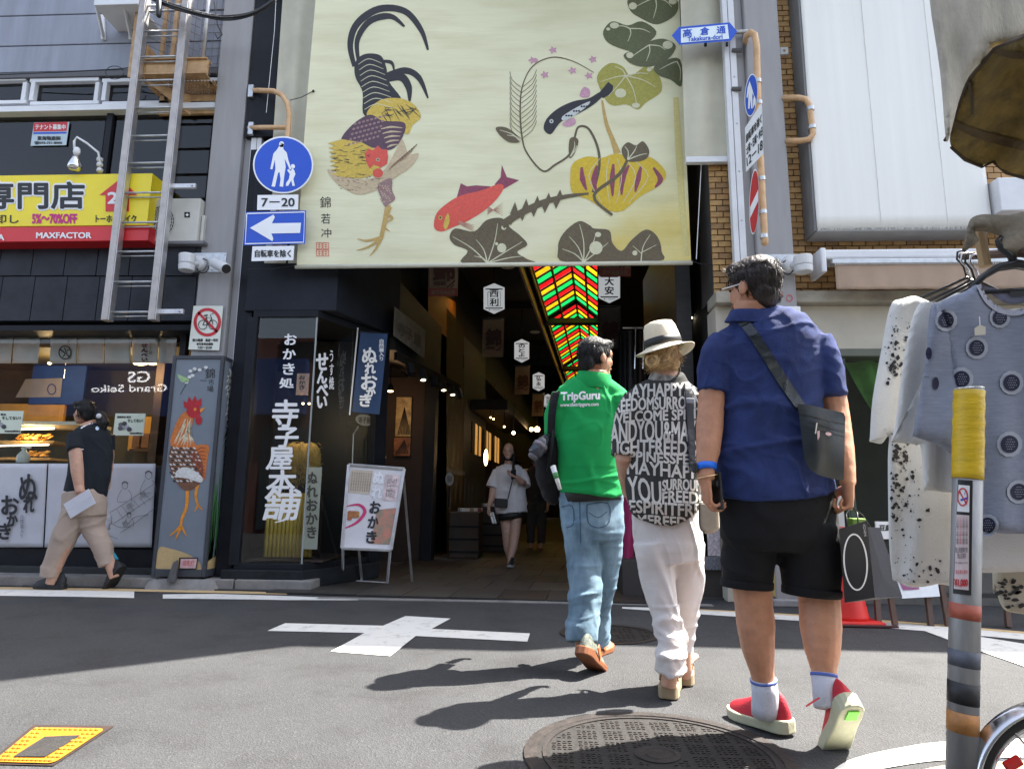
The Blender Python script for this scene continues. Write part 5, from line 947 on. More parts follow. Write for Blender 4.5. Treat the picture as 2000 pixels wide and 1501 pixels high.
# A-frame menu board
af = thing('menu_stand', 'white framed folding menu stand with food poster beside the corner shop', 'sign stand', G(722, 1140)); p0 = PY(716, 1072, 6.5); nA = Vector((.06, -1, .16)).normalized(); fA = FP(p0, nA); qa = [(681, 907), (790, 915), (764, 1074), (668, 1070)]
def q2(u, v): p = quadpt(qa, u, v); return (p.x, p.y)
MB().prism(fA, [q2(0, 0), q2(1, 0), q2(1, 1), q2(0, 1)], .02).build('board', mat('poster_ground', (.62, .6, .62), .4, .1, 4), af)
for a, b in ((0, 0, 1, 0), (1, 0, 1, 1), (1, 1, 0, 1), (0, 1, 0, 0)) and (((0, 0), (1, 0)), ((1, 0), (1, 1)), ((1, 1), (0, 1)), ((0, 1), (0, 0))): MB().bar(fA(*q2(*a), .006), fA(*q2(*b), .006), .028, .022).build('frame', ALU, af, bevel=.004)
gl_, gr2 = G(669, 1136), G(756, 1142)
MB().bar(fA(*q2(.02, 1), 0), gl_, .022, .018).build('leg', WHITEM, af); MB().bar(fA(*q2(.98, 1), 0), gr2, .022, .018).build('leg', WHITEM, af); MB().bar(gl_ + Vector((0, 0, .02)), gr2 + Vector((0, 0, .02)), .018, .022).build('foot_bar', WHITEM, af)
for u in (.05, .98): a = fA(*q2(u, .03), -.03); MB().bar(a, Vector((a.x + .05, a.y + .42, .02)), .022, .018).build('rear_leg', ALU, af)
decal('menu_text_block', [[q2(.05, .05), q2(.45, .05), q2(.43, .34), q2(.03, .33)]], fA, mat('menu_tan', (.5, .42, .33), .5), af, .003)
for k in range(9): lettering('menu_text', 'おかき煎餅処本', [q2(.07 + .042 * k, .08), q2(.095 + .042 * k, .08), q2(.09 + .042 * k, .31), q2(.065 + .042 * k, .31)], fA, mat('menu_ink', (.1, .07, .06), .6), af, .005, vertical=True)
decal('magenta_swoosh', stroke([q2(-.0, .5), q2(.25, .47), q2(.38, .55), q2(.25, .68), q2(.02, .76)], [1, 5, 7, 5, 2], 5), fA, mat('menu_magenta', (.5, .03, .13), .5), af, .004); 
for k in range(9): decal('cracker_picture', [oval(*q2(.1 + .045 * (k % 4), .57 + .035 * (k // 4)), 5, 4, n=9)], fA, mat('menu_cracker%d' % (k % 2), (.35, .1 + .06 * (k % 2), .04), .5, .4, 60), af, .005 + .0004 * k)
for k, ch in enumerate('ぬれおかき'): lettering('menu_title', ch, [q2(.47, .06 + .18 * k), q2(.66, .06 + .18 * k), q2(.66, .2 + .18 * k), q2(.47, .2 + .18 * k)], fA, mat('menu_white', (.72, .72, .75), .5) if k < 2 else INK, af, .006, bold=1.)
decal('menu_picture', [[q2(.6, .52), q2(.96, .48), q2(.95, .93), q2(.58, .93)]], fA, mat('menu_photo', (.3, .42, .3), .5, .5, 14, col2=(.6, .2, .14)), af, .004); decal('menu_panel', [[q2(.68, .08), q2(.95, .08), q2(.95, .4), q2(.68, .4)]], fA, mat('menu_pink', (.6, .48, .48), .5, .3, 20), af, .004); lettering('menu_text', 'もちしっとり\nなつのおかき', [q2(.73, .12), q2(.9, .12), q2(.9, .36), q2(.73, .36)], fA, INK, af, .006)
# corner shop room: pictures, lamps, counter
for i, (q, c) in enumerate((((773, 775, 803, 852), (.42, .3, .12)), ((769, 854, 801, 890), (.32, .12, .05)))):
    t = tag(box('wall_picture', mat('picture_%d' % i, c, .5, .6, 9), None, *q, 9.4, 9.44, .003), ('tall golden fan picture on the dark wall of the corner shop', 'small red brown picture below the golden fan picture')[i], 'picture'); fz = FY(9.4)
    decal('print', sum([stroke([(790, 795 if i == 0 else 858), (q[0] + 4 + k * 3.4, q[3] - 4)], [.8, 2]) for k in range(8)], []), fz, BROWN, t, .004)
t = thing('round_sign', 'oval grey shop sign on a bracket below the navy flag', 'sign', PY(712, 820, 7.3)); MB().prism(FY(7.3), oval(712, 820, 18, 11, 12, 24), .03).build('disc', mat('oval_grey', (.22, .22, .23), .5), t); lettering('lettering', '寺子屋', (700, 814, 724, 826), FY(7.3), BROWN, t, .003, bold=.2); MB().tube([PY(700, 832, 7.32), PY(690, 848, 7.32), PY(688, 905, 7.32)], .008, 6).build('bracket', ALU, t)
t = tag(box('price_strip', mat('strip_orange', (.6, .32, .06), .5), None, 688, 868, 706, 904, 7.6, 7.61, 0), 'orange strip sign with black kana behind the menu stand', 'sign'); lettering('lettering', '香ねぎ', (692, 872, 702, 900), FY(7.6), BROWN, t, .003, bold=.4, vertical=True)
t = thing('cracker_tray', 'small lit tray of golden crackers in the corner shop', 'tray', PY(737, 892, 9.2)); box('tray_base', WOOD, t, 722, 888, 748, 893, 9.1, 9.3)
for k in range(8): MB().ell(PY(725 + k * 3, 884 - (k % 3), 9.15), (.03, .03, .02), n=8, m=6).build('cracker', CRK, t, smooth=True)
for i, (x, y) in enumerate(((746, 755), (752, 758), (762, 763))):
    t = thing('track_spotlight', ('leftmost', 'middle', 'rightmost')[i] + ' of three small lit spotlights beside the navy flag', 'spotlight', PY(x, y, 8.6), 'lit spotlights in the corner shop'); p = PY(x, y, 8.6); MB().lathe(p, [(.05, 0), (.045, .05), (.02, .09)], n=12).build('can', NAVY, t); MB().ell(p - Vector((0, 0, .004)), (.042, .042, .012), n=12, m=8).build('lens', WARM, t, smooth=True); MB().tube([p + Vector((0, 0, .08)), (p.x, p.y, 2.62)], .006, 6).build('stem', NAVY, t)
    if i == 1: lamp('spot_light', p - Vector((0, 0, .05)), 5, (1, .6, .3), t, .04)
for i, (Y, z) in enumerate(((7.9, 2.47), (8.3, 2.47), (8.75, 2.47), (9.1, 2.47), (9.5, 2.47), (9.8, 2.47))):
    t = thing('canopy_spotlight', ('nearest', 'second', 'third', 'fourth', 'fifth', 'farthest')[i] + ' black spotlight can under the corner shop canopy', 'spotlight', (LW(Y) + .1 + .04 * i, Y, z), 'black spotlights under the canopy'); p = t.location; MB().tube([p + Vector((0, 0, .03)), p + Vector((.03, -.03, -.1))], [.05, .055], 12).build('can', NAVY, t); MB().ell(p + Vector((.03, -.03, -.1)), (.035, .035, .012), n=10, m=8).build('lens', LAMPW if i in (1, 3, 4) else BLACKP, t)
ss = thing('side_sign', 'weathered grey shop sign with faded brush lettering on the dark fascia', 'sign', (LW(8.6), 8.4, 3.1)); nS = Vector((.997, -.077, 0)); fS = FP(Vector((LW(8.4) + .1, 8.4, 3.2)), nS)
MB().prism(fS, [(770, 598), (831, 645), (829, 700), (768, 655)], .05).build('board', mat('grey_board', (.17, .16, .15), .7, .4, 6), ss)
for ch, q in (('寺', [(776, 626), (792, 637), (791, 660), (776, 649)]), ('子', [(793, 637), (806, 647), (806, 668), (793, 659)]), ('屋', [(808, 648), (822, 658), (822, 680), (808, 670)])): lettering('faded_lettering', ch, q, fS, mat('faded_ink', (.08, .075, .07), .7), ss, .004, bold=.8)
# ================================================================== lanterns and banners along the arcade
LAN = mat('lantern_white', (.5, .5, .49), .5, .04, 3, emit=(.9, .95, 1), estr=.07); BNR = mat('aged_banner', (.2, .15, .11), .8, .25, 4, .15, 60); BNR2 = mat('aged_banner_red', (.2, .05, .045), .8, .2, 4); MRK = mat('banner_ink', (.06, .022, .02), .7)
def lantern(label, px, py, Y, w, h, txt, big=None):
    t = thing('lantern_sign', label, 'lantern', PY(px, py + h / 2, Y), 'white lantern signs along the arcade'); f = FY(Y); w2, h2 = w / 2, h / 2
    MB().prism(f, [(px, py - h2), (px + w2, py - h2 * .72), (px + w2, py + h2 * .68), (px, py + h2), (px - w2, py + h2 * .68), (px - w2, py - h2 * .72)], .16).build('box', LAN, t, bevel=.006)
    for s in (-1, 1): decal('rule', stroke([(px - w2 * .82, py + s * h2 * .62), (px + w2 * .82, py + s * h2 * .62)], [h * .035, h * .035]), f, BLACKP, t, .004)
    n = len(txt); hh = h * .95 / max(n, 2)
    for k, ch in enumerate(txt): lettering('lettering', ch, (px - w * .2, py - h * .29 + k * h * .56 / n, px + w * .2, py - h * .29 + (k + .86) * h * .56 / n), f, BLACKP, t, .004, bold=h * .008)
    lettering('lettering', '京・つけもの', (px - w * .26, py + h * .35, px + w * .26, py + h * .39), f, BLACKP, t, .004, bold=.1); MB().tube([PY(px, py - h2, Y + .08), (PY(px, py - h2, Y + .08).x, Y + .08, ZC)], .01, 6).build('hanger', NAVY, t)
    if w > 36 and big: decal('border', stroke([(px - w2 * .6, py - h2 * .42), (px + w2 * .6, py - h2 * .42), (px + w2 * .6, py + h2 * .48), (px - w2 * .6, py + h2 * .48), (px - w2 * .6, py - h2 * .42)], [1, 1]), f, BLACKP, t, .004)
lantern('white lantern sign with framed kanji, nearest in the left row', 965, 583, 10.1, 41, 60, '西利', True); lantern('white lantern sign with thin brush kana, second in the left row', 1019, 685, 13.5, 29, 46, 'のとよ'); lantern('white lantern sign with heavy kanji, third in the left row', 1052, 745, 17., 23, 37, '弘永'); lantern('white lantern sign reading two large kanji, right of the stained glass', 1190, 560, 10.1, 42, 64, '大安')
lantern('tiny white lantern sign, farthest in the left row', 1070, 783, 21., 16, 28, '京')
def hbanner(label, px, y0, y1, w, Y, red=True, m=BNR):
    t = thing('market_banner', label, 'banner', PY(px, y1, Y), 'aged market banners along the arcade'); f = FY(Y); MB().grid(lambda u, v: PY(px - w / 2 + w * u - 2 * v, y0 + (y1 - y0) * v, Y + .02 * math.sin(u * 4 + v)), 8, 12).build('cloth', m, t, smooth=True, solid=.004); h = w * 1.75
    yb = y1
    lettering('crest_kanji', '錦', (px - w * .36, yb - h * .74, px + w * .34, yb - h * .3), f, MRK, t, .02, bold=w * .03); lettering('lettering', 'NISHIKI', (px - w * .34, yb - h * .28, px + w * .06, yb - h * .2), f, MRK, t, .02, bold=.3)
    decal('slash', stroke([(px + w * .1, yb - h * .16), (px + w * .46, yb - h * .34)], [w * .05, w * .05]) + stroke([(px + w * .22, yb - h * .16), (px + w * .46, yb - h * .28)], [w * .04, w * .04]), f, MRK, t, .02)
    if red: decal('red_foot', [[(px - w / 2 - 2, yb - h * .15), (px + w / 2 - 2, yb - h * .15), (px + w / 2 - 2, yb), (px - w / 2 - 2, yb)]], f, BNR2, t, .022); lettering('lettering', '錦市場商店街', (px - w * .42, yb - h * .12, px + w * .38, yb - h * .03), f, BNR, t, .026, bold=.2)
    MB().tube([PY(px - w / 2 - 3, y0, Y), PY(px + w / 2 + 3, y0, Y)], .012, 6).build('rod', NAVY, t)
hbanner('aged market banner with red foot, nearest on the left under the painted banner', 867, 476, 578, 58, 7.6); hbanner('aged market banner with red foot hung above the two kanji lantern', 1203, 430, 540, 62, 7.6); hbanner('aged brown market banner below the framed kanji lantern', 964, 622, 697, 42, 10.2, False, mat('aged_banner_tan', (.24, .16, .1), .8, .25, 4)); hbanner('dark market banner below the two kanji lantern behind the guide', 1192, 598, 682, 42, 10.2, False, mat('aged_banner_dark', (.09, .075, .065), .8, .25, 4)); hbanner('small brown market banner below the second left lantern', 1021, 714, 770, 29, 13.6, False); hbanner('tiny brown market banner below the third left lantern', 1052, 768, 812, 23, 17.1, False)
for i, (px, py) in enumerate(((992, 520), (1045, 648), (1074, 720), (1090, 760))):
    p = G(px, py, ZC - .004); t = thing('downlight', ('nearest', 'second', 'third', 'farthest')[i] + ' round downlight in the left arcade soffit', 'lamp', p, 'downlights in the arcade soffit'); MB().lathe(p, [(.13, 0), (.12, -.012), (.1, -.012)], n=20).build('trim', WHITEM, t); MB().lathe(p, [(.1, -.003), (.001, -.004)], n=20).build('lens', mat('downlight_lens', (1, .9, .7), .5, 0, 4, emit=(1, .85, .55), estr=1.5), t)
# market shops inside the left wall
ms = thing('market_shop', 'dark market shop with warm lit window behind the woman in white', 'shop', (LW(12), 12, 0)); 
fW = FP(Vector((LW(12) - .02, 12, 1)), nS)
MB().prism(fW, [(872, 600), (905, 640), (905, 1075), (872, 1085)], .1).build('tan_pillar', TAN, ms); MB().prism(fW, [(836, 560), (890, 590), (890, 672), (836, 630)], .05).build('orange_lit_wall', mat('orange_lit_wall', (.3, .12, .02), .7, .2, 2), ms); lamp('orange_wash', (LW(10) + .25, 10.6, 4.1), 1.1, (1, .55, .12), ms, .1)  # orange light on the upper wall painted into its colour, besides the wash lamp
MB().prism(fW, [(906, 655), (948, 700), (948, 1040), (906, 1070)], .04).build('shutter', mat('shutter_dark', (.03, .032, .04), .6), ms)
prismz('canopy', NAVY, ms, [(LW(12.4), 12.4), (LW(17) + .0, 17), (LW(17) + .7, 17), (LW(12.4) + .7, 12.4)], 2.55, 2.75)
WGL = mat('lit_goods', (.6, .3, .08), .6, .6, 9, emit=(1, .5, .13), estr=.09); 
for k in range(10): Y = 12.6 + k * .42; wbox('lit_window_panel', WGL if k % 3 else BROWN, ms, (LW(Y) - .02, Y, 1.75), (LW(Y) + .0, Y + .36, 2.35)); 
for i, (px, py, Y) in enumerate(((1003, 845, 13.2), (1038, 838, 16), (1049, 838, 16.2), (964, 818, 11), (985, 833, 12), (949, 893, 11.5), (958, 815, 11.4))):
    t = thing('hanging_bulb', ('bright bulb over the head of the woman in white', 'left of two round glowing bulbs beside the green shirt', 'right of two round glowing bulbs beside the green shirt', 'small bulb high in the lit shop window', 'small bulb at the right of the lit shop window', 'tall warm paper lamp left of the woman in white', 'tiny bulb at the left end of the lit shop window')[i], 'lamp', PY(px, py, Y)); p = PY(px, py, Y); s = mpp(p); r = (3.4, 4, 5.4, 1.8, 1.8, 4, 1.5)[i]
    MB().ell(p, (r * s, r * s, r * s * (4 if i == 5 else 1)), n=12, m=10).build('bulb', WARM if i != 0 else LAMPW, t, smooth=True); MB().tube([p, (p.x, p.y, min(ZC, p.z + .6))], .005, 5).build('cord', NAVY, t)
    if i in (0, 2): lamp('bulb_light', p + Vector((.05, -.15, 0)), 1.6, (1, .62, .28), t, .05)
for i, (x0, x1, y0, y1, Y) in enumerate(((876, 935, 1000, 1070, 9.9), (938, 1000, 990, 1050, 11.2))):
    t = thing('market_stand', ('low dark wooden barrel stand nearest the left arcade pillar', 'low dark stand of goods left of the woman in white')[i], 'stand', PY((x0 + x1) / 2, y1, Y)); c = PY((x0 + x1) / 2, y1, Y); s = mpp(c); MB().box((c.x - (x1 - x0) / 2 * s, Y, .02), (c.x + (x1 - x0) / 2 * s, Y + .6, c.z + (y1 - y0) * s)).build('body', mat('stand_wood', (.06, .045, .035), .7, .3, 4, .2, 30), t, bevel=.02)
    for k in range(3): MB().box((c.x - (x1 - x0) / 2 * s - .01, Y - .012, .1 + .18 * k), (c.x + (x1 - x0) / 2 * s + .01, Y + .0, .13 + .18 * k)).build('slat', NAVY, t)
    random.seed(i)
    for k in range(14): p = Vector((c.x + random.uniform(-.4, .4) * (x1 - x0) * s, Y + .1 + random.random() * .4, c.z + (y1 - y0) * s)); MB().obox(p + Vector((0, 0, .025)), Vector((.06, .02, 0)), Vector((-.02, .05, 0)), Vector((0, 0, .025))).build('pack', (WHITEP, mat('pack_tan', (.4, .3, .2), .6), mat('pack_red', (.35, .08, .06), .6))[k % 3 if k % 4 else 0], t, bevel=.005)
t = thing('sign_easel', 'small white price sign on a stick by the left arcade pillar', 'sign', PY(875, 985, 9.8)); MB().prism(FY(9.75), oval(878, 935, 8, 13, 0, 20), .02).build('plate', mat('sign_dull', (.35, .34, .33), .6), t); lettering('lettering', '錦', (873, 928, 883, 942), FY(9.75), BLACKP, t, .003); MB().tube([PY(878, 948, 9.76), PY(876, 990, 9.76)], .01, 6).build('stick', NAVY, t)
# right side of the arcade
rs = thing('right_shop_front', 'black boarded shop front on the right wall of the arcade', 'shop', (RW(8), 8, 0)); BBD = mat('black_board', (.03, .028, .028), .45, .4, 3, .12, 12, stretch=(1, .3, 6)); wbox('board_wall', BBD, rs, (RW(6.9) - .18, 6.9, 0), (RW(6.9) - .02, 9.2, 4.0)); 
for i, (px, py, Y) in enumerate(((1344, 612, 7.6), (1364, 600, 8.2), (1340, 648, 8.6))):
    t = thing('wall_spotlight', ('large black wall spotlight above the straw hat', 'upper right small black wall spotlight beside the brick pier', 'lower small black wall spotlight above the straw hat')[i], 'spotlight', PY(px, py, Y)); p = PY(px, py, Y); s = mpp(p); MB().tube([p + Vector((0, 0, 10 * s)), p + Vector((.01, -.02, -10 * s))], [8 * s, 8.5 * s], 14).build('can', mat('spot_grey', (.06, .06, .065), .4), t, bevel=.004); MB().tube([p, (RW(Y) - .16, Y, p.z + .03)], .012, 6).build('arm', NAVY, t); MB().ell(p + Vector((.01, -.02, -10 * s)), (6 * s, 6 * s, 2 * s), n=10, m=6).build('lens', LAMPW, t)
hk = thing('hanging_clothes', 'dark clothes hanging on a rail at the right inside the arcade', 'clothes', (PY(1240, 700, 8.2).x, 8.2, 0))
MB().tube([PY(1216, 640, 8.2), PY(1330, 640, 8.2)], .015, 8).build('rail', STEEL, hk)
for k in range(9):
    x = 1216 + k * 13; MB().grid(lambda u, v: PY(x + (u - .5) * 26 * (.6 + .5 * v), 645 + 330 * v, 8.2 + .06 * math.sin(u * 6 + k) + .03 * k), 6, 8).build('garment', (NAVY, mat('g_grey', (.06, .06, .07), .8), mat('g_black', (.015, .015, .017), .8), mat('g_brown', (.06, .035, .03), .8))[k % 4], hk, smooth=True)
for x in (1322, 1338): MB().tube([PY(x - 80, 640, 8.1), PY(x - 82, 720, 8.1)], .012, 8).build('rail_post', mat('chrome', (.7, .7, .72), .15, metal=1.), hk)
mg = thing('magenta_cloth', 'magenta cloth hung from a stall between the guide and the woman', 'cloth', PY(1222, 1110, 6.6)); MB().grid(lambda u, v: PY(1206 + 40 * u - 10 * v * u, 965 + 140 * v, 6.6 + .05 * math.sin(u * 7)), 12, 16).build('cloth', mat('magenta_cloth', (.3, .015, .09), .8, .25, 3), mg, smooth=True)
tb = thing('goods_table', 'dark goods table with printed cards between the woman and the man in blue', 'table', PY(1390, 1170, 6.3)); box('table_body', mat('table_dark', (.035, .03, .028), .7), tb, 1216, 1095, 1420, 1180, 6.35, 6.9); box('card_sheet', mat('card_print', (.42, .38, .42), .5, .6, 40), tb, 1382, 1035, 1406, 1085, 6.3, 6.31, 0); box('card_sheet', mat('card_print2', (.12, .13, .16), .4, .8, 60), tb, 1370, 1086, 1408, 1112, 6.3, 6.31, 0)
yc = tag(box('yellow_panel', mat('panel_ochre', (.5, .38, .13), .6, .15, 4), None, 1508, 1045, 1560, 1165, 6.0, 6.03, .004), 'ochre panel with leaf print seen between the legs of the man in blue', 'panel'); decal('leaf_print', [oval(1540 + k * 6, 1140 + (k % 2) * 8, 8, 3, 30 + 20 * k, 10) for k in range(3)][:1] , FY(6.0), mat('leaf_print', (.25, .09, .02), .6), yc, .004)
# ================================================================== right pole signs
sn_ = plate('street_name_sign', 'blue and white arrow shaped street name sign for Takakura-dori', [(1312, 70), (1326, 53), (1425, 44), (1440, 62), (1427, 80), (1327, 88)], 5.9, SIGNB, depth=.03); f = FY(5.9); decal('white_field', [[(1330, 57), (1421, 48), (1424, 76), (1330, 84)]], f, mat('sign_pale', (.75, .85, .92), .4), sn_, .003)
for ch, b in (('高', [(1334, 58), (1351, 56), (1351, 72), (1334, 73)]), ('倉', [(1368, 54), (1385, 53), (1385, 68), (1368, 69)]), ('通', [(1400, 52), (1417, 51), (1417, 65), (1400, 66)])): lettering('lettering', ch, b, f, SIGNB, sn_, .005, bold=.5)
lettering('lettering', 'Takakura-dori', [(1343, 73), (1411, 67), (1411, 76), (1343, 81)], f, SIGNB, sn_, .005, bold=.35)
for x in (1378, 1420): MB().tube([PY(x, 84, 5.92), PY(x, 90, 5.92)], .014, 8).build('bolt', NAVY, sn_)
MB().tube([PY(1325, 68, 5.93), PY(1460, 62, 5.97)], .02, 8).build('arm', STEEL, sn_)
rbk = thing('sign_bracket', 'tall tan pipe bracket with seen-from-the-side signs on the right gate pole', 'bracket', PY(1470, 480, 5.9))
MB().tube([PY(1456, 82, 5.98), PY(1458, 70, 5.8), PY(1466, 64, 5.7), PY(1474, 68, 5.68), PY(1478, 90, 5.68), PY(1482, 250, 5.68), PY(1489, 380, 5.68), PY(1494, 474, 5.68)], .03, 12, round_caps=True).build('pipe', PIPEO, rbk, smooth=True)
for y in (160, 202, 350, 415, 462): clampband(rbk, PY(1480 + (y - 160) * .04, y, 5.68).x, 5.68, PY(1480, y, 5.68).z)
for y in (99, 174): MB().tube([PY(1430, y, 6.0), PY(1448, y, 5.97)], .022, 10).build('stub', mat('stub', (.1, .1, .1), .5), rbk)
b3 = thing('sign_bracket', 'short tan pipe loop on the right side of the right gate pole', 'bracket', PY(1570, 270, 5.95)); MB().tube([PY(1530, 191, 5.98), PY(1560, 191, 5.9), PY(1574, 194, 5.88), PY(1581, 206, 5.88), PY(1585, 240, 5.88), PY(1588, 262, 5.88), PY(1580, 272, 5.88), PY(1565, 275, 5.9), PY(1536, 275, 5.98)], .027, 12).build('pipe', PIPEO, b3, smooth=True); clampband(b3, PY(1583, 213, 5.88).x, 5.88, PY(1583, 213, 5.88).z); clampband(b3, PY(1586, 249, 5.88).x, 5.88, PY(1586, 249, 5.88).z)
nO = Vector((-.9, -.42, 0)).normalized(); fO = FP(PY(1468, 300, 5.66), nO)
def oplate(name, label, poly, m, d=.006): t = thing(name, label, 'sign', fO(sum(p[0] for p in poly) / len(poly), max(p[1] for p in poly))); MB().prism(fO, poly, d).build('plate', m, t); return t
o1 = oplate('pedestrian_sign', 'round blue pedestrian sign seen from the side on the right gate pole', oval(1467, 186, 12.5, 42, 4, 36), SIGNW); decal('blue_disc', [oval(1467, 186, 11.3, 39.5, 4, 36)], fO, SIGNB, o1, .003); decal('adult_figure', [[(1464, 158), (1460, 172), (1458, 190), (1460, 192), (1462, 182), (1461, 212), (1464, 213), (1466, 194), (1467, 212), (1470, 212), (1469, 180), (1471, 188), (1472, 184), (1468, 170)]], fO, SIGNW, o1, .005); decal('child_figure', [[(1473, 186), (1471, 196), (1471, 212), (1474, 204), (1476, 210), (1476, 194)]], fO, SIGNW, o1, .005)
o2 = oplate('time_plate', 'tall white plate with slanted kanji and 12-18 on the right gate pole', [(1455, 250), (1488, 200), (1491, 300), (1457, 336)], SIGNW)
for s, q in (('自転車を除く', [(1457, 263), (1487, 222), (1487, 240), (1457, 280)]), ('土曜・日曜・休日', [(1457, 287), (1489, 246), (1489, 264), (1458, 303)]), ('12－18', [(1458, 309), (1489, 272), (1489, 291), (1459, 325)])): lettering('lettering', s, q, fO, BLACKP, o2, .004, bold=.3)
o3 = oplate('no_entry_sign', 'round red no entry sign seen from the side on the right gate pole', oval(1473, 394, 9.5, 64, 2, 36), SIGNW); decal('red_disc', [oval(1473, 394, 8.6, 61, 2, 36)], fO, SIGNR, o3, .003); decal('white_bar', [[(1465, 405), (1481, 370), (1481, 392), (1465, 426)]], fO, SIGNW, o3, .005)
ns_ = tag(box('round_notice', SIGNW, None, 1500, 598, 1566, 680, 5.95, 5.97, .003), 'white notice with red ring on the right pole behind the shoulder of the man', 'sign'); decal('red_ring', ring(1533, 630, 27, 28, 6), FY(5.95), SIGNR, ns_, .004)
st2 = tag(box('pole_sticker', mat('sticker_red', (.35, .15, .15), .5, .6, 60), None, 1502, 570, 1530, 580, 5.974, 5.978, 0), 'small red and white sticker on the right gate pole', 'sticker'); st3 = tag(decal('pole_sticker', ring(1542, 582, 6, 7, 1.5), FY(5.976), SIGNR, None, .003), 'small round red sticker on the right gate pole', 'sticker')
ws = tag(box('wall_switch', WHITEP, None, 1524, 92, 1540, 106, 6.16, 6.2, .004), 'small white switch box on the brick strip at the top', 'switch box'); decal('button', [oval(1532, 99, 2.5, 2.5, n=12)], FY(6.16), mat('button_ochre', (.4, .3, .1), .5), ws, .003)
# ================================================================== right foreground: cone, stands
cn = thing('traffic_cone', 'red traffic cone on the ground behind the black paper bag', 'cone', Vector((PY(1655, 1200, 5.25).x, 5.25, 0))); c = cn.location; RC = mat('cone_red', (.62, .02, .015), .5, .12, 5)
MB().lathe(c + Vector((0, 0, .035)), [(.15, 0), (.145, .02), (.035, .62), (.03, .66)], n=24).build('cone_body', RC, cn, smooth=True); MB().box(c + Vector((-.19, -.19, 0)), c + Vector((.19, .19, .034))).build('base', RC, cn, bevel=.012); MB().box(c + Vector((-.22, -.22, .002)), c + Vector((.26, -.195, .02))).build('base_edge', mat('cone_dark', (.05, .01, .01), .6), cn, bevel=.006)
tr_ = thing('display_trestle', 'dark wooden trestle stand with a price card behind the clothes rack', 'stand', Vector((PY(1850, 1200, 5.2).x, 5.2, 0))); WD = mat('trestle_wood', (.09, .05, .035), .6, .3, 6, .1, 30)
za = PY(1800, 1165, 5.2).z; MB().box((PY(1700, 1165, 5.2).x, 5.2, za), (3.9, 5.24, za + .03)).build('rail', BLACKP, tr_)
for a, b in (((1712, 1166), (1716, 1216)), ((1735, 1140), (1748, 1216)), ((1812, 1166), (1818, 1220)), ((1838, 1140), (1852, 1222)), ((1965, 1170), (1970, 1230))): MB().bar(PY(*a, 5.2), Vector((PY(b[0], b[1], 5.15).x, 5.15, .005)), .035, .03).build('leg', WD, tr_)
MB().prism(FP(PY(1790, 1160, 5.15), Vector((0, -1, .5))), [(1752, 1132), (1830, 1128), (1836, 1164), (1762, 1168)], .01).build('price_card', mat('card_white', (.6, .63, .66), .5, .1, 6), tr_); decal('purple_band', [[(1756, 1135), (1790, 1133), (1796, 1150), (1764, 1152)]], FP(PY(1790, 1160, 5.15), Vector((0, -1, .5))), mat('card_purple', (.22, .05, .15), .5), tr_, .004)
tf = tag(box('shop_notice', WHITEP, None, 1712, 1018, 1748, 1052, 5.6, 5.62, 0), 'white shop notice with black kanji behind the paper bag', 'sign'); lettering('lettering', '豆腐', (1718, 1024, 1740, 1036), FY(5.6), BLACKP, tf, .003, bold=.5)
gp = thing('white_post', 'pale grey upright panel behind the hand with the paper bag', 'panel', PY(1642, 1185, 5.7)); box('panel', mat('pale_panel', (.5, .5, .48), .6), gp, 1630, 955, 1654, 1188, 5.7, 5.8); box('foot', NAVY, gp, 1622, 1184, 1660, 1192, 5.66, 5.85)
wp = tag(box('wall_panel', WHITEM, None, 1952, 345, 2100, 410, 5.8, 6.1, .01), 'white wall panel at the right edge beside the canvas screen', 'panel')
# ================================================================== garments on the rack
def edge_d(px, py, poly):
    best = 1e9; p = Vector((px, py)); n = len(poly)
    for i in range(n):
        a, b = poly[i], poly[(i + 1) % n]; ab = b - a; t = max(0, min(1, (p - a).dot(ab) / max(1e-9, ab.length_squared))); best = min(best, (p - a - ab * t).length)
    return best
def garment(t, name, pts, Y, m, puff=.03, fold=None, soft=18, n=4, cut=11, smooth_outline=True, back=.012):
    poly = blob(pts, n) if smooth_outline else [Vector(p) for p in pts]
    def f(px, py, off=0.):
        e = min(1, edge_d(px, py, poly) / soft); e = math.sqrt(max(0, e * (2 - e))); return PY(px, py, Y - puff * e - (fold(px, py) * e if fold else 0) - off)
    o = decal(name, [poly], f, m, t, 0, cut); o.data.polygons.foreach_set('use_smooth', [True] * len(o.data.polygons)); fb = lambda px, py, off=0.: PY(px, py, Y + back * min(1, edge_d(px, py, poly) / soft))
    b = decal('back_panel', [poly], fb, m, t, 0, 26); b.data.polygons.foreach_set('use_smooth', [True] * len(b.data.polygons)); return f, poly
def inside(x, y, P):
    c_ = False; n = len(P)
    for i in range(n):
        a, b = P[i], P[i - 1]
        if (a.y > y) != (b.y > y) and x < (b.x - a.x) * (y - a.y) / (b.y - a.y) + a.x: c_ = not c_
    return c_
def folds(*ws): return lambda x, y: sum(a * math.sin((x * cx + y * cy) * k + ph) * math.exp(-((x - x0) / sx) ** 2) for a, cx, cy, k, ph, x0, sx in ws) + .006 * noise.noise(Vector((x * .02, y * .008, 1)))
JER = mat('jersey_blue', (.24, .265, .335), .85, .14, 60, .25, 300, stretch=(.35, 1, 3)); WJ = mat('jersey_white', (.72, .71, .68), .85, .05, 8, .2, 200); NVY = mat('navy_dot', (.012, .012, .04), .8); HAL = mat('dot_halo', (.36, .38, .44), .85, .1, 30)
g1 = thing('dotted_tee', 'blue grey tee with navy dots hanging at the front of the rack', 'shirt', PY(1920, 1040, 1.9))
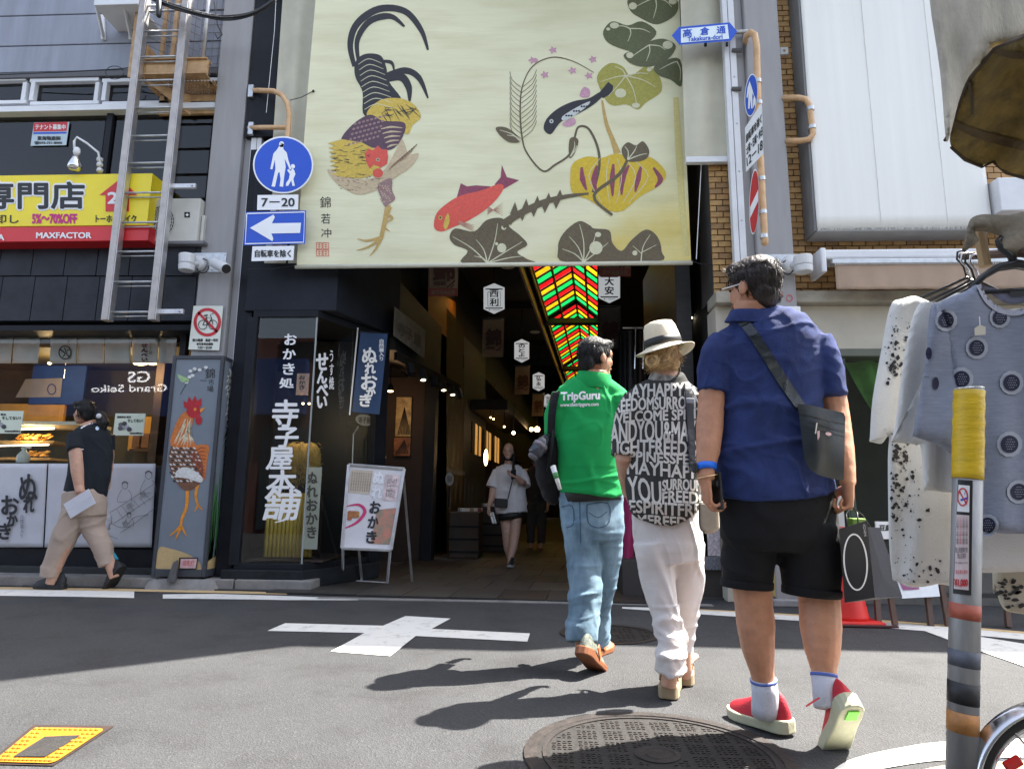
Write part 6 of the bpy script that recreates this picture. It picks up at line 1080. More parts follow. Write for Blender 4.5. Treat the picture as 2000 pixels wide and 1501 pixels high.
fT, pT = garment(g1, 'body_panel', [(1910, 556), (1886, 568), (1830, 596), (1832, 640), (1850, 690), (1862, 760), (1866, 860), (1884, 960), (1888, 1028), (1940, 1040), (2000, 1042), (2120, 1044), (2140, 800), (2120, 600), (2040, 572), (1996, 604), (1960, 604), (1930, 585)], 1.9, JER, .02, folds((.01, 1, .05, .06, 0, 1930, 60), (.014, 1, -.12, .045, 1, 1980, 70)))
fS_, pS = garment(g1, 'sleeve', [(1832, 594), (1816, 606), (1808, 700), (1784, 842), (1782, 850), (1788, 853), (1830, 868), (1870, 892), (1876, 860), (1872, 760), (1864, 690), (1850, 630)], 1.885, JER, .016, folds((.016, .6, .5, .05, .4, 1850, 40)))
garment(g1, 'neck_facing', [(1912, 556), (1926, 566), (1960, 590), (1996, 592), (2040, 572), (2030, 562), (1960, 566)], 1.93, mat('jersey_inside', (.2, .2, .27), .85), .004, None)
decal('neckband', stroke([(1912, 556), (1922, 578), (1938, 596), (1962, 608), (1996, 608), (2042, 576)], [9, 10, 11, 11, 10], 5), fT, mat('neckband_pale', (.4, .4, .46), .85), g1, .006, 10); decal('neck_label', [[(1972, 566), (2004, 564), (2004, 577), (1972, 578)]], FY(1.922), BLACKP, g1, .001)
for i, (x, y, r) in enumerate(((1848, 625, 14), (1908, 679, 14), (1878, 740, 15), (1976, 747, 15), (1972, 867, 16), (1953, 620, 13), (1929, 1025, 14), (1990, 960, 15), (1905, 905, 14))):
    f = fT if x > 1860 else fS_; decal('dot_halo', [[Vector((x, y)) + Vector(((r * 1.55 + (.6 if k % 2 else -.4)) * math.cos(k * .2618), (r * 1.55 + (.6 if k % 2 else -.4)) * math.sin(k * .2618))) for k in range(24)]], f, HAL, g1, .003, 8); decal('navy_dot', [oval(x, y, r * 1.08, r * 1.08)], f, NVY, g1, .005, 8)
    q = []
    for a in range(-2, 3):
        for b in range(-3, 4):
            if a * a * 12 + b * b * 7 < 60: q += stroke([(x + b * 3.6 + (a % 2) * 1.8 - 1, y + a * 4.6), (x + b * 3.6 + (a % 2) * 1.8 + 1, y + a * 4.6)], [1, 1])
    stuff(decal('dot_stitches', q, f, HAL, g1, .007))
for x, y in ((1836, 748), (1822, 690)): decal('navy_dot', [oval(x - 8, y, 6, 12)], fS_, NVY, g1, .004, 8)
tg = thing('price_tag', 'small cream price tag pinned on the dotted tee', 'tag', fT(1914, 655, .02)); MB().prism(lambda a, b, o=0.: fT(1914, 645, .02 + o) + (PY(a, b, 1.86) - PY(1914, 645, 1.86)), [(1903, 641), (1908, 638), (1912, 635), (1916, 635), (1925, 638), (1925, 653), (1904, 655)], .002).build('card', mat('tag_cream', (.62, .57, .46), .7), tg); MB().tube([fT(1914, 636, .02), fT(1913, 618, .012)], .0012, 5).build('string', WHITEP, tg)
g2 = thing('white_tee', 'plain white tee hanging behind the dotted tee', 'shirt', PY(1840, 955, 2.02))
garment(g2, 'body_panel', [(1830, 590), (1790, 600), (1765, 700), (1752, 800), (1743, 856), (1742, 863), (1748, 864), (1790, 868), (1798, 874), (1804, 950), (1806, 958), (1812, 958), (1860, 962), (1900, 964), (1900, 600)], 2.0, WJ, .016, folds((.016, 1, .25, .05, 0, 1800, 40), (.012, 1, 0, .07, 2, 1850, 40)))
garment(g2, 'undershirt_hem', [(1904, 640), (1960, 606), (2060, 606), (2130, 640), (2120, 900), (2112, 1100), (2104, 1114), (2000, 1116), (1918, 1118), (1908, 1110), (1905, 1040), (1904, 900)], 1.99, WJ, .02, None)
g3 = thing('splatter_tee', 'white tee with black ink splatter hanging at the back of the rack', 'shirt', PY(1780, 1140, 2.14))
f3, p3 = garment(g3, 'body_panel', [(1800, 582), (1760, 584), (1738, 600), (1720, 690), (1704, 780), (1699, 852), (1698, 861), (1704, 863), (1722, 866), (1736, 852), (1734, 900), (1736, 1050), (1742, 1120), (1744, 1132), (1750, 1134), (1780, 1146), (1830, 1140), (1870, 1120), (1860, 900), (1850, 640)], 2.14, WJ, .016, folds((.012, 1, .1, .07, 0, 1760, 40)))
random.seed(31); q = []
for cx_, cy_, sx_, sy_, n in ((1748, 700, 10, 26, 60), (1740, 620, 14, 20, 20), (1760, 890, 12, 24, 50), (1752, 1000, 16, 40, 60), (1760, 940, 22, 60, 60), (1790, 1115, 26, 22, 40), (1770, 660, 22, 40, 24)):
    for k in range(n):
        x, y = random.gauss(cx_, sx_), random.gauss(cy_, sy_); r = random.choice([.8, 1.2, 1.6, 2.6, 4]) * (1 if n > 30 else .6)
        if inside(x, y, p3) and edge_d(x, y, p3) > 5: q.append([Vector((x + r * random.uniform(.4, 1.5) * math.cos(a), y + r * random.uniform(.4, 1.6) * math.sin(a))) for a in (0, .8, 1.7, 2.6, 3.4, 4.3, 5.3)])
stuff(decal('ink_splatter', q, f3, BLACKP, g3, .004))
g4 = thing('camouflage_top', 'cream top with dark leaf blotches low at the right edge', 'shirt', PY(1970, 1190, 1.98)); f4, p4 = garment(g4, 'body_panel', [(1940, 700), (1970, 640), (2060, 640), (2110, 700), (2106, 1000), (2100, 1190), (2090, 1206), (1980, 1196), (1956, 1182), (1946, 1150), (1938, 1120)], 2.06, mat('cream_top', (.5, .46, .36), .85), .02)
stuff(decal('blotches', [[Vector((x + r * random.uniform(.5, 1.4) * math.cos(a), y + r * .6 * random.uniform(.5, 1.4) * math.sin(a))) for a in (0, .9, 1.8, 2.7, 3.6, 4.5, 5.4)] for x, y, r in [(random.uniform(1950, 2000), random.uniform(1132, 1190), random.uniform(3, 8)) for k in range(26)]], f4, BLACKP, g4, .004))
# hangers and rail
HNG = mat('hanger_black', (.015, .015, .017), .35, .1, 5); hr = thing('clothes_rail', 'wooden rail with torn canvas carrying the hangers at the right edge', 'clothes rail', PY(1960, 500, 2.0))
MB().tube([PY(1880, 500, 2.35), PY(2080, 488, 1.7)], .014, 8).build('rail', WD, hr); MB().tube([PY(2080, 488, 1.7), PY(2300, 475, 1.68)], .014, 8).build('rail', WD, hr)
for q in (PY(2130, 500, 2.06), PY(2290, 475, 1.68)): MB().tube([Vector((q.x, q.y, 0)), Vector((q.x, q.y, 1.95))], .016, 10).build('post', WD, hr)
MB().tube([PY(1912, 450, 1.98), PY(1925, 520, 1.98)], .016, 8).build('stick', mat('stick_tan', (.4, .26, .12), .6, .2, 8), hr)
TORN = mat('torn_canvas', (.2, .165, .12), .9, .4, 9, .4, 60, col2=(.36, .31, .23))
tc_ = thing('torn_canvas', 'torn dirty canvas scrap over the hangers at the right edge', 'canvas', PY(1940, 500, 1.95)); garment(tc_, 'scrap', [(1890, 440), (1900, 424), (1925, 418), (1970, 420), (2040, 412), (2040, 500), (1960, 494), (1950, 460), (1905, 452), (1912, 470), (1880, 492), (1884, 470)], 1.93, TORN, .02, folds((.012, .5, 1, .1, 0, 1930, 60)), 20, 3)
for i, (x, y) in enumerate(((1868, 540), (1876, 545), (1884, 546), (1893, 548))):
    Yh = 2.3 - .07 * i; t = thing('hanger', ('farthest', 'second farthest', 'third farthest', 'nearest')[i] + ' thin hanger of the bunch with chrome hooks', 'hanger', PY(x, y, Yh), 'thin hangers on the rail')
    MB().tube([PY(x + 20, y, Yh), PY(x + 14, y - 20, Yh), PY(x + 1, y - 34, Yh), PY(x + 2, y - 48, Yh), PY(x + 14, y - 52, Yh), PY(x + 24, y - 44, Yh)], .0035, 6).build('hook', (mat('chrome', (.7, .7, .72), .15, metal=1.) if i % 2 else HNG), t, smooth=True)
    MB().tube([PY(x - 72 + 8 * i, y + 44, Yh), PY(x + 20, y + 2, Yh), PY(x + 100, y + 40, Yh)], .006, 6).build('arm', HNG, t, smooth=True)
bh_ = thing('hanger', 'broad black plastic hanger of the dotted tee', 'hanger', PY(1960, 545, 1.92)); MB().tube([PY(1896, 562, 1.92), PY(1920, 540, 1.92), PY(1948, 522, 1.92), PY(1985, 516, 1.92), PY(2030, 524, 1.92), PY(2080, 560, 1.92)], [.012, .016, .02, .022, .02, .014], 10, ratio=.6).build('arm', HNG, bh_, smooth=True); MB().tube([PY(1900, 572, 1.925), PY(2070, 560, 1.925)], .006, 8).build('bar', HNG, bh_, smooth=True)
MB().tube([PY(1985, 520, 1.92), PY(1974, 500, 1.92), PY(1955, 486, 1.92), PY(1948, 470, 1.92), PY(1956, 462, 1.92)], [.013, .01, .008, .007, .006], 8).build('hook', HNG, bh_, smooth=True)
# canopy overhead
cy = thing('street_canopy', 'weathered canvas canopy with yellow brown underside at the top right corner', 'canopy', PY(1930, 200, 1.9)); DW = mat('dirty_canvas', (.5, .46, .38), .9, .35, 5, .3, 90, stretch=(2, 2, .6)); UND = mat('canopy_underside', (.12, .085, .02), .85, .5, 9, .8, 26, col2=(.24, .165, .038))
garment(cy, 'front_flap', [(1812, -30), (1836, 140), (1846, 262), (1852, 274), (1862, 240), (1872, 200), (1892, 150), (1930, 108), (1940, 92), (1990, 80), (2060, 40), (2300, -40), (2420, -120), (2420, -420), (1790, -420), (1796, -300)], 1.75, DW, .03, folds((.02, 1, -.2, .04, 0, 1880, 80)), 30, 3)
fU = lambda px, py, off=0.: PY(px, py, 1.72 + .5 * max(0, (py - 95)) / 250 + .03 * math.sin(px * .05 + py * .02) + .02 * noise.noise(Vector((px * .02, py * .02, 0))) - off)
u_ = decal('underside', [[Vector(p) for p in blob([(1942, 96), (2060, 44), (2300, -30), (2420, -100), (2420, 380), (2200, 366), (2060, 352), (2000, 348), (1965, 338), (1940, 316), (1918, 326), (1884, 312), (1860, 290), (1856, 262), (1872, 205), (1894, 152)], 4)]], fU, UND, cy, 0, 10); u_.data.polygons.foreach_set('use_smooth', [True] * len(u_.data.polygons))
EDG = mat('canopy_edge', (.05, .035, .02), .8)
for q in (PY(2260, 300, 2.1), PY(2400, 0, 1.72)): MB().tube([Vector((q.x, q.y, 0)), Vector((q.x, q.y, q.z))], .02, 10).build('support_pole', STEEL, cy, smooth=True)
MB().tube([fU(x, y, .006) for x, y in ((1846, 274), (1858, 252), (1872, 205), (1894, 152), (1942, 96), (2000, 70))], .006, 6).build('edge_cord', EDG, cy, smooth=True); MB().tube([fU(x, y, .004) for x, y in ((1858, 288), (1884, 312), (1918, 326), (1940, 316), (1965, 338), (2000, 348), (2060, 352))], .005, 6).build('edge_cord', EDG, cy, smooth=True)
decal('dark_seam', stroke([(1860, 240), (1900, 258), (1960, 276), (2060, 300)], [10, 16, 18, 16], 5), fU, mat('seam_dark', (.07, .045, .015), .85, .3, 12), cy, .006, 10); decal('dark_seam', stroke([(1940, 100), (1980, 108), (2060, 112)], [8, 14, 12], 4), fU, mat('seam_dark', (.12, .07, .02), .85, .3, 12), cy, .006, 10); MB().tube([fU(1894, 160, .01), fU(1898, 190, .01), fU(1900, 222, .01)], .004, 6).build('tie', EDG, cy)
# ================================================================== bollard with tape and stickers
bo = thing('bollard_post', 'steel post with yellow tape top and worn coloured bands, right foreground', 'post', Vector((PY(1893, 760, 1.75) + (PY(1879, 1480, 1.75) - PY(1893, 760, 1.75)) * (PY(1893, 760, 1.75).z / (PY(1893, 760, 1.75).z - PY(1879, 1480, 1.75).z))))); c = bo.location.copy(); s = mpp(PY(1890, 900, 1.75)); R_ = 25.5 * s; tilt = PY(1893, 760, 1.75) - c
top = c + tilt; PST = mat('post_steel', (.3, .3, .3), .45, .25, 10, .15, 60, metal=.5, stretch=(1, 1, .3))
def seg(a, b): za, zb = PY(1885, b, 1.75).z, PY(1885, a, 1.75).z; return c + tilt * (za / tilt.z), c + tilt * (zb / tilt.z)
MB().tube([c, top], R_, 28).build('tube', PST, bo, smooth=True); MB().lathe(top, [(R_ * 1.02, 0), (R_, .003), (R_ * .7, .004), (.001, .003)], n=24).build('foil_cap', mat('foil', (.75, .74, .72), .3, .2, 60, .8, 120, metal=.9), bo)
TAPE = mat('yellow_tape', (.66, .43, .01), .4, .15, 14, .25, 40, stretch=(1, 1, 4))
a, b = seg(764, 935); pts = [a + (b - a) * k / 14 for k in range(15)]; MB().tube(pts, [R_ * (1.05 + .035 * math.sin(k * 2.3) * (k > 5)) for k in range(15)], 28).build('tape_wrap', TAPE, bo, smooth=True)
for i, (y0, y1, cc) in enumerate(((1178, 1208, (.4, .1, .06)), (1268, 1300, (.1, .11, .14)), (1330, 1372, (.02, .02, .022)), (1388, 1428, (.45, .2, .06)))): a, b = seg(y0, y1); MB().tube([a, b], R_ * 1.015, 28).build('painted_band', mat('band_%d' % i, cc, .5, .3, 30), bo, smooth=True)
bvP = None
def post_map(px, py, off=0.):
    d = ray(px, py); ax = tilt.normalized(); w = CAM - c; dp = d - ax * d.dot(ax); wp_ = w - ax * w.dot(ax); A_ = dp.dot(dp); B_ = 2 * dp.dot(wp_); C_ = wp_.dot(wp_) - (R_ + off) ** 2; D_ = B_ * B_ - 4 * A_ * C_
    return CAM + d * ((-B_ - math.sqrt(D_)) / (2 * A_)) if D_ > 0 else None
nsk = thing('no_smoking_sticker', 'black and white no smoking notice wrapped on the foreground post', 'sticker', post_map(1880, 1100, .004)); f = post_map
decal('black_ground', [[(1871, 936), (1900, 938), (1897, 1162), (1861, 1158)]], f, BLACKP, nsk, .002, 8); decal('white_field', [[(1872, 946), (1894, 948), (1893, 1000), (1869, 998)]], f, WHITEP, nsk, .004, 8); decal('pink_field', [[(1868, 1004), (1893, 1006), (1892, 1152), (1863, 1149)]], f, mat('sticker_pink', (.62, .5, .5), .5), nsk, .004, 8)
decal('red_ring', ring(1880, 970, 11, 18, 2.6) + stroke([(1873, 958), (1888, 984)], [2.6, 2.6]), f, SIGNR, nsk, .0055); decal('cigarette', stroke([(1876, 976), (1890, 972)], [4, 4]) + stroke([(1884, 966), (1886, 956), (1889, 962)], [1, 1], 2), f, SIGNB, nsk, .005)
for k in range(4): lettering('notice_text', 'この区域では路上喫煙', [(1868 + 6 * k, 1010), (1872.5 + 6 * k, 1010), (1872 + 6 * k, 1062), (1867.5 + 6 * k, 1062)], f, SIGNR if k == 1 else BLACKP, nsk, .006, vertical=True)
lettering('notice_text', '路上喫煙等対策\n禁止区域内', (1866, 1068, 1890, 1090), f, BLACKP, nsk, .006); lettering('notice_text', 'No smoking on street', (1866, 1096, 1890, 1101), f, BLACKP, nsk, .006); lettering('notice_text', '違反者は過料', (1866, 1112, 1890, 1120), f, SIGNR, nsk, .006); lettering('notice_text', '¥1,000', (1864, 1130, 1890, 1146), f, SIGNR, nsk, .006, bold=.5)
# ================================================================== bicycle wheel in the corner
by = thing('bicycle', 'bicycle front wheel with silver mudguard in the bottom right corner', 'bicycle', Vector((1.2, 1.72, 0))); c = Vector((1.2, 1.72, .205)); CHR = mat('chrome', (.7, .7, .72), .15, metal=1.); ydir = Vector((.1, 1, 0)).normalized(); xdir = Vector((ydir.y, -ydir.x, 0))
def circ(r, a): return c + xdir * r * math.cos(a) + Vector((0, 0, 1)) * r * math.sin(a)
MB().tube([circ(.187, 2 * math.pi * k / 60) for k in range(61)], .018, 10).build('tyre', mat('rubber', (.02, .02, .02), .7), by, smooth=True); MB().tube([circ(.166, 2 * math.pi * k / 60) for k in range(61)], .007, 8).build('rim', CHR, by, smooth=True); MB().tube([c - ydir * .04, c + ydir * .04], .016, 12).build('hub', CHR, by)
for k in range(24): a = 2 * math.pi * k / 24; MB().tube([circ(.016, a + .6 * (1 if k % 2 else -1)) + ydir * (.02 if k % 2 else -.02), circ(.165, a)], .0012, 5).build('spoke', CHR, by)
MB().grid(lambda u, v: circ(.212 + .006 * math.cos((u - .5) * 3), math.radians(50 + 125 * v)) + ydir * (u - .5) * .062 - (circ(1, math.radians(50 + 125 * v)) - c) * .012 * abs(u - .5) * 2, 8, 40).build('mudguard', CHR, by, smooth=True, solid=.002)
MB().tube([circ(.212, 2.2), c + ydir * -.045], .003, 6).build('mudguard_stay', CHR, by); MB().tube([c + ydir * -.045, c + ydir * -.04 + Vector((.1, 0, .4))], .012, 10).build('fork', mat('fork_red', (.3, .02, .02), .3), by, smooth=True); MB().tube([c + ydir * .045, c + ydir * .04 + Vector((.1, 0, .4))], .012, 10).build('fork', mat('fork_red', (.3, .02, .02), .3), by, smooth=True); FRM = mat('fork_red', (.3, .02, .02), .3); hd_ = c + Vector((.12, 0, .46)); bb_ = c + Vector((.42, 0, .04)); st_p = c + Vector((.52, 0, .42)); rw = c + Vector((.82, 0, 0))
for a_, b_, r_, n_ in ((c + Vector((.1, 0, .4)), hd_, .018, 'head_tube'), (c + Vector((.1, 0, .38)), bb_, .016, 'down_tube'), (bb_, st_p, .014, 'seat_tube'), (bb_, rw + ydir * .05, .01, 'chain_stay'), (st_p, rw + ydir * .05, .01, 'seat_stay'), (hd_, hd_ + Vector((.02, 0, .12)), .012, 'stem')): MB().tube([a_, b_], r_, 10).build(n_, FRM, by, smooth=True)
MB().tube([hd_ + Vector((.1, -.2, .13)), hd_ + Vector((.02, -.08, .13)), hd_ + Vector((.02, .08, .13)), hd_ + Vector((.1, .2, .13))], .011, 10).build('handlebar', CHR, by, smooth=True); MB().ell(st_p + Vector((.02, 0, .05)), (.12, .07, .03)).build('saddle', BLACKP, by, smooth=True)
MB().tube([rw + xdir * .187 * math.cos(k * .1047) + Vector((0, 0, .187 * math.sin(k * .1047))) for k in range(61)], .018, 10).build('tyre', mat('rubber', (.02, .02, .02), .7), by, smooth=True); MB().tube([rw + xdir * .166 * math.cos(k * .1047) + Vector((0, 0, .166 * math.sin(k * .1047))) for k in range(61)], .007, 8).build('rim', CHR, by, smooth=True)
MB().obox(PY(1978, 1490, 1.7), Vector((.018, 0, .01)), Vector((0, .006, 0)), Vector((-.006, 0, .01))).build('reflector', mat('reflector_red', (.5, .01, .01), .2), by, bevel=.004)
# ================================================================== people
def remeshed(mb, voxel=.006, it=4, fac=.5):
    me = bpy.data.meshes.new('tmp'); me.from_pydata(mb.v, [], mb.f); bm = bmesh.new(); bm.from_mesh(me); bmesh.ops.recalc_face_normals(bm, faces=bm.faces); bm.to_mesh(me); bm.free()
    o = bpy.data.objects.new('tmp', me); COL.objects.link(o); r = o.modifiers.new('r', 'REMESH'); r.mode = 'VOXEL'; r.voxel_size = voxel
    if it: s = o.modifiers.new('s', 'SMOOTH'); s.iterations = it; s.factor = fac
    dg = bpy.context.evaluated_depsgraph_get(); out = bpy.data.meshes.new_from_object(o.evaluated_get(dg)); bpy.data.objects.remove(o); bpy.data.meshes.remove(me); return out
def wrinkle(me, fn):
    ns = [v.normal.copy() for v in me.vertices]
    for v, n in zip(me.vertices, ns): v.co += n * fn(v.co, n)
    me.update()
def part(name, me, m, parent):
    L = wl(parent); bv = BVHTree.FromPolygons([v.co.copy() for v in me.vertices], [tuple(p.vertices) for p in me.polygons]); me.transform(Matrix.Translation(-L)); o = mkobj(name, me, m, parent, True); return o, bv
def FB(bv, fallback=None):
    def f(px, py, off=0.):
        d = ray(px, py).normalized(); h = bv.ray_cast(CAM, d)
        return None if h[0] is None else h[0] - d * off
    return f
def N(nodes, Y=None):     # px nodes (x, y, r[, Y]) -> points and radii
    P = []; R = []
    for q in nodes: p = PY(q[0], q[1], q[3] if len(q) > 3 else Y); P.append(p); R.append(q[2] * mpp(p))
    return P, R
def T(nodes, Y=None):     # px rows (left, right, y[, Y])
    P = []; R = []
    for q in nodes: p = PY((q[0] + q[1]) / 2, q[2], q[3] if len(q) > 3 else Y); P.append(p); R.append((q[1] - q[0]) / 2 * mpp(p))
    return P, R
XA = Vector((1, 0, 0))
def fold(seed, amp, sc, ridge=True):
    sc = Vector(sc); o = Vector((seed * 7.3, seed * 3.1, seed))
    def f(p, n):
        q = Vector((p.x * sc.x, p.y * sc.y, p.z * sc.z)) + o; a = noise.noise(q); b = noise.noise(q * 2.1 + Vector((3, 1, 7)))
        if ridge: a = 1 - 2 * abs(a); b = 1 - 2 * abs(b); return amp * (a * a * .8 + b * b * .35 - .5)
        return amp * (a + .5 * b)
    return f
def crease(seed, amp, sc, w=.09, warp=.6):
    sc = Vector(sc); o = Vector((seed * 5.7, seed * 2.3, seed * 1.1))
    def f(p, n):
        q = Vector((p.x * sc.x, p.y * sc.y, p.z * sc.z)) + o; q = q + Vector((noise.noise(q * .7), noise.noise(q * .7 + Vector((9, 2, 4))), noise.noise(q * .7 + Vector((4, 8, 1))))) * warp
        a = noise.noise(q); b = noise.noise(q * 1.9 + Vector((5, 5, 1))); m_ = .5 + .5 * noise.noise(q * .45 + Vector((1, 7, 3)))
        return amp * (math.exp(-(a / w) ** 2) * (.3 + m_) + .45 * math.exp(-(b / w) ** 2) * m_ - .25)
    return f
def head(mb, c, face, s, up=Vector((0, 0, 1)), ears=True):
    face = (face - up * face.dot(up)).normalized(); side = face.cross(up); R = Matrix((side, face, up)).transposed()
    def e(a, b, d, ra, rb, rd): mb.ell(c + side * a * s + face * b * s + up * d * s, (ra * s, rb * s, rd * s), R)
    e(0, -.07, .1, .315, .395, .395); e(0, .1, -.12, .265, .27, .33); e(0, .19, -.36, .17, .15, .12); e(0, .2, .1, .24, .2, .2); e(0, .37, -.1, .045, .085, .085); e(0, .335, -.02, .035, .06, .1); e(0, .31, -.26, .1, .06, .035)
    for k in (-1, 1):
        e(k * .13, .25, -.1, .1, .09, .1)
        if ears: e(k * .315, -.03, -.06, .035, .085, .13)
    return R
def face_parts(t, c, R, s, m_eye=BLACKP, lip=(.4, .12, .1)):
    side, face, up = R.col[0], R.col[1], R.col[2]
    for k in (-1, 1):
        p = c + side * .125 * s * k + face * .335 * s + up * .0 * s; MB().ell(p, (.055 * s, .02 * s, .022 * s), R, 10, 6).build('eye', mat('eye_dark', (.03, .02, .015), .2), t, smooth=True); MB().ell(p + up * .085 * s - face * .0 * s, (.085 * s, .022 * s, .016 * s), R, 10, 6).build('eyebrow', mat('brow', (.02, .015, .012), .8), t, smooth=True)
    MB().ell(c + face * .365 * s - up * .25 * s, (.085 * s, .025 * s, .028 * s), R, 10, 6).build('mouth', mat('lips_%g' % lip[0], lip, .4), t, smooth=True)
def hand(mb, w, d, n, th, L=.18, curl=(25, 40, 30), r=.0088, spread=.5, thumb=(.55, .5, .6)):
    d, n, th = d.normalized(), n.normalized(), th.normalized(); pl = L * .52
    mb.tube([w - d * .01, w + d * pl * .35, w + d * pl * .8, w + d * pl], [.028, .038, .042, .038], 12, side=th, ratio=[.75, .5, .42, .38])
    for k, (o, ln) in enumerate(((.031, .92), (.0105, 1.), (-.0105, .95), (-.031, .75))):
        p = w + d * pl * (.96 - .05 * abs(k - 1)) + th * o; a = 0.; pts = [p - d * .02]; dd = d
        pts.append(p)
        for i, sg in enumerate((.4, .33, .27)):
            a += math.radians(curl[i] * (1 + .12 * k)); dd = d * math.cos(a) + n * math.sin(a); p = p + dd * sg * ln * L * .5; pts.append(p)
        mb.tube(pts, [r, r * 1.05, r * 1., r * .95, r * .8], 8, round_caps=True)
    p = w + d * pl * .22 + th * .03; q = (d * thumb[0] + th * thumb[1] + n * thumb[2]).normalized(); mb.tube([p - q * .02, p + q * .028, p + (q * .7 + d * .3).normalized() * .055, p + (q * .5 + d * .5).normalized() * .08], [.014, .0125, .011, .009], 8, round_caps=True)
def shoe(t, toe, dirn, pitch, L, um, sm, width=.05, name='shoe', high=.085, sole_h=.032, extra=None):
    """toe: where the ball touches the ground; the heel is lifted by pitch degrees"""
    dirn = Vector((dirn.x, dirn.y, 0)).normalized(); lat = Vector((dirn.y, -dirn.x, 0)); a = math.radians(pitch); fx = dirn * math.cos(a) - Vector((0, 0, 1)) * math.sin(a); fz = dirn * math.sin(a) + Vector((0, 0, 1)) * math.cos(a)
    o = toe - fx * L * .8
    P = lambda x, y, z: o + fx * x * L + lat * y + fz * z
    prof = [(-.035, .28, .5), (-.0, .6, .75), (.06, .82, 1.12), (.16, .88, 1.18), (.3, .86, 1.08), (.45, .88, .88), (.6, .97, .66), (.75, 1., .52), (.88, .86, .42), (.96, .6, .32), (1.0, .3, .22)]
    mb = MB(); n = 16; vs = []
    for x, w, h in prof:
        for k in range(n):
            q = 2 * math.pi * k / n; cy_, sz = math.cos(q), math.sin(q); vs.append(P(x, width * w * cy_ * (1 if sz < 0 else .62 + .38 * (1 - sz)), sole_h * .8 + (high * h * max(0, sz) if sz > 0 else 0)))
    N_ = len(prof); mb.add(vs, [(i * n + k, i * n + (k + 1) % n, (i + 1) * n + (k + 1) % n, (i + 1) * n + k) for i in range(N_ - 1) for k in range(n)] + [tuple(range(n))[::-1], tuple((N_ - 1) * n + k for k in range(n))])
    sh_ = mb.build(name, um, t, smooth=True, sub=1)
    mb = MB(); out = []
    for x, w, h in prof: out.append((x, width * (w * 1.06 + .02)))
    ol = [(x, y) for x, y in out] + [(x, -y) for x, y in out[::-1]]; n = len(ol)
    toe_up = lambda x: .012 * max(0, (x - .75) / .25) ** 2
    mb.add([P(x * 1.03 - .015, y, toe_up(x)) for x, y in ol] + [P(x * 1.03 - .015, y * 1.03, sole_h * (1.25 if x < .3 else .9) + toe_up(x)) for x, y in ol], [tuple(range(n))[::-1], tuple(range(n, 2 * n))] + [(i, (i + 1) % n, (i + 1) % n + n, i + n) for i in range(n)]); mb.build('sole', sm, sh_, bevel=.006)
    return sh_, P
def hair_cap(t, c, R, s, m, seed=1, extra=None, amp=.02, name='hair', cover=(0, -.1, .13, .335, .41, .4), voxel=.006):
    side, face, up = R.col[0], R.col[1], R.col[2]; mb = MB(); a = cover; mb.ell(c + side * a[0] * s + face * a[1] * s + up * a[2] * s, (a[3] * s, a[4] * s, a[5] * s), R, 20, 14)
    if extra: extra(mb, lambda x, y, z: c + side * x * s + face * y * s + up * z * s, s)
    me = remeshed(mb, voxel, 3); o_ = Vector((seed, 2, 3)); Ri = R.transposed()
    def fn(p, n):
        q = Ri @ (p - c); ang = math.atan2(q.x, -q.y); return s * amp * (noise.noise(Vector((ang * 7, q.z * 6 / s, seed))) + .7 * noise.noise(Vector((ang * 24, q.z * 5 / s, seed + 4))))
    wrinkle(me, fn); return part(name, me, m, t)
def strands(t, bv, c, R, s, m, n, ln, seed, rad=.0012, rmax=.36, flow=None, zmin=-.5):
    random.seed(seed); mb = MB(); side, face, up = R.col[0], R.col[1], R.col[2]
    for k in range(n):
        a = random.uniform(0, 2 * math.pi); z = random.uniform(zmin, .9); d = (side * math.cos(a) + face * math.sin(a) + up * z).normalized(); h = bv.ray_cast(c + d * s * 1.5, -d)
        if h[0] is None: continue
        p, nn = h[0], h[1]; g = flow(p) if flow else (d - up * 1.2 * (1 if z < .6 else .2)); g = g - nn * g.dot(nn)
        if g.length < 1e-4: continue
        g = g.normalized(); q = side * random.uniform(-.25, .25); pts = [p + nn * .001]
        for i in range(3): pts.append(pts[-1] + (g + q * .4 * i - nn * .12 * i).normalized() * ln * .33 + nn * .0012)
        mb.tube(pts, [rad, rad, rad * .8, rad * .3], 4)
    if mb.v: stuff(mb.build('hair_strands', m, t, smooth=True))
def skinmat(name, c): 
    m = mat(name, c, .5, .12, 30, .12, 220, col2=tuple(min(1, k * 1.12) for k in c)); b = m.node_tree.nodes['Principled BSDF']; b.inputs['Subsurface Weight'].default_value = .12; b.inputs['Subsurface Radius'].default_value = (.012, .005, .003); return m
def clothmat(name, c, var=.1, sc=4, bump=.3, bs=420, rough=.85, col2=None): return mat(name, c, rough, var, sc, bump, bs, sheen=.03, col2=col2, spec=.25)
def drapestrip(name, t, pts, w, bv, m, off=.005, thick=.004, cut=10): o = decal(name, stroke(pts, w, 6), FB(bv), m, t, off, cut); q = o.modifiers.new('s', 'SOLIDIFY'); q.thickness = thick; q.offset = 0; return o
def ellring(c, ax, u, ru, rv, h, n=28):   # open band round a limb
    v = ax.cross(u).normalized(); mb = MB(); vs = []
    for j in (-.5, .5):
        for k in range(n): a = 2 * math.pi * k / n; vs.append(c + ax * h * j + u * ru * math.cos(a) + v * rv * math.sin(a))
    return mb.add(vs, [(k, (k + 1) % n, n + (k + 1) % n, n + k) for k in range(n)])
BHAIR = mat('hair_black', (.008, .0075, .008), .48, .4, 30, .5, 160, spec=.35)
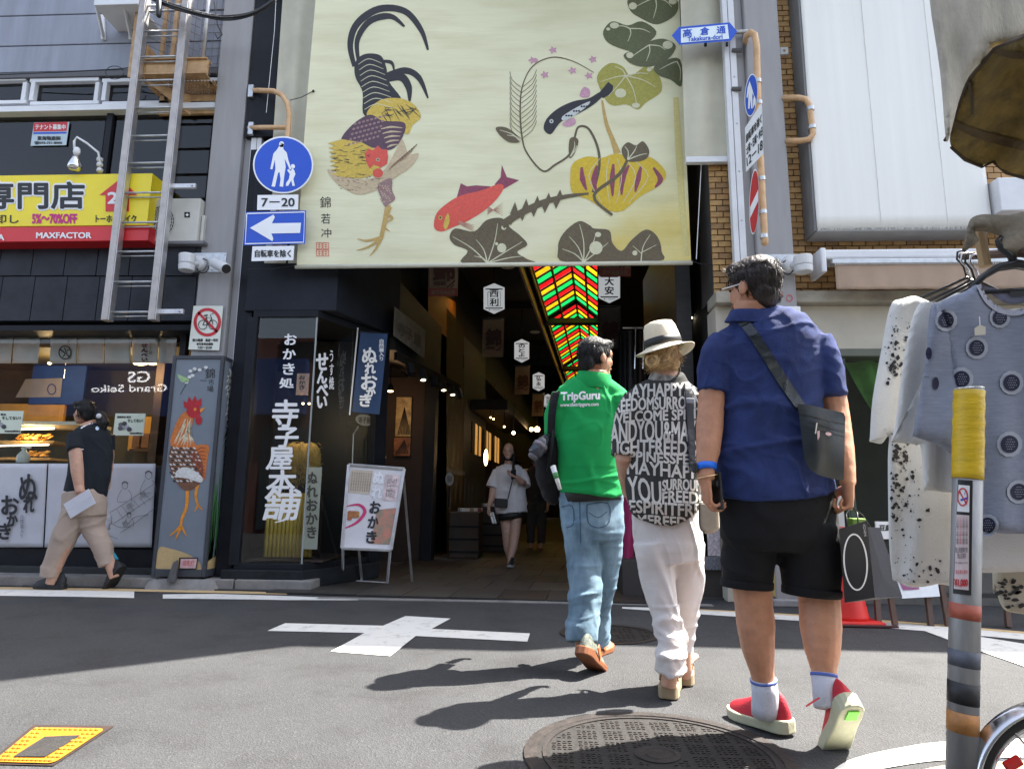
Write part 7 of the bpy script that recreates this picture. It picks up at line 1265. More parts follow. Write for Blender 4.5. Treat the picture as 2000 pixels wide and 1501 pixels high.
# ------------------------------------------------------------------ man in blue shirt
YM = 2.7; SK1 = skinmat('skin_tan', (.5, .24, .14))
pm = thing('person', 'tall man in blue linen shirt and black shorts walking away with a paper bag', 'person', Vector((PY(1520, 1300, YM).x, YM, 0)))
mb = MB(); cH = PY(1470, 562, 2.69); s = .25; fM = Vector((-.62, .78, 0)); RM_ = head(mb, cH, fM, s)
mb.tube(*N([(1472, 640, 46, 2.72), (1470, 618, 37, 2.7), (1471, 590, 35, 2.69)]), 16, side=XA, ratio=.95)
mb.tube(*T([(1440, 1575, 665), (1425, 1600, 720), (1420, 1600, 860), (1425, 1615, 990), (1430, 1610, 1040)], YM + .02), 18, side=XA, ratio=.5)
mb.tube(*N([(1405, 675, 30, 2.72), (1392, 745, 26.5, 2.7), (1389, 790, 25.5, 2.69), (1386, 835, 26, 2.67), (1383, 880, 23, 2.64), (1378, 915, 17.5, 2.62), (1378, 935, 17, 2.61)]), 14)
mb.tube(*N([(1600, 675, 30, 2.72), (1622, 750, 25, 2.71), (1633, 800, 23.5, 2.7), (1640, 845, 23, 2.67), (1648, 890, 20.5, 2.63), (1655, 925, 15.5, 2.6), (1656, 945, 15, 2.59)]), 14)
hand(mb, PY(1378, 935, 2.61), Vector((.08, .15, -1)), Vector((1, .1, .1)), Vector((-.05, 1, .1)), .185, (30, 45, 35)); hand(mb, PY(1657, 942, 2.59), Vector((.0, .25, -1)), Vector((-1, .15, 0)), Vector((.1, 1, .2)), .19, (48, 62, 40))
mb.tube(*N([(1462, 1030, 48, 2.73), (1466, 1120, 40, 2.74), (1471, 1170, 36, 2.74), (1476, 1220, 36.5, 2.745), (1480, 1265, 31.5, 2.75), (1488, 1310, 23, 2.76), (1494, 1345, 20.5, 2.77), (1494, 1385, 24, 2.78)]), 16); mb.tube(*N([(1580, 1030, 48, 2.72), (1592, 1120, 41, 2.7), (1600, 1172, 38, 2.69), (1603, 1225, 38.5, 2.665), (1606, 1270, 33, 2.64), (1609, 1310, 23.5, 2.62), (1611, 1345, 21, 2.6), (1614, 1380, 24, 2.58)]), 16)
me = remeshed(mb, .0048, 4); wrinkle(me, lambda p, n: .0012 * noise.noise(p * 40)); body, bvM = part('body', me, SK1, pm); face_parts(pm, cH, RM_, s)
def mh(mb, P, s): mb.ell(P(0, -.02, .2), (.33 * s, .42 * s, .33 * s), RM_, 16, 10); mb.ell(P(0, -.25, -.12), (.27 * s, .2 * s, .3 * s), RM_, 14, 10); mb.ell(P(0, .25, .38), (.24 * s, .2 * s, .12 * s), RM_, 12, 8)
ho, bh2 = hair_cap(pm, cH, RM_, s, mat('hair_dark_brown', (.022, .013, .01), .45, .5, 30, .5, 160), 3, mh, .014); strands(pm, bh2, cH, RM_, s, mat('hair_dark_brown', (.022, .013, .01)), 1300, .035, 3, .0009)
e_ = cH + RM_.col[0] * -.335 * s + RM_.col[1] * .0 * s; MB().tube([cH + RM_.col[0] * -.33 * s - RM_.col[1] * .06 * s - RM_.col[2] * .0 * s, cH + RM_.col[0] * -.3 * s + RM_.col[1] * .38 * s + RM_.col[2] * .01 * s], .003, 6).build('glasses_temple', mat('glasses_silver', (.7, .68, .66), .25, metal=.8), pm)
SH1 = clothmat('blue_linen', (.022, .039, .14), .3, 7, .5, 330, col2=(.034, .057, .2))
mb = MB(); mb.tube(*T([(1428, 1520, 612, 2.7), (1418, 1540, 628, 2.7), (1402, 1580, 646, 2.7), (1396, 1606, 672, 2.7), (1402, 1608, 720, 2.7), (1410, 1604, 770, 2.7), (1406, 1606, 830, 2.7), (1402, 1614, 890, 2.7), (1401, 1624, 940, 2.7), (1406, 1631, 978, 2.7)]), 40, side=XA, ratio=[.8, .72, .6, .55, .56, .58, .6, .6, .6, .6])
mb.tube(*N([(1416, 664, 30, 2.71), (1404, 690, 33, 2.7), (1395, 730, 33, 2.7), (1391, 768, 31, 2.69)]), 22, side=XA, ratio=1.1); mb.tube(*N([(1592, 664, 30, 2.71), (1606, 694, 33, 2.7), (1617, 735, 31, 2.7), (1624, 774, 28, 2.69)]), 22, side=XA, ratio=1.15); mb.tube(*N([(1402, 690, 25), (1418, 668, 27), (1450, 654, 30), (1500, 650, 31), (1552, 654, 30), (1586, 668, 27), (1606, 692, 25)], 2.705), 20, round_caps=True)
me = remeshed(mb, .006, 12); f1 = crease(2, .011, (3.2, 3, 5)); f2 = crease(5, .006, (9, 9, 7), .12); zh = PY(1520, 985, 2.7).z
def wm(p, n): k = 1 if p.z < 1.42 else .5; return (f1(p, n) + f2(p, n)) * k + .006 * noise.noise(Vector((p.x * 9 + p.z * 6, p.y * 5, p.z * 3)))
wrinkle(me, wm); cxm = PY(1518, 980, 2.7).x
for v in me.vertices:
    if v.co.z < zh + .12: v.co.z += .05 * min(1, abs(v.co.x - cxm) / .24) ** 3 * max(0, (zh + .12 - v.co.z) / .12)
sh1, bvS = part('shirt', me, SH1, pm)
MB().tube(*N([(1470, 632, 54, 2.7), (1471, 620, 48, 2.695), (1472, 607, 43, 2.69)]), 30, side=XA, ratio=.9).build('collar', SH1, sh1, smooth=True, bevel=.003)
decal('yoke_seam', stroke([(1408, 672), (1450, 650), (1520, 645), (1575, 652), (1604, 676)], [1.6, 1.6], 6), FB(bvS), mat('seam_blue', (.02, .03, .14), .9), sh1, .0015, 10)
for a, b in (((1412, 690), (1416, 770)), ((1600, 690), (1604, 772))): decal('armhole_seam', stroke([a, b], [1.4, 1.4], 4), FB(bvS), mat('seam_blue', (.02, .03, .14), .9), sh1, .0015, 10)
SHO = clothmat('black_shorts', (.009, .009, .0105), .3, 5, .3, 260)
mb = MB(); mb.tube(*T([(1412, 1626, 945), (1406, 1632, 1000), (1408, 1636, 1050), (1420, 1625, 1075)], 2.71), 36, side=XA, ratio=.6); mb.tube(*T([(1412, 1520, 1030, 2.72), (1412, 1515, 1080, 2.73), (1412, 1508, 1120, 2.735), (1411, 1506, 1144, 2.74)]), 26, side=XA, ratio=1.); mb.tube(*T([(1512, 1636, 1030, 2.71), (1520, 1640, 1080, 2.7), (1528, 1640, 1120, 2.695), (1532, 1637, 1160, 2.69)]), 26, side=XA, ratio=1.)
me = remeshed(mb, .007, 5); f3_ = crease(8, .009, (4, 4, 4)); wrinkle(me, f3_); so_, bvO = part('shorts', me, SHO, pm)
for q, Yq in (([(1410, 1507, 1132), (1410, 1507, 1147)], 2.738), ([(1531, 1638, 1146), (1531, 1638, 1162)], 2.692)): P_, R2 = T(q, Yq); MB().tube(P_, [r * 1.03 for r in R2], 28, side=XA, ratio=1.).build('turn_up', SHO, so_, smooth=True, bevel=.004)
REDS = mat('shoe_red', (.5, .011, .028), .6, .12, 30, .3, 200); SOLW = mat('sole_cream', (.46, .46, .32), .6, .15, 10, .2, 50); LIME = mat('lime', (.2, .75, .05), .5)
s1, P1 = shoe(pm, G(1450, 1404), Vector((-.52, .86, 0)), 3, .285, REDS, SOLW, .052, high=.1, sole_h=.04); s2, P2 = shoe(pm, G(1634, 1464), Vector((-.1, 1, 0)), 52, .285, REDS, SOLW, .047, high=.1, sole_h=.045)
MB().obox(P2(.12, .0, -.002), (P2(.12, .02, 0) - P2(.12, 0, 0)), (P2(.2, 0, 0) - P2(.12, 0, 0)), (P2(.12, 0, .003) - P2(.12, 0, 0))).build('lime_patch', LIME, s2); MB().obox(P1(.2, .05, .05), P1(.18, 0, 0) - P1(.1, 0, 0), P1(.1, .003, 0) - P1(.1, 0, 0), P1(.1, 0, .012) - P1(.1, 0, 0)).build('lime_patch', LIME, s1, bevel=.003)
SOCK = mat('sock_white', (.66, .68, .78), .9, .06, 8, .6, 90, stretch=(8, 8, .3))
for i, q in enumerate(([(1491, 1325, 25, 2.763), (1494, 1350, 24.5, 2.768), (1495, 1375, 26.5, 2.775), (1496, 1394, 27, 2.782)], [(1609, 1314, 24.5, 2.615), (1611, 1345, 23, 2.6), (1615, 1382, 24, 2.575)])):
    P_, R2 = N(q); k_ = MB().tube(P_, R2, 24).build('sock', SOCK, pm, smooth=True); MB().tube([P_[0] + (P_[1] - P_[0]) * .02, P_[0] + (P_[1] - P_[0]) * .22], [R2[0] * 1.02, R2[0] * 1.015], 24).build('sock_band', mat('sock_blue', (.1, .16, .5), .9), k_, smooth=True)
for P_, s_ in ((P1, s1), (P2, s2)):
    for k in range(4): MB().tube([P_(.36 + .07 * k, -.03, .088 - .012 * k), P_(.38 + .07 * k, 0, .118 - .016 * k), P_(.36 + .07 * k, .03, .088 - .012 * k)], .0035, 6).build('lace', REDS, s_, smooth=True)
for x0 in (1575,): MB().tube([PY(1600, 1362, 2.55), PY(1590, 1368, 2.52), PY(1575, 1378, 2.5)], .003, 6).build('lace', REDS, s2)
# watch, phone, cross-body bag, paper bag
wt = thing('wrist_watch', 'watch with bright blue strap on the left wrist of the man', 'watch', PY(1378, 915, 2.62)); ellring(PY(1378, 913, 2.62), (PY(1378, 935, 2.61) - PY(1382, 890, 2.64)).normalized(), XA, 20 * mpp(PY(1378, 915, 2.62)), .036, .028).build('strap', mat('strap_blue', (.0, .14, .7), .5), wt, smooth=True, solid=.003); MB().obox(PY(1357, 913, 2.61), Vector((.006, 0, 0)), Vector((0, .02, 0)), Vector((0, 0, .02))).build('watch_case', BLACKP, wt, bevel=.005)
bz = thing('bead_bracelet', 'thin gold bracelet below the blue watch strap', 'bracelet', PY(1380, 930, 2.61)); MB().tube([PY(1380, 930, 2.61) + Vector((.04 * math.cos(a), .038 * math.sin(a), .008 * math.cos(a))) for a in [k * .2618 for k in range(25)]], .0025, 6).build('band', mat('gold', (.75, .55, .3), .3, metal=.8), bz, smooth=True)
ph = thing('smartphone', 'black smartphone held low in the left hand of the man', 'phone', PY(1400, 990, 2.63)); MB().obox(PY(1399, 958, 2.63), Vector((.006, .003, 0)), Vector((-.012, .036, 0)), Vector((.0, .01, .072))).build('case', BLACKP, ph, bevel=.006); MB().obox(PY(1401, 945, 2.6), Vector((.002, .001, 0)), Vector((0, .012, 0)), Vector((0, 0, .014))).build('camera_bump', mat('glossy_black', (.02, .02, .025), .1), ph, bevel=.002)
LEA = mat('leather_teal', (.01, .017, .024), .3, .3, 8, .08, 60, spec=.6)
cbg = thing('crossbody_bag', 'dark teal leather crossbody bag on the back of the man in blue', 'bag', PY(1605, 930, 2.5)); o = drapestrip('strap', cbg, [(1433, 612), (1462, 640), (1495, 690), (1530, 745), (1566, 798)], [17, 19, 20, 21, 18], bvS, LEA, .007, .005); drapestrip('strap_joint', cbg, [(1446, 634), (1462, 626)], [7, 7], bvS, BLACKP, .013, .003)
def bagf(px, py, off=0.): return PY(px, py, 2.535 - .035 * math.sin(math.pi * min(1, max(0, (px - 1555) / 100))) * math.sin(math.pi * min(1, max(.04, (py - 786) / 160))) - off + .0)
bp_ = [(1558, 788), (1580, 790), (1648, 806), (1651, 815), (1648, 936), (1640, 938), (1600, 928), (1582, 917), (1571, 898)]
o = decal('front_panel', [bp_], bagf, LEA, cbg, 0, 9); o.data.polygons.foreach_set('use_smooth', [True] * len(o.data.polygons)); MB().prism(FY(2.535), bp_, .03).build('body', LEA, cbg, bevel=.006)
decal('flap_edge', stroke([(1560, 806), (1650, 828)], [2, 2], 4), bagf, BLACKP, cbg, .003, 8); decal('zip', stroke([(1581, 822), (1612, 832), (1650, 842)], [4, 4], 4), bagf, mat('zip_dark', (.01, .01, .012), .3), cbg, .003, 8); decal('pocket_seam', stroke([(1568, 832), (1650, 852)], [1.6, 1.6], 4), bagf, BLACKP, cbg, .003, 8); MB().obox(bagf(1594, 836, .004), Vector((.002, 0, 0)), Vector((0, .002, 0)), Vector((.004, 0, .02))).build('zip_pull', STEEL, cbg); decal('badge', [oval(1618, 847, 6, 3.5, 10), ], bagf, mat('badge_pink', (.6, .4, .4), .4), cbg, .004); decal('badge', [[(1596, 842), (1601, 840), (1601, 852), (1597, 860)]], bagf, mat('badge_pink', (.6, .4, .4), .4), cbg, .004)
pbg = thing('paper_bag', 'black paper carrier bag with white ring hanging from the right hand of the man', 'paper bag', PY(1700, 1170, 2.6)); KB = mat('black_paper', (.014, .015, .02), .5, .2, 6, .1, 20, spec=.5); KB2 = mat('navy_paper', (.006, .0075, .014), .9, .25, 5, .15, 14, spec=.12)
q = dict(a=PY(1639, 1032, 2.52), b=PY(1692, 1016, 2.5), c=PY(1708, 1166, 2.5), d=PY(1650, 1176, 2.52), e=PY(1718, 1030, 2.68), f=PY(1762, 1165, 2.7), g=PY(1660, 1030, 2.7), h=PY(1665, 1172, 2.72))
MB().add([q['a'], q['b'], q['c'], q['d']], [(0, 1, 2, 3)]).build('front_face', KB, pbg, solid=.002); fold_top = (q['b'] + q['e']) / 2 + Vector((-.02, 0, -.01)); fold_bot = (q['c'] + q['f']) / 2 + Vector((-.02, -.01, .07))
MB().add([q['b'], fold_top, fold_bot, q['c'], q['e'], q['f']], [(0, 1, 2, 3), (1, 4, 5, 2), (3, 2, 5)]).build('side_gusset', KB2, pbg, solid=.002); MB().add([q['a'], q['g'], q['h'], q['d'], q['e'], q['f'], q['c']], [(0, 1, 2, 3), (1, 4, 5, 2), (3, 2, 5, 6)]).build('back_face', KB, pbg, solid=.002)
nB = (q['b'] - q['a']).cross(q['d'] - q['a']); nB = nB if nB.y < 0 else -nB; fBg = FP(q['a'], nB); decal('white_ring', ring(1671, 1097, 24, 56, 3.2, -4, 44), fBg, WHITEP, pbg, .003); lettering('small_lettering', 'ＳＯＵＶＥＮＩＲ', [(1685, 1024), (1690, 1023), (1693, 1046), (1688, 1047)], fBg, WHITEP, pbg, .003, vertical=True)
for a, b in ((q['a'] * .7 + q['b'] * .3, q['a'] * .3 + q['b'] * .7), (q['g'] * .7 + q['e'] * .3, q['g'] * .3 + q['e'] * .7)): hp = PY(1662, 988, 2.585); MB().tube([a, a * .4 + hp * .6 + Vector((-.012, 0, 0)), hp, b * .4 + hp * .6 + Vector((.012, 0, 0)), b], .003, 6).build('handle', BLACKP, pbg, smooth=True)
MB().box(PY(1672, 1030, 2.6) - Vector((.02, .02, .0)), PY(1672, 1030, 2.6) + Vector((.03, .03, .035))).build('green_packet', mat('green_packet', (.2, .35, .06), .5), pbg, bevel=.004)
# ------------------------------------------------------------------ woman in hat
YW = 3.3; SK2 = skinmat('skin_fair', (.55, .32, .22))
pw = thing('person', 'woman in straw hat, word print blouse and white trousers walking away', 'person', Vector((PY(1305, 1300, YW).x, YW, 0)))
mb = MB(); cW = PY(1297, 690, 3.27); s = .225; RW_ = head(mb, cW, Vector((.55, .83, 0)), s); mb.tube(*N([(1300, 765, 36, 3.3), (1298, 738, 26, 3.29), (1298, 712, 24, 3.28)]), 14, side=XA)
mb.tube(*T([(1240, 1355, 775), (1235, 1350, 860), (1245, 1350, 960), (1256, 1350, 1030)], 3.32), 16, side=XA, ratio=.48)
mb.tube(*N([(1240, 790, 24, 3.3), (1222, 850, 20, 3.29), (1218, 895, 17, 3.27), (1222, 930, 15, 3.36), (1228, 965, 12, 3.46)]), 12); hand(mb, PY(1229, 968, 3.47), Vector((.3, .8, -.4)), Vector((1, 0, .2)), Vector((0, .3, 1)), .165, (30, 40, 30)); mb.tube(*N([(1356, 790, 24, 3.3), (1372, 850, 20, 3.3), (1376, 900, 17, 3.32), (1370, 940, 13, 3.42)]), 12)
hand(mb, PY(1369, 944, 3.43), Vector((-.2, .8, -.4)), Vector((-1, 0, .2)), Vector((0, .3, 1)), .165, (30, 40, 30))
mb.tube(*N([(1282, 1020, 28, 3.31), (1292, 1150, 20, 3.27), (1310, 1260, 15, 3.2), (1308, 1318, 15, 3.16), (1306, 1340, 15, 3.165)]), 14); mb.tube(*N([(1332, 1020, 28, 3.32), (1338, 1150, 20, 3.38), (1338, 1250, 13, 3.4), (1338, 1305, 14, 3.4), (1337, 1322, 14, 3.41)]), 14)
for hp, tp_ in ((G(1306, 1360) + Vector((0, .01, .085)), Vector((.1, .2, 0))), (G(1336, 1334) + Vector((0, .01, .085)), Vector((.1, .2, 0)))): mb.tube([hp - tp_ * .02, hp + tp_ * .4, hp + tp_ * .95], [.022, .028, .028], 12, ratio=.6, side=Vector((1, -.4, 0)), round_caps=True)
me = remeshed(mb, .0055, 4); part('body', me, SK2, pw); face_parts(pw, cW, RW_, s)
BLO = mat('hair_blond', (.58, .38, .17), .4, .45, 40, .5, 180, spec=.5)
def wh(mb, P, s): mb.ell(P(0, -.22, -.1), (.31 * s, .25 * s, .36 * s), RW_, 14, 10); mb.ell(P(-.05, -.44, -.26), (.14 * s, .12 * s, .12 * s), RW_, 12, 8); mb.ell(P(.24, -.02, -.16), (.1 * s, .22 * s, .26 * s), RW_, 10, 8); mb.ell(P(-.24, -.02, -.16), (.1 * s, .2 * s, .24 * s), RW_, 10, 8); mb.ell(P(-.05, -.4, -.34), (.1 * s, .1 * s, .08 * s), RW_, 10, 8)
ho, bh3 = hair_cap(pw, cW, RW_, s, BLO, 6, wh, .022, cover=(0, -.08, .02, .32, .38, .3)); bun = cW + RW_ @ Vector((-.05, -.44, -.26)) * s; strands(pw, bh3, cW - Vector((0, 0, .03)), RW_, s, BLO, 900, .07, 6, .0011, flow=lambda p: (bun - p), zmin=-1.2)
for k in range(3): MB().tube([bun + RW_ @ Vector((.13 * math.cos(a + k), -.05 - .02 * k, .11 * math.sin(a + k) + .01 * k)) * s for a in [j * .5 for j in range(12)]], .009, 8).build('bun_coil', BLO, ho, smooth=True)
BLS = clothmat('blouse_charcoal', (.045, .045, .043), .15, 5, .3, 300); mb = MB()
mb.tube(*T([(1268, 1334, 734, 3.29), (1262, 1344, 744, 3.3), (1238, 1362, 760, 3.3), (1226, 1370, 790, 3.3), (1226, 1368, 840, 3.3), (1224, 1366, 900, 3.29), (1222, 1366, 960, 3.28), (1226, 1366, 1000, 3.28), (1232, 1362, 1026, 3.28)]), 36, side=XA, ratio=[.85, .75, .6, .56, .58, .6, .62, .62, .6]); mb.tube(*N([(1246, 775, 26, 3.3), (1228, 815, 29, 3.3), (1220, 860, 28, 3.29), (1218, 892, 26, 3.28)]), 20, side=XA, ratio=1.1); mb.tube(*N([(1352, 775, 26, 3.3), (1368, 820, 28, 3.3), (1376, 880, 26, 3.3)]), 20, side=XA, ratio=1.1); mb.tube(*N([(1234, 800, 22), (1246, 778, 23), (1270, 764, 25), (1300, 760, 26), (1330, 764, 25), (1352, 780, 23), (1364, 802, 22)], 3.3), 18, round_caps=True)
me = remeshed(mb, .007, 9); f4_ = crease(12, .01, (4, 4, 2)); wrinkle(me, lambda p, n: f4_(p, n) * (1 if p.z < 1.2 else .4)); zh = PY(1295, 1026, 3.28).z; cxw = PY(1294, 1000, 3.28).x
for v in me.vertices:
    if v.co.z < zh + .2: v.co.z += .085 * min(1, abs(v.co.x - cxw) / .18) ** 2 * max(0, (zh + .2 - v.co.z) / .2)
blo, bvB = part('blouse', me, BLS, pw); fBl = FB(bvB); OFW = mat('blouse_letter', (.66, .63, .58), .85, .05, 8)
MB().tube(*N([(1300, 750, 36, 3.3), (1300, 740, 33, 3.295), (1302, 731, 30, 3.29)]), 26, side=XA, ratio=.9).build('collar', clothmat('collar_print', (.3, .29, .27), .9, 26, .2, 200), blo, smooth=True, bevel=.003)
rows = []
for tx_, a_, b_, sl_2 in (('IMMAYHAPPYFREE', 742, 767, 16), ('FREEDOMSURROUND', 769, 793, 15), ('WELCOME SPIRITS', 795, 815, 14), ('ANDYOU&MAYBE', 817, 857, 12), ('LIGHTFREEDOM', 859, 886, 4), ('HAPPINESSFEELS', 888, 907, -6), ('IMMAYHAPPY', 909, 934, -8), ('SHESPIRITFREE', 984, 1008, -6), ('FROMFREEDOM', 1010, 1030, -4)): rows.append((tx_, [(1192, a_ + sl_2), (1384, a_ - 2), (1384, b_ - 2), (1192, b_ + sl_2)]))
rows += [('YOU', [(1226, 932), (1290, 938), (1292, 982), (1228, 978)]), ('SURROUND', [(1294, 938), (1384, 934), (1384, 955), (1294, 959)]), ('FREEDO', [(1294, 961), (1384, 957), (1384, 980), (1294, 984)])]
for tx_, qd in rows: lettering('print_lettering', tx_, qd, fBl, OFW, blo, .0025, cut=9, bold=.85, warp=lambda u, v: (u, v + .1 * math.sin(u * 6)))
drapestrip('bag_strap_front', pw, [(1343, 728), (1346, 780), (1350, 850), (1352, 920)], [14, 14, 13, 12], bvB, mat('strap_slate', (.014, .016, .022), .6), .008, .004).name = 'shoulder_strap'
MB().obox(fBl(1348, 782, .016), Vector((.02, 0, 0)), Vector((0, .002, 0)), Vector((0, 0, .012))).build('strap_buckle', STEEL, pw, bevel=.002)
TRO = clothmat('white_linen', (.68, .64, .62), .06, 5, .25, 260); mb = MB(); mb.tube(*T([(1234, 1366, 985), (1234, 1372, 1030), (1240, 1374, 1070), (1252, 1372, 1100)], 3.3), 30, side=XA, ratio=[.5, .58, .68, .7]); mb.tube(*T([(1236, 1318, 1060, 3.29), (1250, 1318, 1120, 3.28), (1270, 1324, 1190, 3.24), (1284, 1338, 1250, 3.2), (1280, 1342, 1290, 3.17), (1278, 1338, 1312, 3.17)]), 26, side=XA, ratio=1.); mb.tube(*T([(1296, 1376, 1060, 3.32), (1304, 1374, 1120, 3.36), (1312, 1366, 1190, 3.4), (1320, 1356, 1250, 3.41), (1322, 1352, 1294, 3.41)]), 26, side=XA, ratio=1.05)
me = remeshed(mb, .007, 4); f5 = crease(15, .011, (5, 5, 2.2)); f6 = crease(17, .012, (3.5, 3.5, 11), .15); wrinkle(me, lambda p, n: f5(p, n) + f6(p, n) * (1 if p.z < .4 else .2)); part('trousers', me, TRO, pw)
SND = mat('sandal_beige', (.36, .28, .17), .6, .12, 10); 
for i, (hl, dv) in enumerate(((G(1306, 1364), Vector((.25, 1, 0))), (G(1337, 1338), Vector((.2, 1, 0))))):
    dv = dv.normalized(); lat = Vector((dv.y, -dv.x, 0)); o_ = hl; pl = [(-.03, .03), (-.015, .042), (.02, .047), (.1, .044), (.18, .049), (.23, .038), (.25, .015)]; ol = pl + [(a, -b) for a, b in pl[::-1]]; n = len(ol); sd_ = MB().add([o_ + dv * a + lat * b + Vector((0, 0, .004)) for a, b in ol] + [o_ + dv * a + lat * b + Vector((0, 0, .058)) for a, b in ol], [tuple(range(n))[::-1], tuple(range(n, 2 * n))] + [(k, (k + 1) % n, (k + 1) % n + n, k + n) for k in range(n)]).build('sandal', SND, pw, bevel=.006)
    MB().tube([o_ + dv * -.012 + lat * .034 * math.cos(a) * 1. + Vector((0, 0, .115)) - dv * .0 + dv * (.03 - .03 * math.sin(a)) for a in [math.pi * k / 10 for k in range(11)]], .007, 6, ratio=.4).build('heel_strap', SND, sd_, smooth=True); MB().tube([o_ + dv * .05 + lat * .04 * math.cos(a) + Vector((0, 0, .065 + .075 * math.sin(a))) for a in [math.pi * k / 10 for k in range(11)]], .009, 6, ratio=.5).build('ankle_strap', SND, sd_, smooth=True); MB().tube([o_ + dv * .15 + lat * .045 * math.cos(a) + Vector((0, 0, .06 + .05 * math.sin(a))) for a in [math.pi * k / 10 for k in range(11)]], .011, 6, ratio=.5).build('toe_strap', SND, sd_, smooth=True)
ht = thing('straw_hat', 'cream straw hat with black band on the woman', 'hat', cW + Vector((0, 0, .06))); STW = mat('straw_cream', (.8, .71, .53), .7, .08, 20, .5, 240); uH = Vector((-.2, -.05, 1)).normalized(); cB = PY(1297, 678, 3.27); fH = Vector((.55, .83, 0)); fH = (fH - uH * fH.dot(uH)).normalized(); sH = fH.cross(uH)
def hatring(z, a, b, dip=0., pinch=0., n=44): return [cB + uH * (z + dip * math.cos(2 * t_) + (-.018 * max(0, math.cos(t_ - math.pi / 2)) ** 2 if dip else 0)) + sH * a * math.cos(t_) * (1 - pinch * max(0, math.sin(t_))) + fH * b * math.sin(t_) for t_ in [2 * math.pi * k / n for k in range(n)]]
def ringmesh(rs): mb = MB(); n = len(rs[0]); return mb.add([p for r in rs for p in r], [(i * n + k, i * n + (k + 1) % n, (i + 1) * n + (k + 1) % n, (i + 1) * n + k) for i in range(len(rs) - 1) for k in range(n)])
ringmesh([hatring(-.02, .146, .164, .008), hatring(-.013, .125, .145, .006), hatring(-.003, .1, .12, .002), hatring(.006, .088, .104)]).build('brim', STW, ht, smooth=True, solid=.003)
ringmesh([hatring(.004, .088, .104), hatring(.05, .086, .101, 0, .04), hatring(.1, .078, .094, 0, .18), hatring(.122, .068, .086, 0, .25), hatring(.128, .05, .068, 0, .25), hatring(.116, .026, .045, 0, .2), hatring(.11, .006, .012)]).build('crown', STW, ht, smooth=True, solid=.003); ringmesh([hatring(.008, .0905, .1065), hatring(.026, .09, .1055, 0, .015), hatring(.046, .089, .104, 0, .04)]).build('band', BLACKP, ht, smooth=True, solid=.002)
hb = thing('handbag', 'small beige shoulder bag at the hip of the woman', 'bag', PY(1386, 1040, 3.15)); MB().prism(FY(3.12), [(1364, 978), (1404, 980), (1406, 1030), (1398, 1040), (1378, 1043), (1366, 1030)], .09).build('body', mat('bag_beige', (.42, .36, .27), .5, .15, 8), hb, bevel=.014); decal('piping', stroke([(1366, 985), (1367, 1028), (1376, 1039)], [3, 3], 4), FY(3.12), mat('piping_dark', (.08, .06, .05), .5), hb, .003); MB().tube([PY(1384, 980, 3.16), PY(1370, 940, 3.18), PY(1354, 915, 3.14)], .008, 6, ratio=.4).build('strap', mat('strap_slate', (.014, .016, .022), .6), hb)
# ------------------------------------------------------------------ guide in green
YG = 3.75; SK3 = skinmat('skin_warm', (.45, .23, .14))
pg = thing('person', 'man in bright green polo shirt and blue jeans walking away looking right', 'person', Vector((PY(1155, 1300, YG).x, YG, 0)))
mb = MB(); cG = PY(1166, 699, 3.74); s = .238; RG_ = head(mb, cG, Vector((.86, .5, 0)), s); mb.tube(*N([(1158, 765, 34, 3.76), (1160, 742, 27, 3.75), (1162, 722, 25, 3.74)]), 14, side=XA); mb.tube(*T([(1095, 1205, 785), (1096, 1200, 860), (1100, 1205, 960), (1110, 1200, 1000)], 3.77), 16, side=XA, ratio=.5)
mb.tube(*N([(1098, 775, 25, 3.76), (1092, 840, 20, 3.78), (1096, 890, 17, 3.88), (1100, 910, 14, 4.0)]), 12); hand(mb, PY(1101, 914, 4.02), Vector((.2, .8, -.3)), Vector((1, 0, .2)), Vector((0, .3, 1)), .17, (30, 40, 30)); mb.tube(*N([(1202, 775, 25, 3.76), (1214, 840, 20, 3.78), (1216, 890, 17, 3.84), (1216, 930, 14, 3.9)]), 12); hand(mb, PY(1216, 936, 3.92), Vector((0, .3, -1)), Vector((-1, 0, .2)), Vector((0, 1, .2)), .17, (30, 40, 30))
mb.tube(*N([(1134, 1010, 26, 3.76), (1140, 1120, 22, 3.7), (1140, 1210, 16, 3.64), (1137, 1262, 14, 3.6)]), 12); mb.tube(*N([(1180, 1010, 26, 3.77), (1178, 1120, 20, 3.84), (1170, 1210, 15, 3.92), (1169, 1262, 13, 3.95)]), 12)
me = remeshed(mb, .0055, 4); part('body', me, SK3, pg); face_parts(pg, cG, RG_, s)
def gh(mb, P, s): mb.ell(P(0, -.05, .2), (.33 * s, .4 * s, .31 * s), RG_, 16, 10); mb.ell(P(0, -.3, -.1), (.26 * s, .17 * s, .28 * s), RG_, 14, 10); mb.ell(P(0, .22, .36), (.24 * s, .2 * s, .12 * s), RG_, 12, 8)
HG = mat('hair_greying', (.01, .01, .011), .5, .7, 40, .5, 180, col2=(.03, .03, .034), spec=.3); ho, bh4 = hair_cap(pg, cG, RG_, s, HG, 9, gh, .014); strands(pg, bh4, cG, RG_, s, HG, 1100, .034, 9, .0009)
GRNP = clothmat('green_polo', (.009, .31, .075), .08, 5, .25, 380, col2=(.013, .37, .1)); mb = MB()
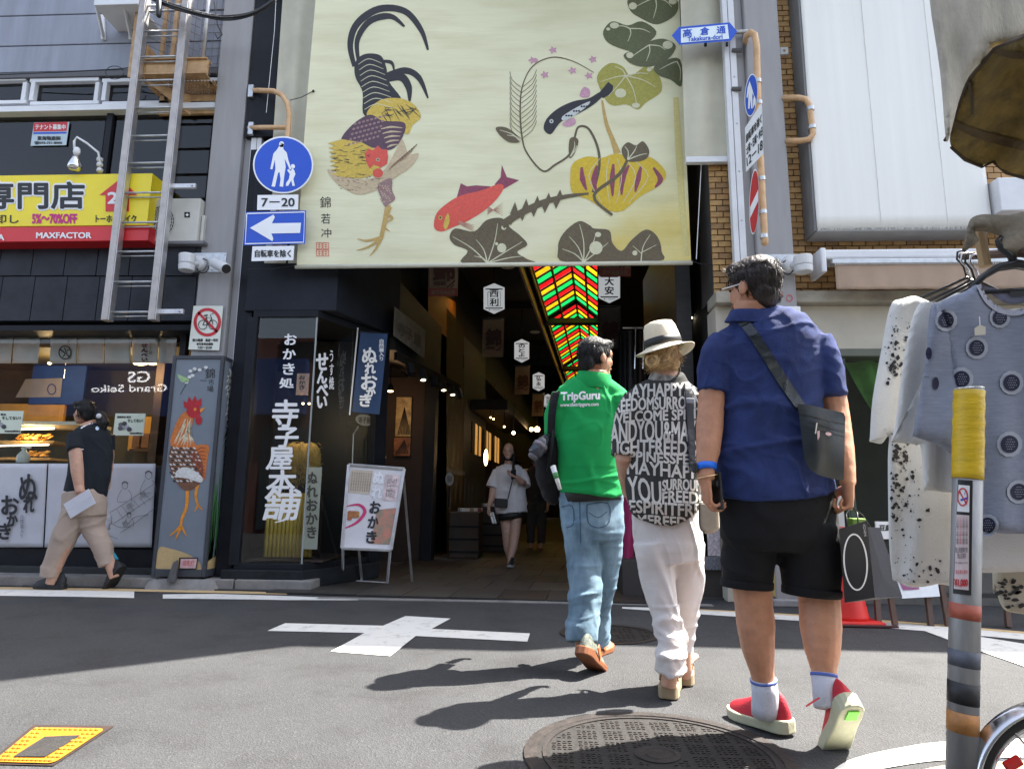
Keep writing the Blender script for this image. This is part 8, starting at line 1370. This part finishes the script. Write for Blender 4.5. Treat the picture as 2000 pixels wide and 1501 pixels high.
mb.tube(*T([(1134, 1192, 742, 3.755), (1124, 1200, 750, 3.755), (1104, 1208, 760, 3.76), (1086, 1215, 782, 3.76), (1086, 1214, 830, 3.75), (1088, 1212, 880, 3.74), (1088, 1214, 930, 3.74), (1092, 1218, 966, 3.74)]), 36, side=XA, ratio=[.85, .75, .62, .58, .6, .62, .62, .62]); mb.tube(*N([(1104, 772, 27, 3.76), (1092, 812, 29, 3.77), (1090, 850, 27, 3.79)]), 20, side=XA, ratio=1.1); mb.tube(*N([(1200, 772, 27, 3.76), (1212, 815, 28, 3.77), (1216, 860, 25, 3.79)]), 20, side=XA, ratio=1.1); mb.tube(*N([(1096, 792, 22), (1108, 772, 23), (1132, 760, 25), (1160, 757, 26), (1186, 762, 24), (1204, 774, 23), (1212, 794, 21)], 3.76), 18, round_caps=True)
me = remeshed(mb, .0075, 9); f7 = crease(22, .011, (3.5, 3.5, 3.5)); f8 = crease(24, .012, (2.5, 2.5, 6.5), .13); wrinkle(me, lambda p, n: f7(p, n) * .7 + (f8(p, n) if p.z < 1.05 else f8(p, n) * .2)); gz = PY(1150, 962, 3.74).z; gx_ = PY(1150, 960, 3.74).x
for v in me.vertices:
    if v.co.z < gz + .12: v.co.z += (-.14 * (v.co.x - gx_)) * max(0, (gz + .12 - v.co.z) / .12)
pol, bvG = part('polo_shirt', me, GRNP, pg); fG = FB(bvG); lettering('print_lettering', 'TripGuru', [(1096, 766), (1171, 763), (1171, 784), (1096, 786)], fG, WHITEP, pol, .002, cut=9, bold=.9); lettering('print_lettering', 'www.thetripguru.com', [(1094, 787), (1169, 785), (1169, 794), (1094, 796)], fG, WHITEP, pol, .002, cut=9, bold=.3)
MB().tube(*N([(1158, 757, 38, 3.76), (1159, 743, 36, 3.755), (1161, 728, 32, 3.75)]), 30, side=XA, ratio=.9).build('collar', GRNP, pol, smooth=True, bevel=.003); MB().tube(*T([(1096, 1214, 950), (1098, 1216, 978)], 3.745), 30, side=XA, ratio=.6).build('undershirt_hem', BLACKP, pg, smooth=True)
JNS = mat('denim', (.1, .2, .3), .85, .4, 6, .35, 300, col2=(.25, .37, .46), stretch=(1.4, 1.4, .7)); mb = MB(); mb.tube(*T([(1092, 1216, 945), (1092, 1218, 985), (1096, 1220, 1030), (1104, 1216, 1056)], 3.75), 30, side=XA, ratio=[.5, .54, .66, .7]); mb.tube(*T([(1096, 1166, 1020, 3.74), (1106, 1172, 1090, 3.72), (1112, 1178, 1150, 3.68), (1108, 1172, 1200, 3.64), (1104, 1170, 1238, 3.61), (1106, 1168, 1254, 3.6)]), 24, side=XA, ratio=1.05); mb.tube(*T([(1146, 1218, 1020, 3.76), (1150, 1216, 1080, 3.8), (1146, 1204, 1140, 3.86), (1146, 1192, 1200, 3.92), (1148, 1190, 1256, 3.95)]), 24, side=XA, ratio=1.05)
me = remeshed(mb, .0075, 4); f9 = crease(31, .009, (4, 4, 4)); f10 = crease(33, .014, (3.5, 3.5, 9), .16); wrinkle(me, lambda p, n: f9(p, n) * .8 + f10(p, n) * (1 if p.z < .4 else .3)); jn, bvJ = part('jeans', me, JNS, pg); fJ = FB(bvJ); SEAM = mat('denim_seam', (.04, .08, .14), .9)
decal('back_pocket', stroke([(1146, 985), (1187, 982), (1190, 1018), (1170, 1030), (1149, 1020), (1146, 985)], [1.8, 1.8], 3), fJ, SEAM, jn, .002, 8); decal('back_pocket', stroke([(1096, 990), (1118, 988), (1120, 1022), (1106, 1030)], [1.8, 1.8], 3), fJ, SEAM, jn, .002, 8); decal('pocket_stitch', stroke([(1150, 1000), (1168, 1010), (1186, 998)], [1.3, 1.3], 4), fJ, SEAM, jn, .002, 8); decal('seat_seam', stroke([(1132, 972), (1134, 1060)], [1.6, 1.6], 4), fJ, SEAM, jn, .002, 8)
SHG = mat('shoe_grey_green', (.1, .12, .1), .7, .6, 60, .4, 160, col2=(.22, .25, .2)); SOLB = mat('sole_brown', (.26, .09, .035), .6, .2, 12)
s3, P3 = shoe(pg, G(1165, 1309), Vector((.42, .9, 0)), 30, .29, SHG, SOLB, .05, high=.1, sole_h=.035); s4, P4 = shoe(pg, G(1186, 1280) + Vector((.0, .12, 0)), Vector((.5, .86, 0)), 0, .29, SHG, SOLB, .05, high=.1, sole_h=.035)
for s_, P_ in ((s3, P3), (s4, P4)): MB().obox(P_(.35, .05, .055), P_(.5, .0, -.01) - P_(.4, 0, .01), P_(.4, .004, 0) - P_(.4, 0, 0), P_(.42, 0, .012) - P_(.4, 0, 0)).build('orange_flash', mat('shoe_orange', (.75, .16, .05), .5), s_, bevel=.003)
bpk = thing('shoulder_bag', 'black bag with bottle pocket on the left side of the guide', 'bag', PY(1070, 1000, 3.75)); BAGB = clothmat('bag_black', (.012, .012, .014), .3, 6, .3, 200); drapestrip('strap', bpk, [(1106, 734), (1087, 762), (1079, 800), (1076, 850)], [14, 14, 14, 13], bvG, BAGB, .008, .006); MB().tube([PY(1082, 840, 3.68), PY(1076, 880, 3.66), PY(1070, 920, 3.66)], .02, 8, ratio=.4).build('strap_end', BAGB, bpk, smooth=True)
mbb = MB(); mbb.tube(*T([(1052, 1092, 855, 3.78), (1042, 1094, 890, 3.78), (1048, 1094, 940, 3.78), (1064, 1094, 975, 3.78), (1074, 1090, 985, 3.78)]), 20, side=XA, ratio=1.3); mbb.tube(*T([(1076, 1092, 800, 3.78), (1066, 1094, 850, 3.78)]), 14, side=XA); me = remeshed(mbb, .01, 4); wrinkle(me, fold(40, .01, (8, 8, 8))); part('bag_body', me, BAGB, bpk)
bot = thing('drink_bottle', 'dark transparent drink bottle in the guide side pocket', 'bottle', PY(1046, 888, 3.66)); a, b = PY(1042, 890, 3.64), PY(1068, 852, 3.68); MB().tube([a, a * .9 + b * .1, a * .5 + b * .5, a * .3 + b * .7, b], [.03, .042, .042, .034, .02], 18).build('body', mat('bottle_smoke', (.05, .055, .07), .12, .4, 20), bot, smooth=True); MB().tube([a - (b - a) * .1, a], [.026, .03], 16).build('cap', mat('cap_grey', (.12, .12, .14), .3), bot, smooth=True); MB().tube([a * .6 + b * .4, a * .42 + b * .58], .0432, 18).build('label', mat('label_pale', (.16, .14, .16), .5, .8, 60), bot, smooth=True)
rp_ = thing('rolled_paper', 'rolled white leaflet with green print tucked at the hip of the guide', 'paper', PY(1092, 956, 3.6)); a, b = PY(1094, 955, 3.6), PY(1080, 910, 3.62); MB().tube([a, b], [.017, .026], 16, ratio=.6).build('roll', WHITEP, rp_, smooth=True); MB().tube([a * .55 + b * .45, a * .3 + b * .7], [.0222, .0246], 16, ratio=.62).build('green_print', mat('leaflet_green', (.08, .3, .1), .5), rp_, smooth=True)
# ------------------------------------------------------------------ walker with paper
YK = 6.2; pk = thing('person', 'person in black polo and beige trousers striding left past the shop with papers', 'person', Vector((PY(160, 1140, YK).x, YK, 0))); SK4 = skinmat('skin_light', (.52, .3, .21))
mb = MB(); cK = PY(163, 805, 6.18); s = .235; RK_ = head(mb, cK, Vector((-.9, .3, -.3)), s); mb.tube(*N([(180, 842, 20, 6.2), (172, 825, 14, 6.19)]), 12); mb.tube(*T([(140, 210, 850), (135, 212, 900), (130, 205, 970)], 6.22), 14, side=XA, ratio=.6)
mb.tube(*N([(148, 850, 15, 6.12), (150, 890, 13, 6.08), (152, 920, 12, 6.07), (155, 950, 9, 6.07), (157, 962, 8.5, 6.06)]), 12); hand(mb, PY(157, 962, 6.06), Vector((.1, -.05, -1)), Vector((.3, .9, 0)), Vector((-.9, .3, 0)), .18, (30, 40, 30)); mb.tube(*N([(205, 850, 15, 6.28), (210, 890, 12, 6.3), (207, 930, 10, 6.3), (206, 955, 8, 6.3)]), 12); hand(mb, PY(206, 957, 6.3), Vector((-.1, 0, -1)), Vector((-.5, -.6, 0)), Vector((-.9, .3, 0)), .18, (35, 45, 35))
mb.tube(*N([(150, 985, 22, 6.18), (125, 1060, 16, 6.15), (105, 1120, 10, 6.15), (98, 1140, 9, 6.15)]), 12); mb.tube(*N([(180, 985, 22, 6.24), (190, 1050, 17, 6.25), (215, 1100, 10, 6.26), (224, 1128, 9, 6.26)]), 12)
me = remeshed(mb, .008, 4); part('body', me, SK4, pk); face_parts(pk, cK, RK_, s)
def kh(mb, P, s): mb.ell(P(0, -.05, .2), (.34 * s, .42 * s, .33 * s), RK_, 16, 10); mb.ell(P(0, -.3, -.1), (.26 * s, .17 * s, .3 * s), RK_, 14, 10); mb.tube([PY(196, 812, 6.17), PY(202, 826, 6.17), PY(200, 842, 6.17)], [.05, .055, .025], 12, round_caps=True); mb.ell(P(0, .28, .28), (.25 * s, .16 * s, .14 * s), RK_, 12, 8)
ho, bh5 = hair_cap(pk, cK, RK_, s, BHAIR, 12, kh, .016, voxel=.008); strands(pk, bh5, cK, RK_, s, BHAIR, 300, .07, 12, .0016); MB().ell(PY(193, 812, 6.1), (.025, .02, .025)).build('hair_tie', mat('tie_pale', (.6, .6, .6), .6), pk, smooth=True)
POL = clothmat('black_polo', (.014, .018, .024), .25, 5, .25, 300); mb = MB(); mb.tube(*T([(162, 196, 828, 6.2), (148, 210, 838, 6.2), (136, 216, 856, 6.2), (136, 219, 890, 6.2), (132, 216, 930, 6.2), (124, 207, 964, 6.2)]), 30, side=XA, ratio=[.8, .7, .62, .62, .62, .62]); mb.tube(*N([(150, 850, 18, 6.13), (148, 866, 17, 6.1), (149, 880, 15.5, 6.08)]), 18, side=XA); mb.tube(*N([(206, 850, 17, 6.27), (210, 880, 14, 6.3)]), 16, side=XA)
me = remeshed(mb, .009, 4); wrinkle(me, crease(51, .009, (4, 4, 4))); po_, bvK = part('polo_shirt', me, POL, pk); fK = FB(bvK); decal('collar_trim', stroke([(158, 836), (172, 828), (192, 824)], [2, 2], 4), fK, WHITEP, po_, .004, 6); decal('sleeve_trim', stroke([(135, 881), (149, 877), (163, 877)], [2, 2], 4), fK, WHITEP, po_, .004, 6); decal('emblem', [oval(190, 836, 3.6, 4, n=14)], fK, mat('emblem_blue', (.5, .62, .75), .6), po_, .004)
BEI = clothmat('beige_trousers', (.42, .33, .27), .1, 5, .25, 220); mb = MB(); mb.tube(*T([(124, 206, 958), (122, 208, 985), (124, 206, 1010)], 6.2), 26, side=XA, ratio=.7); mb.tube(*T([(124, 174, 1000, 6.19), (106, 150, 1045, 6.16), (92, 128, 1085, 6.15), (82, 116, 1112, 6.15), (80, 112, 1126, 6.15)]), 22, side=XA, ratio=1.1); mb.tube(*T([(152, 203, 1000, 6.22), (164, 205, 1035, 6.24), (182, 217, 1068, 6.25), (193, 221, 1092, 6.26), (196, 223, 1103, 6.26)]), 22, side=XA, ratio=1.1)
me = remeshed(mb, .009, 4); f11 = crease(55, .009, (4, 4, 4)); wrinkle(me, f11); part('trousers', me, BEI, pk); SBK = mat('shoe_black', (.012, .013, .015), .6, .3, 20); s5, P5 = shoe(pk, G(76, 1150) + Vector((0, .02, 0)), Vector((-1, .12, 0)), 0, .31, SBK, SBK, .056, high=.115, sole_h=.04); s6, P6 = shoe(pk, G(212, 1150) + Vector((0, .02, 0)), Vector((-.9, .3, 0)), 55, .31, SBK, SBK, .056, high=.115, sole_h=.04); MB().bar(P6(.02, 0, .12), P6(-.02, 0, .2), .03, .03).build('sock_tab', mat('sock_cyan', (.03, .3, .42), .7), s6)
pp = thing('paper_sheet', 'folded white paper sheet in the hand of the striding person', 'paper', PY(156, 990, 6.0)); MB().add([PY(124, 984, 6.02), PY(173, 954, 5.98), PY(187, 982, 6.0), PY(138, 1012, 6.04)], [(0, 1, 2, 3)]).build('sheet', mat('paper_white', (.72, .73, .8), .6, .04, 4), pp, solid=.003); decal('fold_line', stroke([(131, 997), (180, 968)], [1, 1]), FY(5.985), mat('fold_grey', (.5, .5, .56), .7), pp, .006); pc = tag(MB().ell(PY(204, 1020, 6.3), (.06, .06, .1)).build('plastic_bag', mat('clear_bag', (.55, .56, .62), .3, .2, 20, trans=.4), None, smooth=True), 'small translucent plastic bag hanging from the striding person far hand', 'plastic bag')
wrinkle(pc.data, fold(61, .03, (14, 14, 14)))
# ------------------------------------------------------------------ woman in white tee in the arcade
YA = 9.1; pa = thing('person', 'woman in oversized white tee looking at her phone inside the arcade', 'person', Vector((PY(995, 1100, YA).x, YA, 0))); SK5 = skinmat('skin_pale', (.55, .35, .27))
mb = MB(); cA = PY(993, 881, 9.0); s = .225; RA_ = head(mb, cA, Vector((-.12, -1, -.25)), s); mb.tube(*N([(994, 912, 10, 9.1), (994, 898, 8, 9.08)]), 12); mb.tube(*T([(972, 1018, 915), (972, 1016, 960), (972, 1020, 1010)], 9.1), 14, side=XA, ratio=.6)
mb.tube(*N([(972, 918, 9, 9.1), (965, 945, 8, 9.08), (961, 970, 6.5, 9.05), (956, 988, 5, 9.02)]), 12); hand(mb, PY(955, 990, 9.02), Vector((-.1, -.1, -1)), Vector((1, 0, 0)), Vector((0, -1, 0)), .17, (30, 40, 30), .0095); mb.tube(*N([(1020, 918, 9, 9.1), (1027, 945, 7.5, 9.05), (1018, 940, 6.5, 8.9), (1008, 930, 5, 8.82)]), 12); hand(mb, PY(1007, 930, 8.81), Vector((-.9, -.3, .2)), Vector((0, .3, 1)), Vector((-.3, -.9, 0)), .17, (35, 45, 30), .0095)
mb.tube(*N([(986, 1005, 12, 9.12), (990, 1040, 10, 9.12), (992, 1070, 8.5, 9.14), (996, 1090, 5.5, 9.16), (997, 1100, 5.5, 9.15)]), 12); mb.tube(*N([(1008, 1005, 12, 9.08), (1006, 1040, 10, 9.06), (1002, 1070, 8.5, 9.02), (997, 1090, 5.5, 8.98), (996, 1102, 5.5, 8.97)]), 12)
me = remeshed(mb, .009, 4); part('body', me, SK5, pa); face_parts(pa, cA, RA_, s)
def ah(mb, P, s): mb.ell(P(0, -.28, -.2), (.3 * s, .2 * s, .5 * s), RA_, 14, 10); mb.tube([P(-.27, -.06, .15), P(-.34, -.02, -.3), P(-.36, .12, -.75), P(-.3, .22, -1.2)], [.09 * s, .1 * s, .1 * s, .05 * s], 10); mb.tube([P(.27, -.06, .15), P(.34, -.06, -.3), P(.36, -.1, -.8)], [.09 * s, .1 * s, .06 * s], 10)
hair_cap(pa, cA, RA_, s, BHAIR, 15, ah, .014, voxel=.008, cover=(0, -.17, .15, .325, .36, .38))
TEE = clothmat('white_tee', (.7, .69, .72), .06, 20, .3, 140); mb = MB(); mb.tube(*T([(983, 1006, 906), (970, 1018, 911), (964, 1026, 922), (964, 1026, 950), (966, 1029, 980), (968, 1030, 1001)], 9.08), 26, side=XA, ratio=.65); mb.tube(*N([(974, 920, 12, 9.09), (966, 938, 12.5, 9.08), (961, 952, 12, 9.06)]), 16, side=XA); mb.tube(*N([(1016, 920, 12, 9.09), (1024, 938, 12, 9.06), (1026, 950, 11.5, 9.02)]), 16, side=XA)
me = remeshed(mb, .011, 4); wrinkle(me, crease(71, .014, (4, 4, 3))); part('tee_shirt', me, TEE, pa); MB().tube(*T([(974, 1022, 995), (972, 1024, 1006), (974, 1024, 1013)], 9.09), 24, side=XA, ratio=.65).build('shorts', BLACKP, pa, smooth=True); shoe(pa, G(996, 1108, .02), Vector((-.1, -1, 0)), 0, .25, mat('shoe_dark', (.03, .03, .032), .6), mat('shoe_sole_grey', (.3, .3, .3), .6), .042); shoe(pa, G(1000, 1096, .02), Vector((.1, -1, 0)), 24, .25, mat('shoe_dark', (.03, .03, .032), .6), mat('shoe_sole_grey', (.3, .3, .3), .6), .042)
hb2 = thing('waist_bag', 'small black crossbody bag on the woman in the white tee', 'bag', PY(980, 995, 8.9)); MB().prism(FY(8.86), [(966, 972), (992, 974), (991, 992), (967, 990)], .06).build('body', BLACKP, hb2, bevel=.012); MB().tube([PY(992, 974, 8.88), PY(1000, 940, 8.87), PY(1006, 912, 8.95)], .008, 6).build('strap', BLACKP, hb2); ph2 = tag(MB().obox(PY(1003, 926, 8.78), Vector((.035, 0, .005)), Vector((0, .004, .003)), Vector((0, -.03, .06))).build('smartphone', BLACKP, None, bevel=.006), 'dark phone held up by the woman in the white tee', 'phone'); tw = tag(MB().grid(lambda u, v: PY(956 + 8 * u + 6 * v, 1000 + 22 * v, 8.98 + .02 * math.sin(u * 5)), 6, 8).build('white_towel', WHITEP, None, smooth=True, solid=.01), 'small white towel hanging from the hand of the woman in the arcade', 'towel')
# ------------------------------------------------------------------ a dim shopper further in
for i, (x, y0, Yq, face_, c1, c2_, lab) in enumerate(((1047, 905, 12., Vector((.2, 1, 0)), (.03, .03, .035), (.06, .055, .05), 'dim shopper in dark top and grey trousers beyond the woman in white'),)):
    t = thing('person', lab, 'person', Vector((PY(x, 1060, Yq).x, Yq, .02))); bx_, h = t.location, 1.66; V = lambda a, b, z: bx_ + Vector((a, b, z)); mb = MB(); hd = V(0, 0, h - .12); Rr = head(mb, hd, face_, .23); mb.tube([V(0, 0, h - .3), V(0, 0, h - .2)], .055, 10); mb.tube([V(0, 0, .85), V(0, 0, 1.1), V(0, 0, 1.38)], [.15, .14, .17], 14, side=XA, ratio=.6)
    for k in (-1, 1): mb.tube([V(k * .18, 0, 1.36), V(k * .24, .02, 1.1), V(k * .22, -.05, .86), V(k * .21, -.08, .76)], [.05, .042, .034, .03], 10, round_caps=True); mb.tube([V(k * .09, 0, .88), V(k * .09, .03, .48), V(k * .09, 0, .06)], [.085, .06, .04], 10); mb.tube([V(k * .09, -.04, .04), V(k * .09, .1, .03)], .04, 10, ratio=.7, round_caps=True); hand(mb, V(k * .21, -.08, .76), Vector((0, -.1, -1)), Vector((-k, 0, 0)), Vector((0, 1, 0)), .17)
    me = remeshed(mb, .011, 3); part('body', me, SK4, t); hair_cap(t, hd, Rr, .23, BHAIR, 20 + i, None, .02, voxel=.01); mb = MB(); mb.tube([V(0, 0, .82), V(0, 0, 1.1), V(0, 0, 1.36), V(0, 0, 1.45)], [.185, .18, .2, .1], 20, side=XA, ratio=.62)
    for k in (-1, 1): mb.tube([V(k * .18, 0, 1.36), V(k * .24, .02, 1.1)], [.07, .06], 12)
    me = remeshed(mb, .012, 4); wrinkle(me, fold(80 + i, .014, (6, 6, 6))); part('top', me, clothmat('dim_top_%d' % i, c1), t); mb = MB(); mb.tube([V(0, 0, .95), V(0, 0, .8)], .17, 16, side=XA, ratio=.65)
    for k in (-1, 1): mb.tube([V(k * .085, 0, .85), V(k * .095, .02, .48), V(k * .095, 0, .1)], [.1, .085, .07], 14)
    me = remeshed(mb, .012, 4); wrinkle(me, fold(84 + i, .014, (6, 6, 8))); part('trousers', me, clothmat('dim_trousers_%d' % i, c2_), t)

# ------------------------------------------------------------------ goods along the arcade
random.seed(77)
GC = [mat('goods_%d' % k, c, .6, .3, 20) for k, c in enumerate(((.12, .03, .02), (.15, .1, .04), (.05, .06, .03), (.2, .18, .14), (.03, .03, .05), (.1, .05, .03)))]
for lab, side_, Y0, Y1, x_off in (('dim shelves of boxed goods along the left arcade wall beyond the lit window', 1, 17.2, 20.5, .06), ('dim shelves of packed goods along the right arcade wall behind the guide', -1, 9.6, 14.6, .55)):
    wx = LW if side_ > 0 else RW
    t = thing('goods_shelf', lab, 'shelf', Vector((wx((Y0 + Y1) / 2) + side_ * x_off, (Y0 + Y1) / 2, .02)))
    for z in (.5, 1.0, 1.5, 2.0): prismz('shelf_board', BROWN, t, [(wx(Y0) + side_ * x_off, Y0), (wx(Y1) + side_ * x_off, Y1), (wx(Y1) + side_ * (x_off - .4), Y1), (wx(Y0) + side_ * (x_off - .4), Y0)], z, z + .03)
    for Y in (Y0, (Y0 + Y1) / 2, Y1): wbox('upright', BROWN, t, (wx(Y) + side_ * (x_off - .4), Y - .03, .02), (wx(Y) + side_ * (x_off + .004), Y + .03, 2.2))
    for z in (.53, 1.03, 1.53):
        Y = Y0 + .08
        while Y < Y1 - .3:
            w_ = random.uniform(.14, .34); h_ = random.uniform(.12, .4); d_ = random.uniform(.02, .1); x0_ = wx(Y) + side_ * (x_off - d_); x1_ = wx(Y) + side_ * (x_off - .36); wbox('goods_box', random.choice(GC), t, (x0_, Y, z + .001), (x1_, Y + w_, z + h_), .006); Y += w_ + random.uniform(.02, .06)
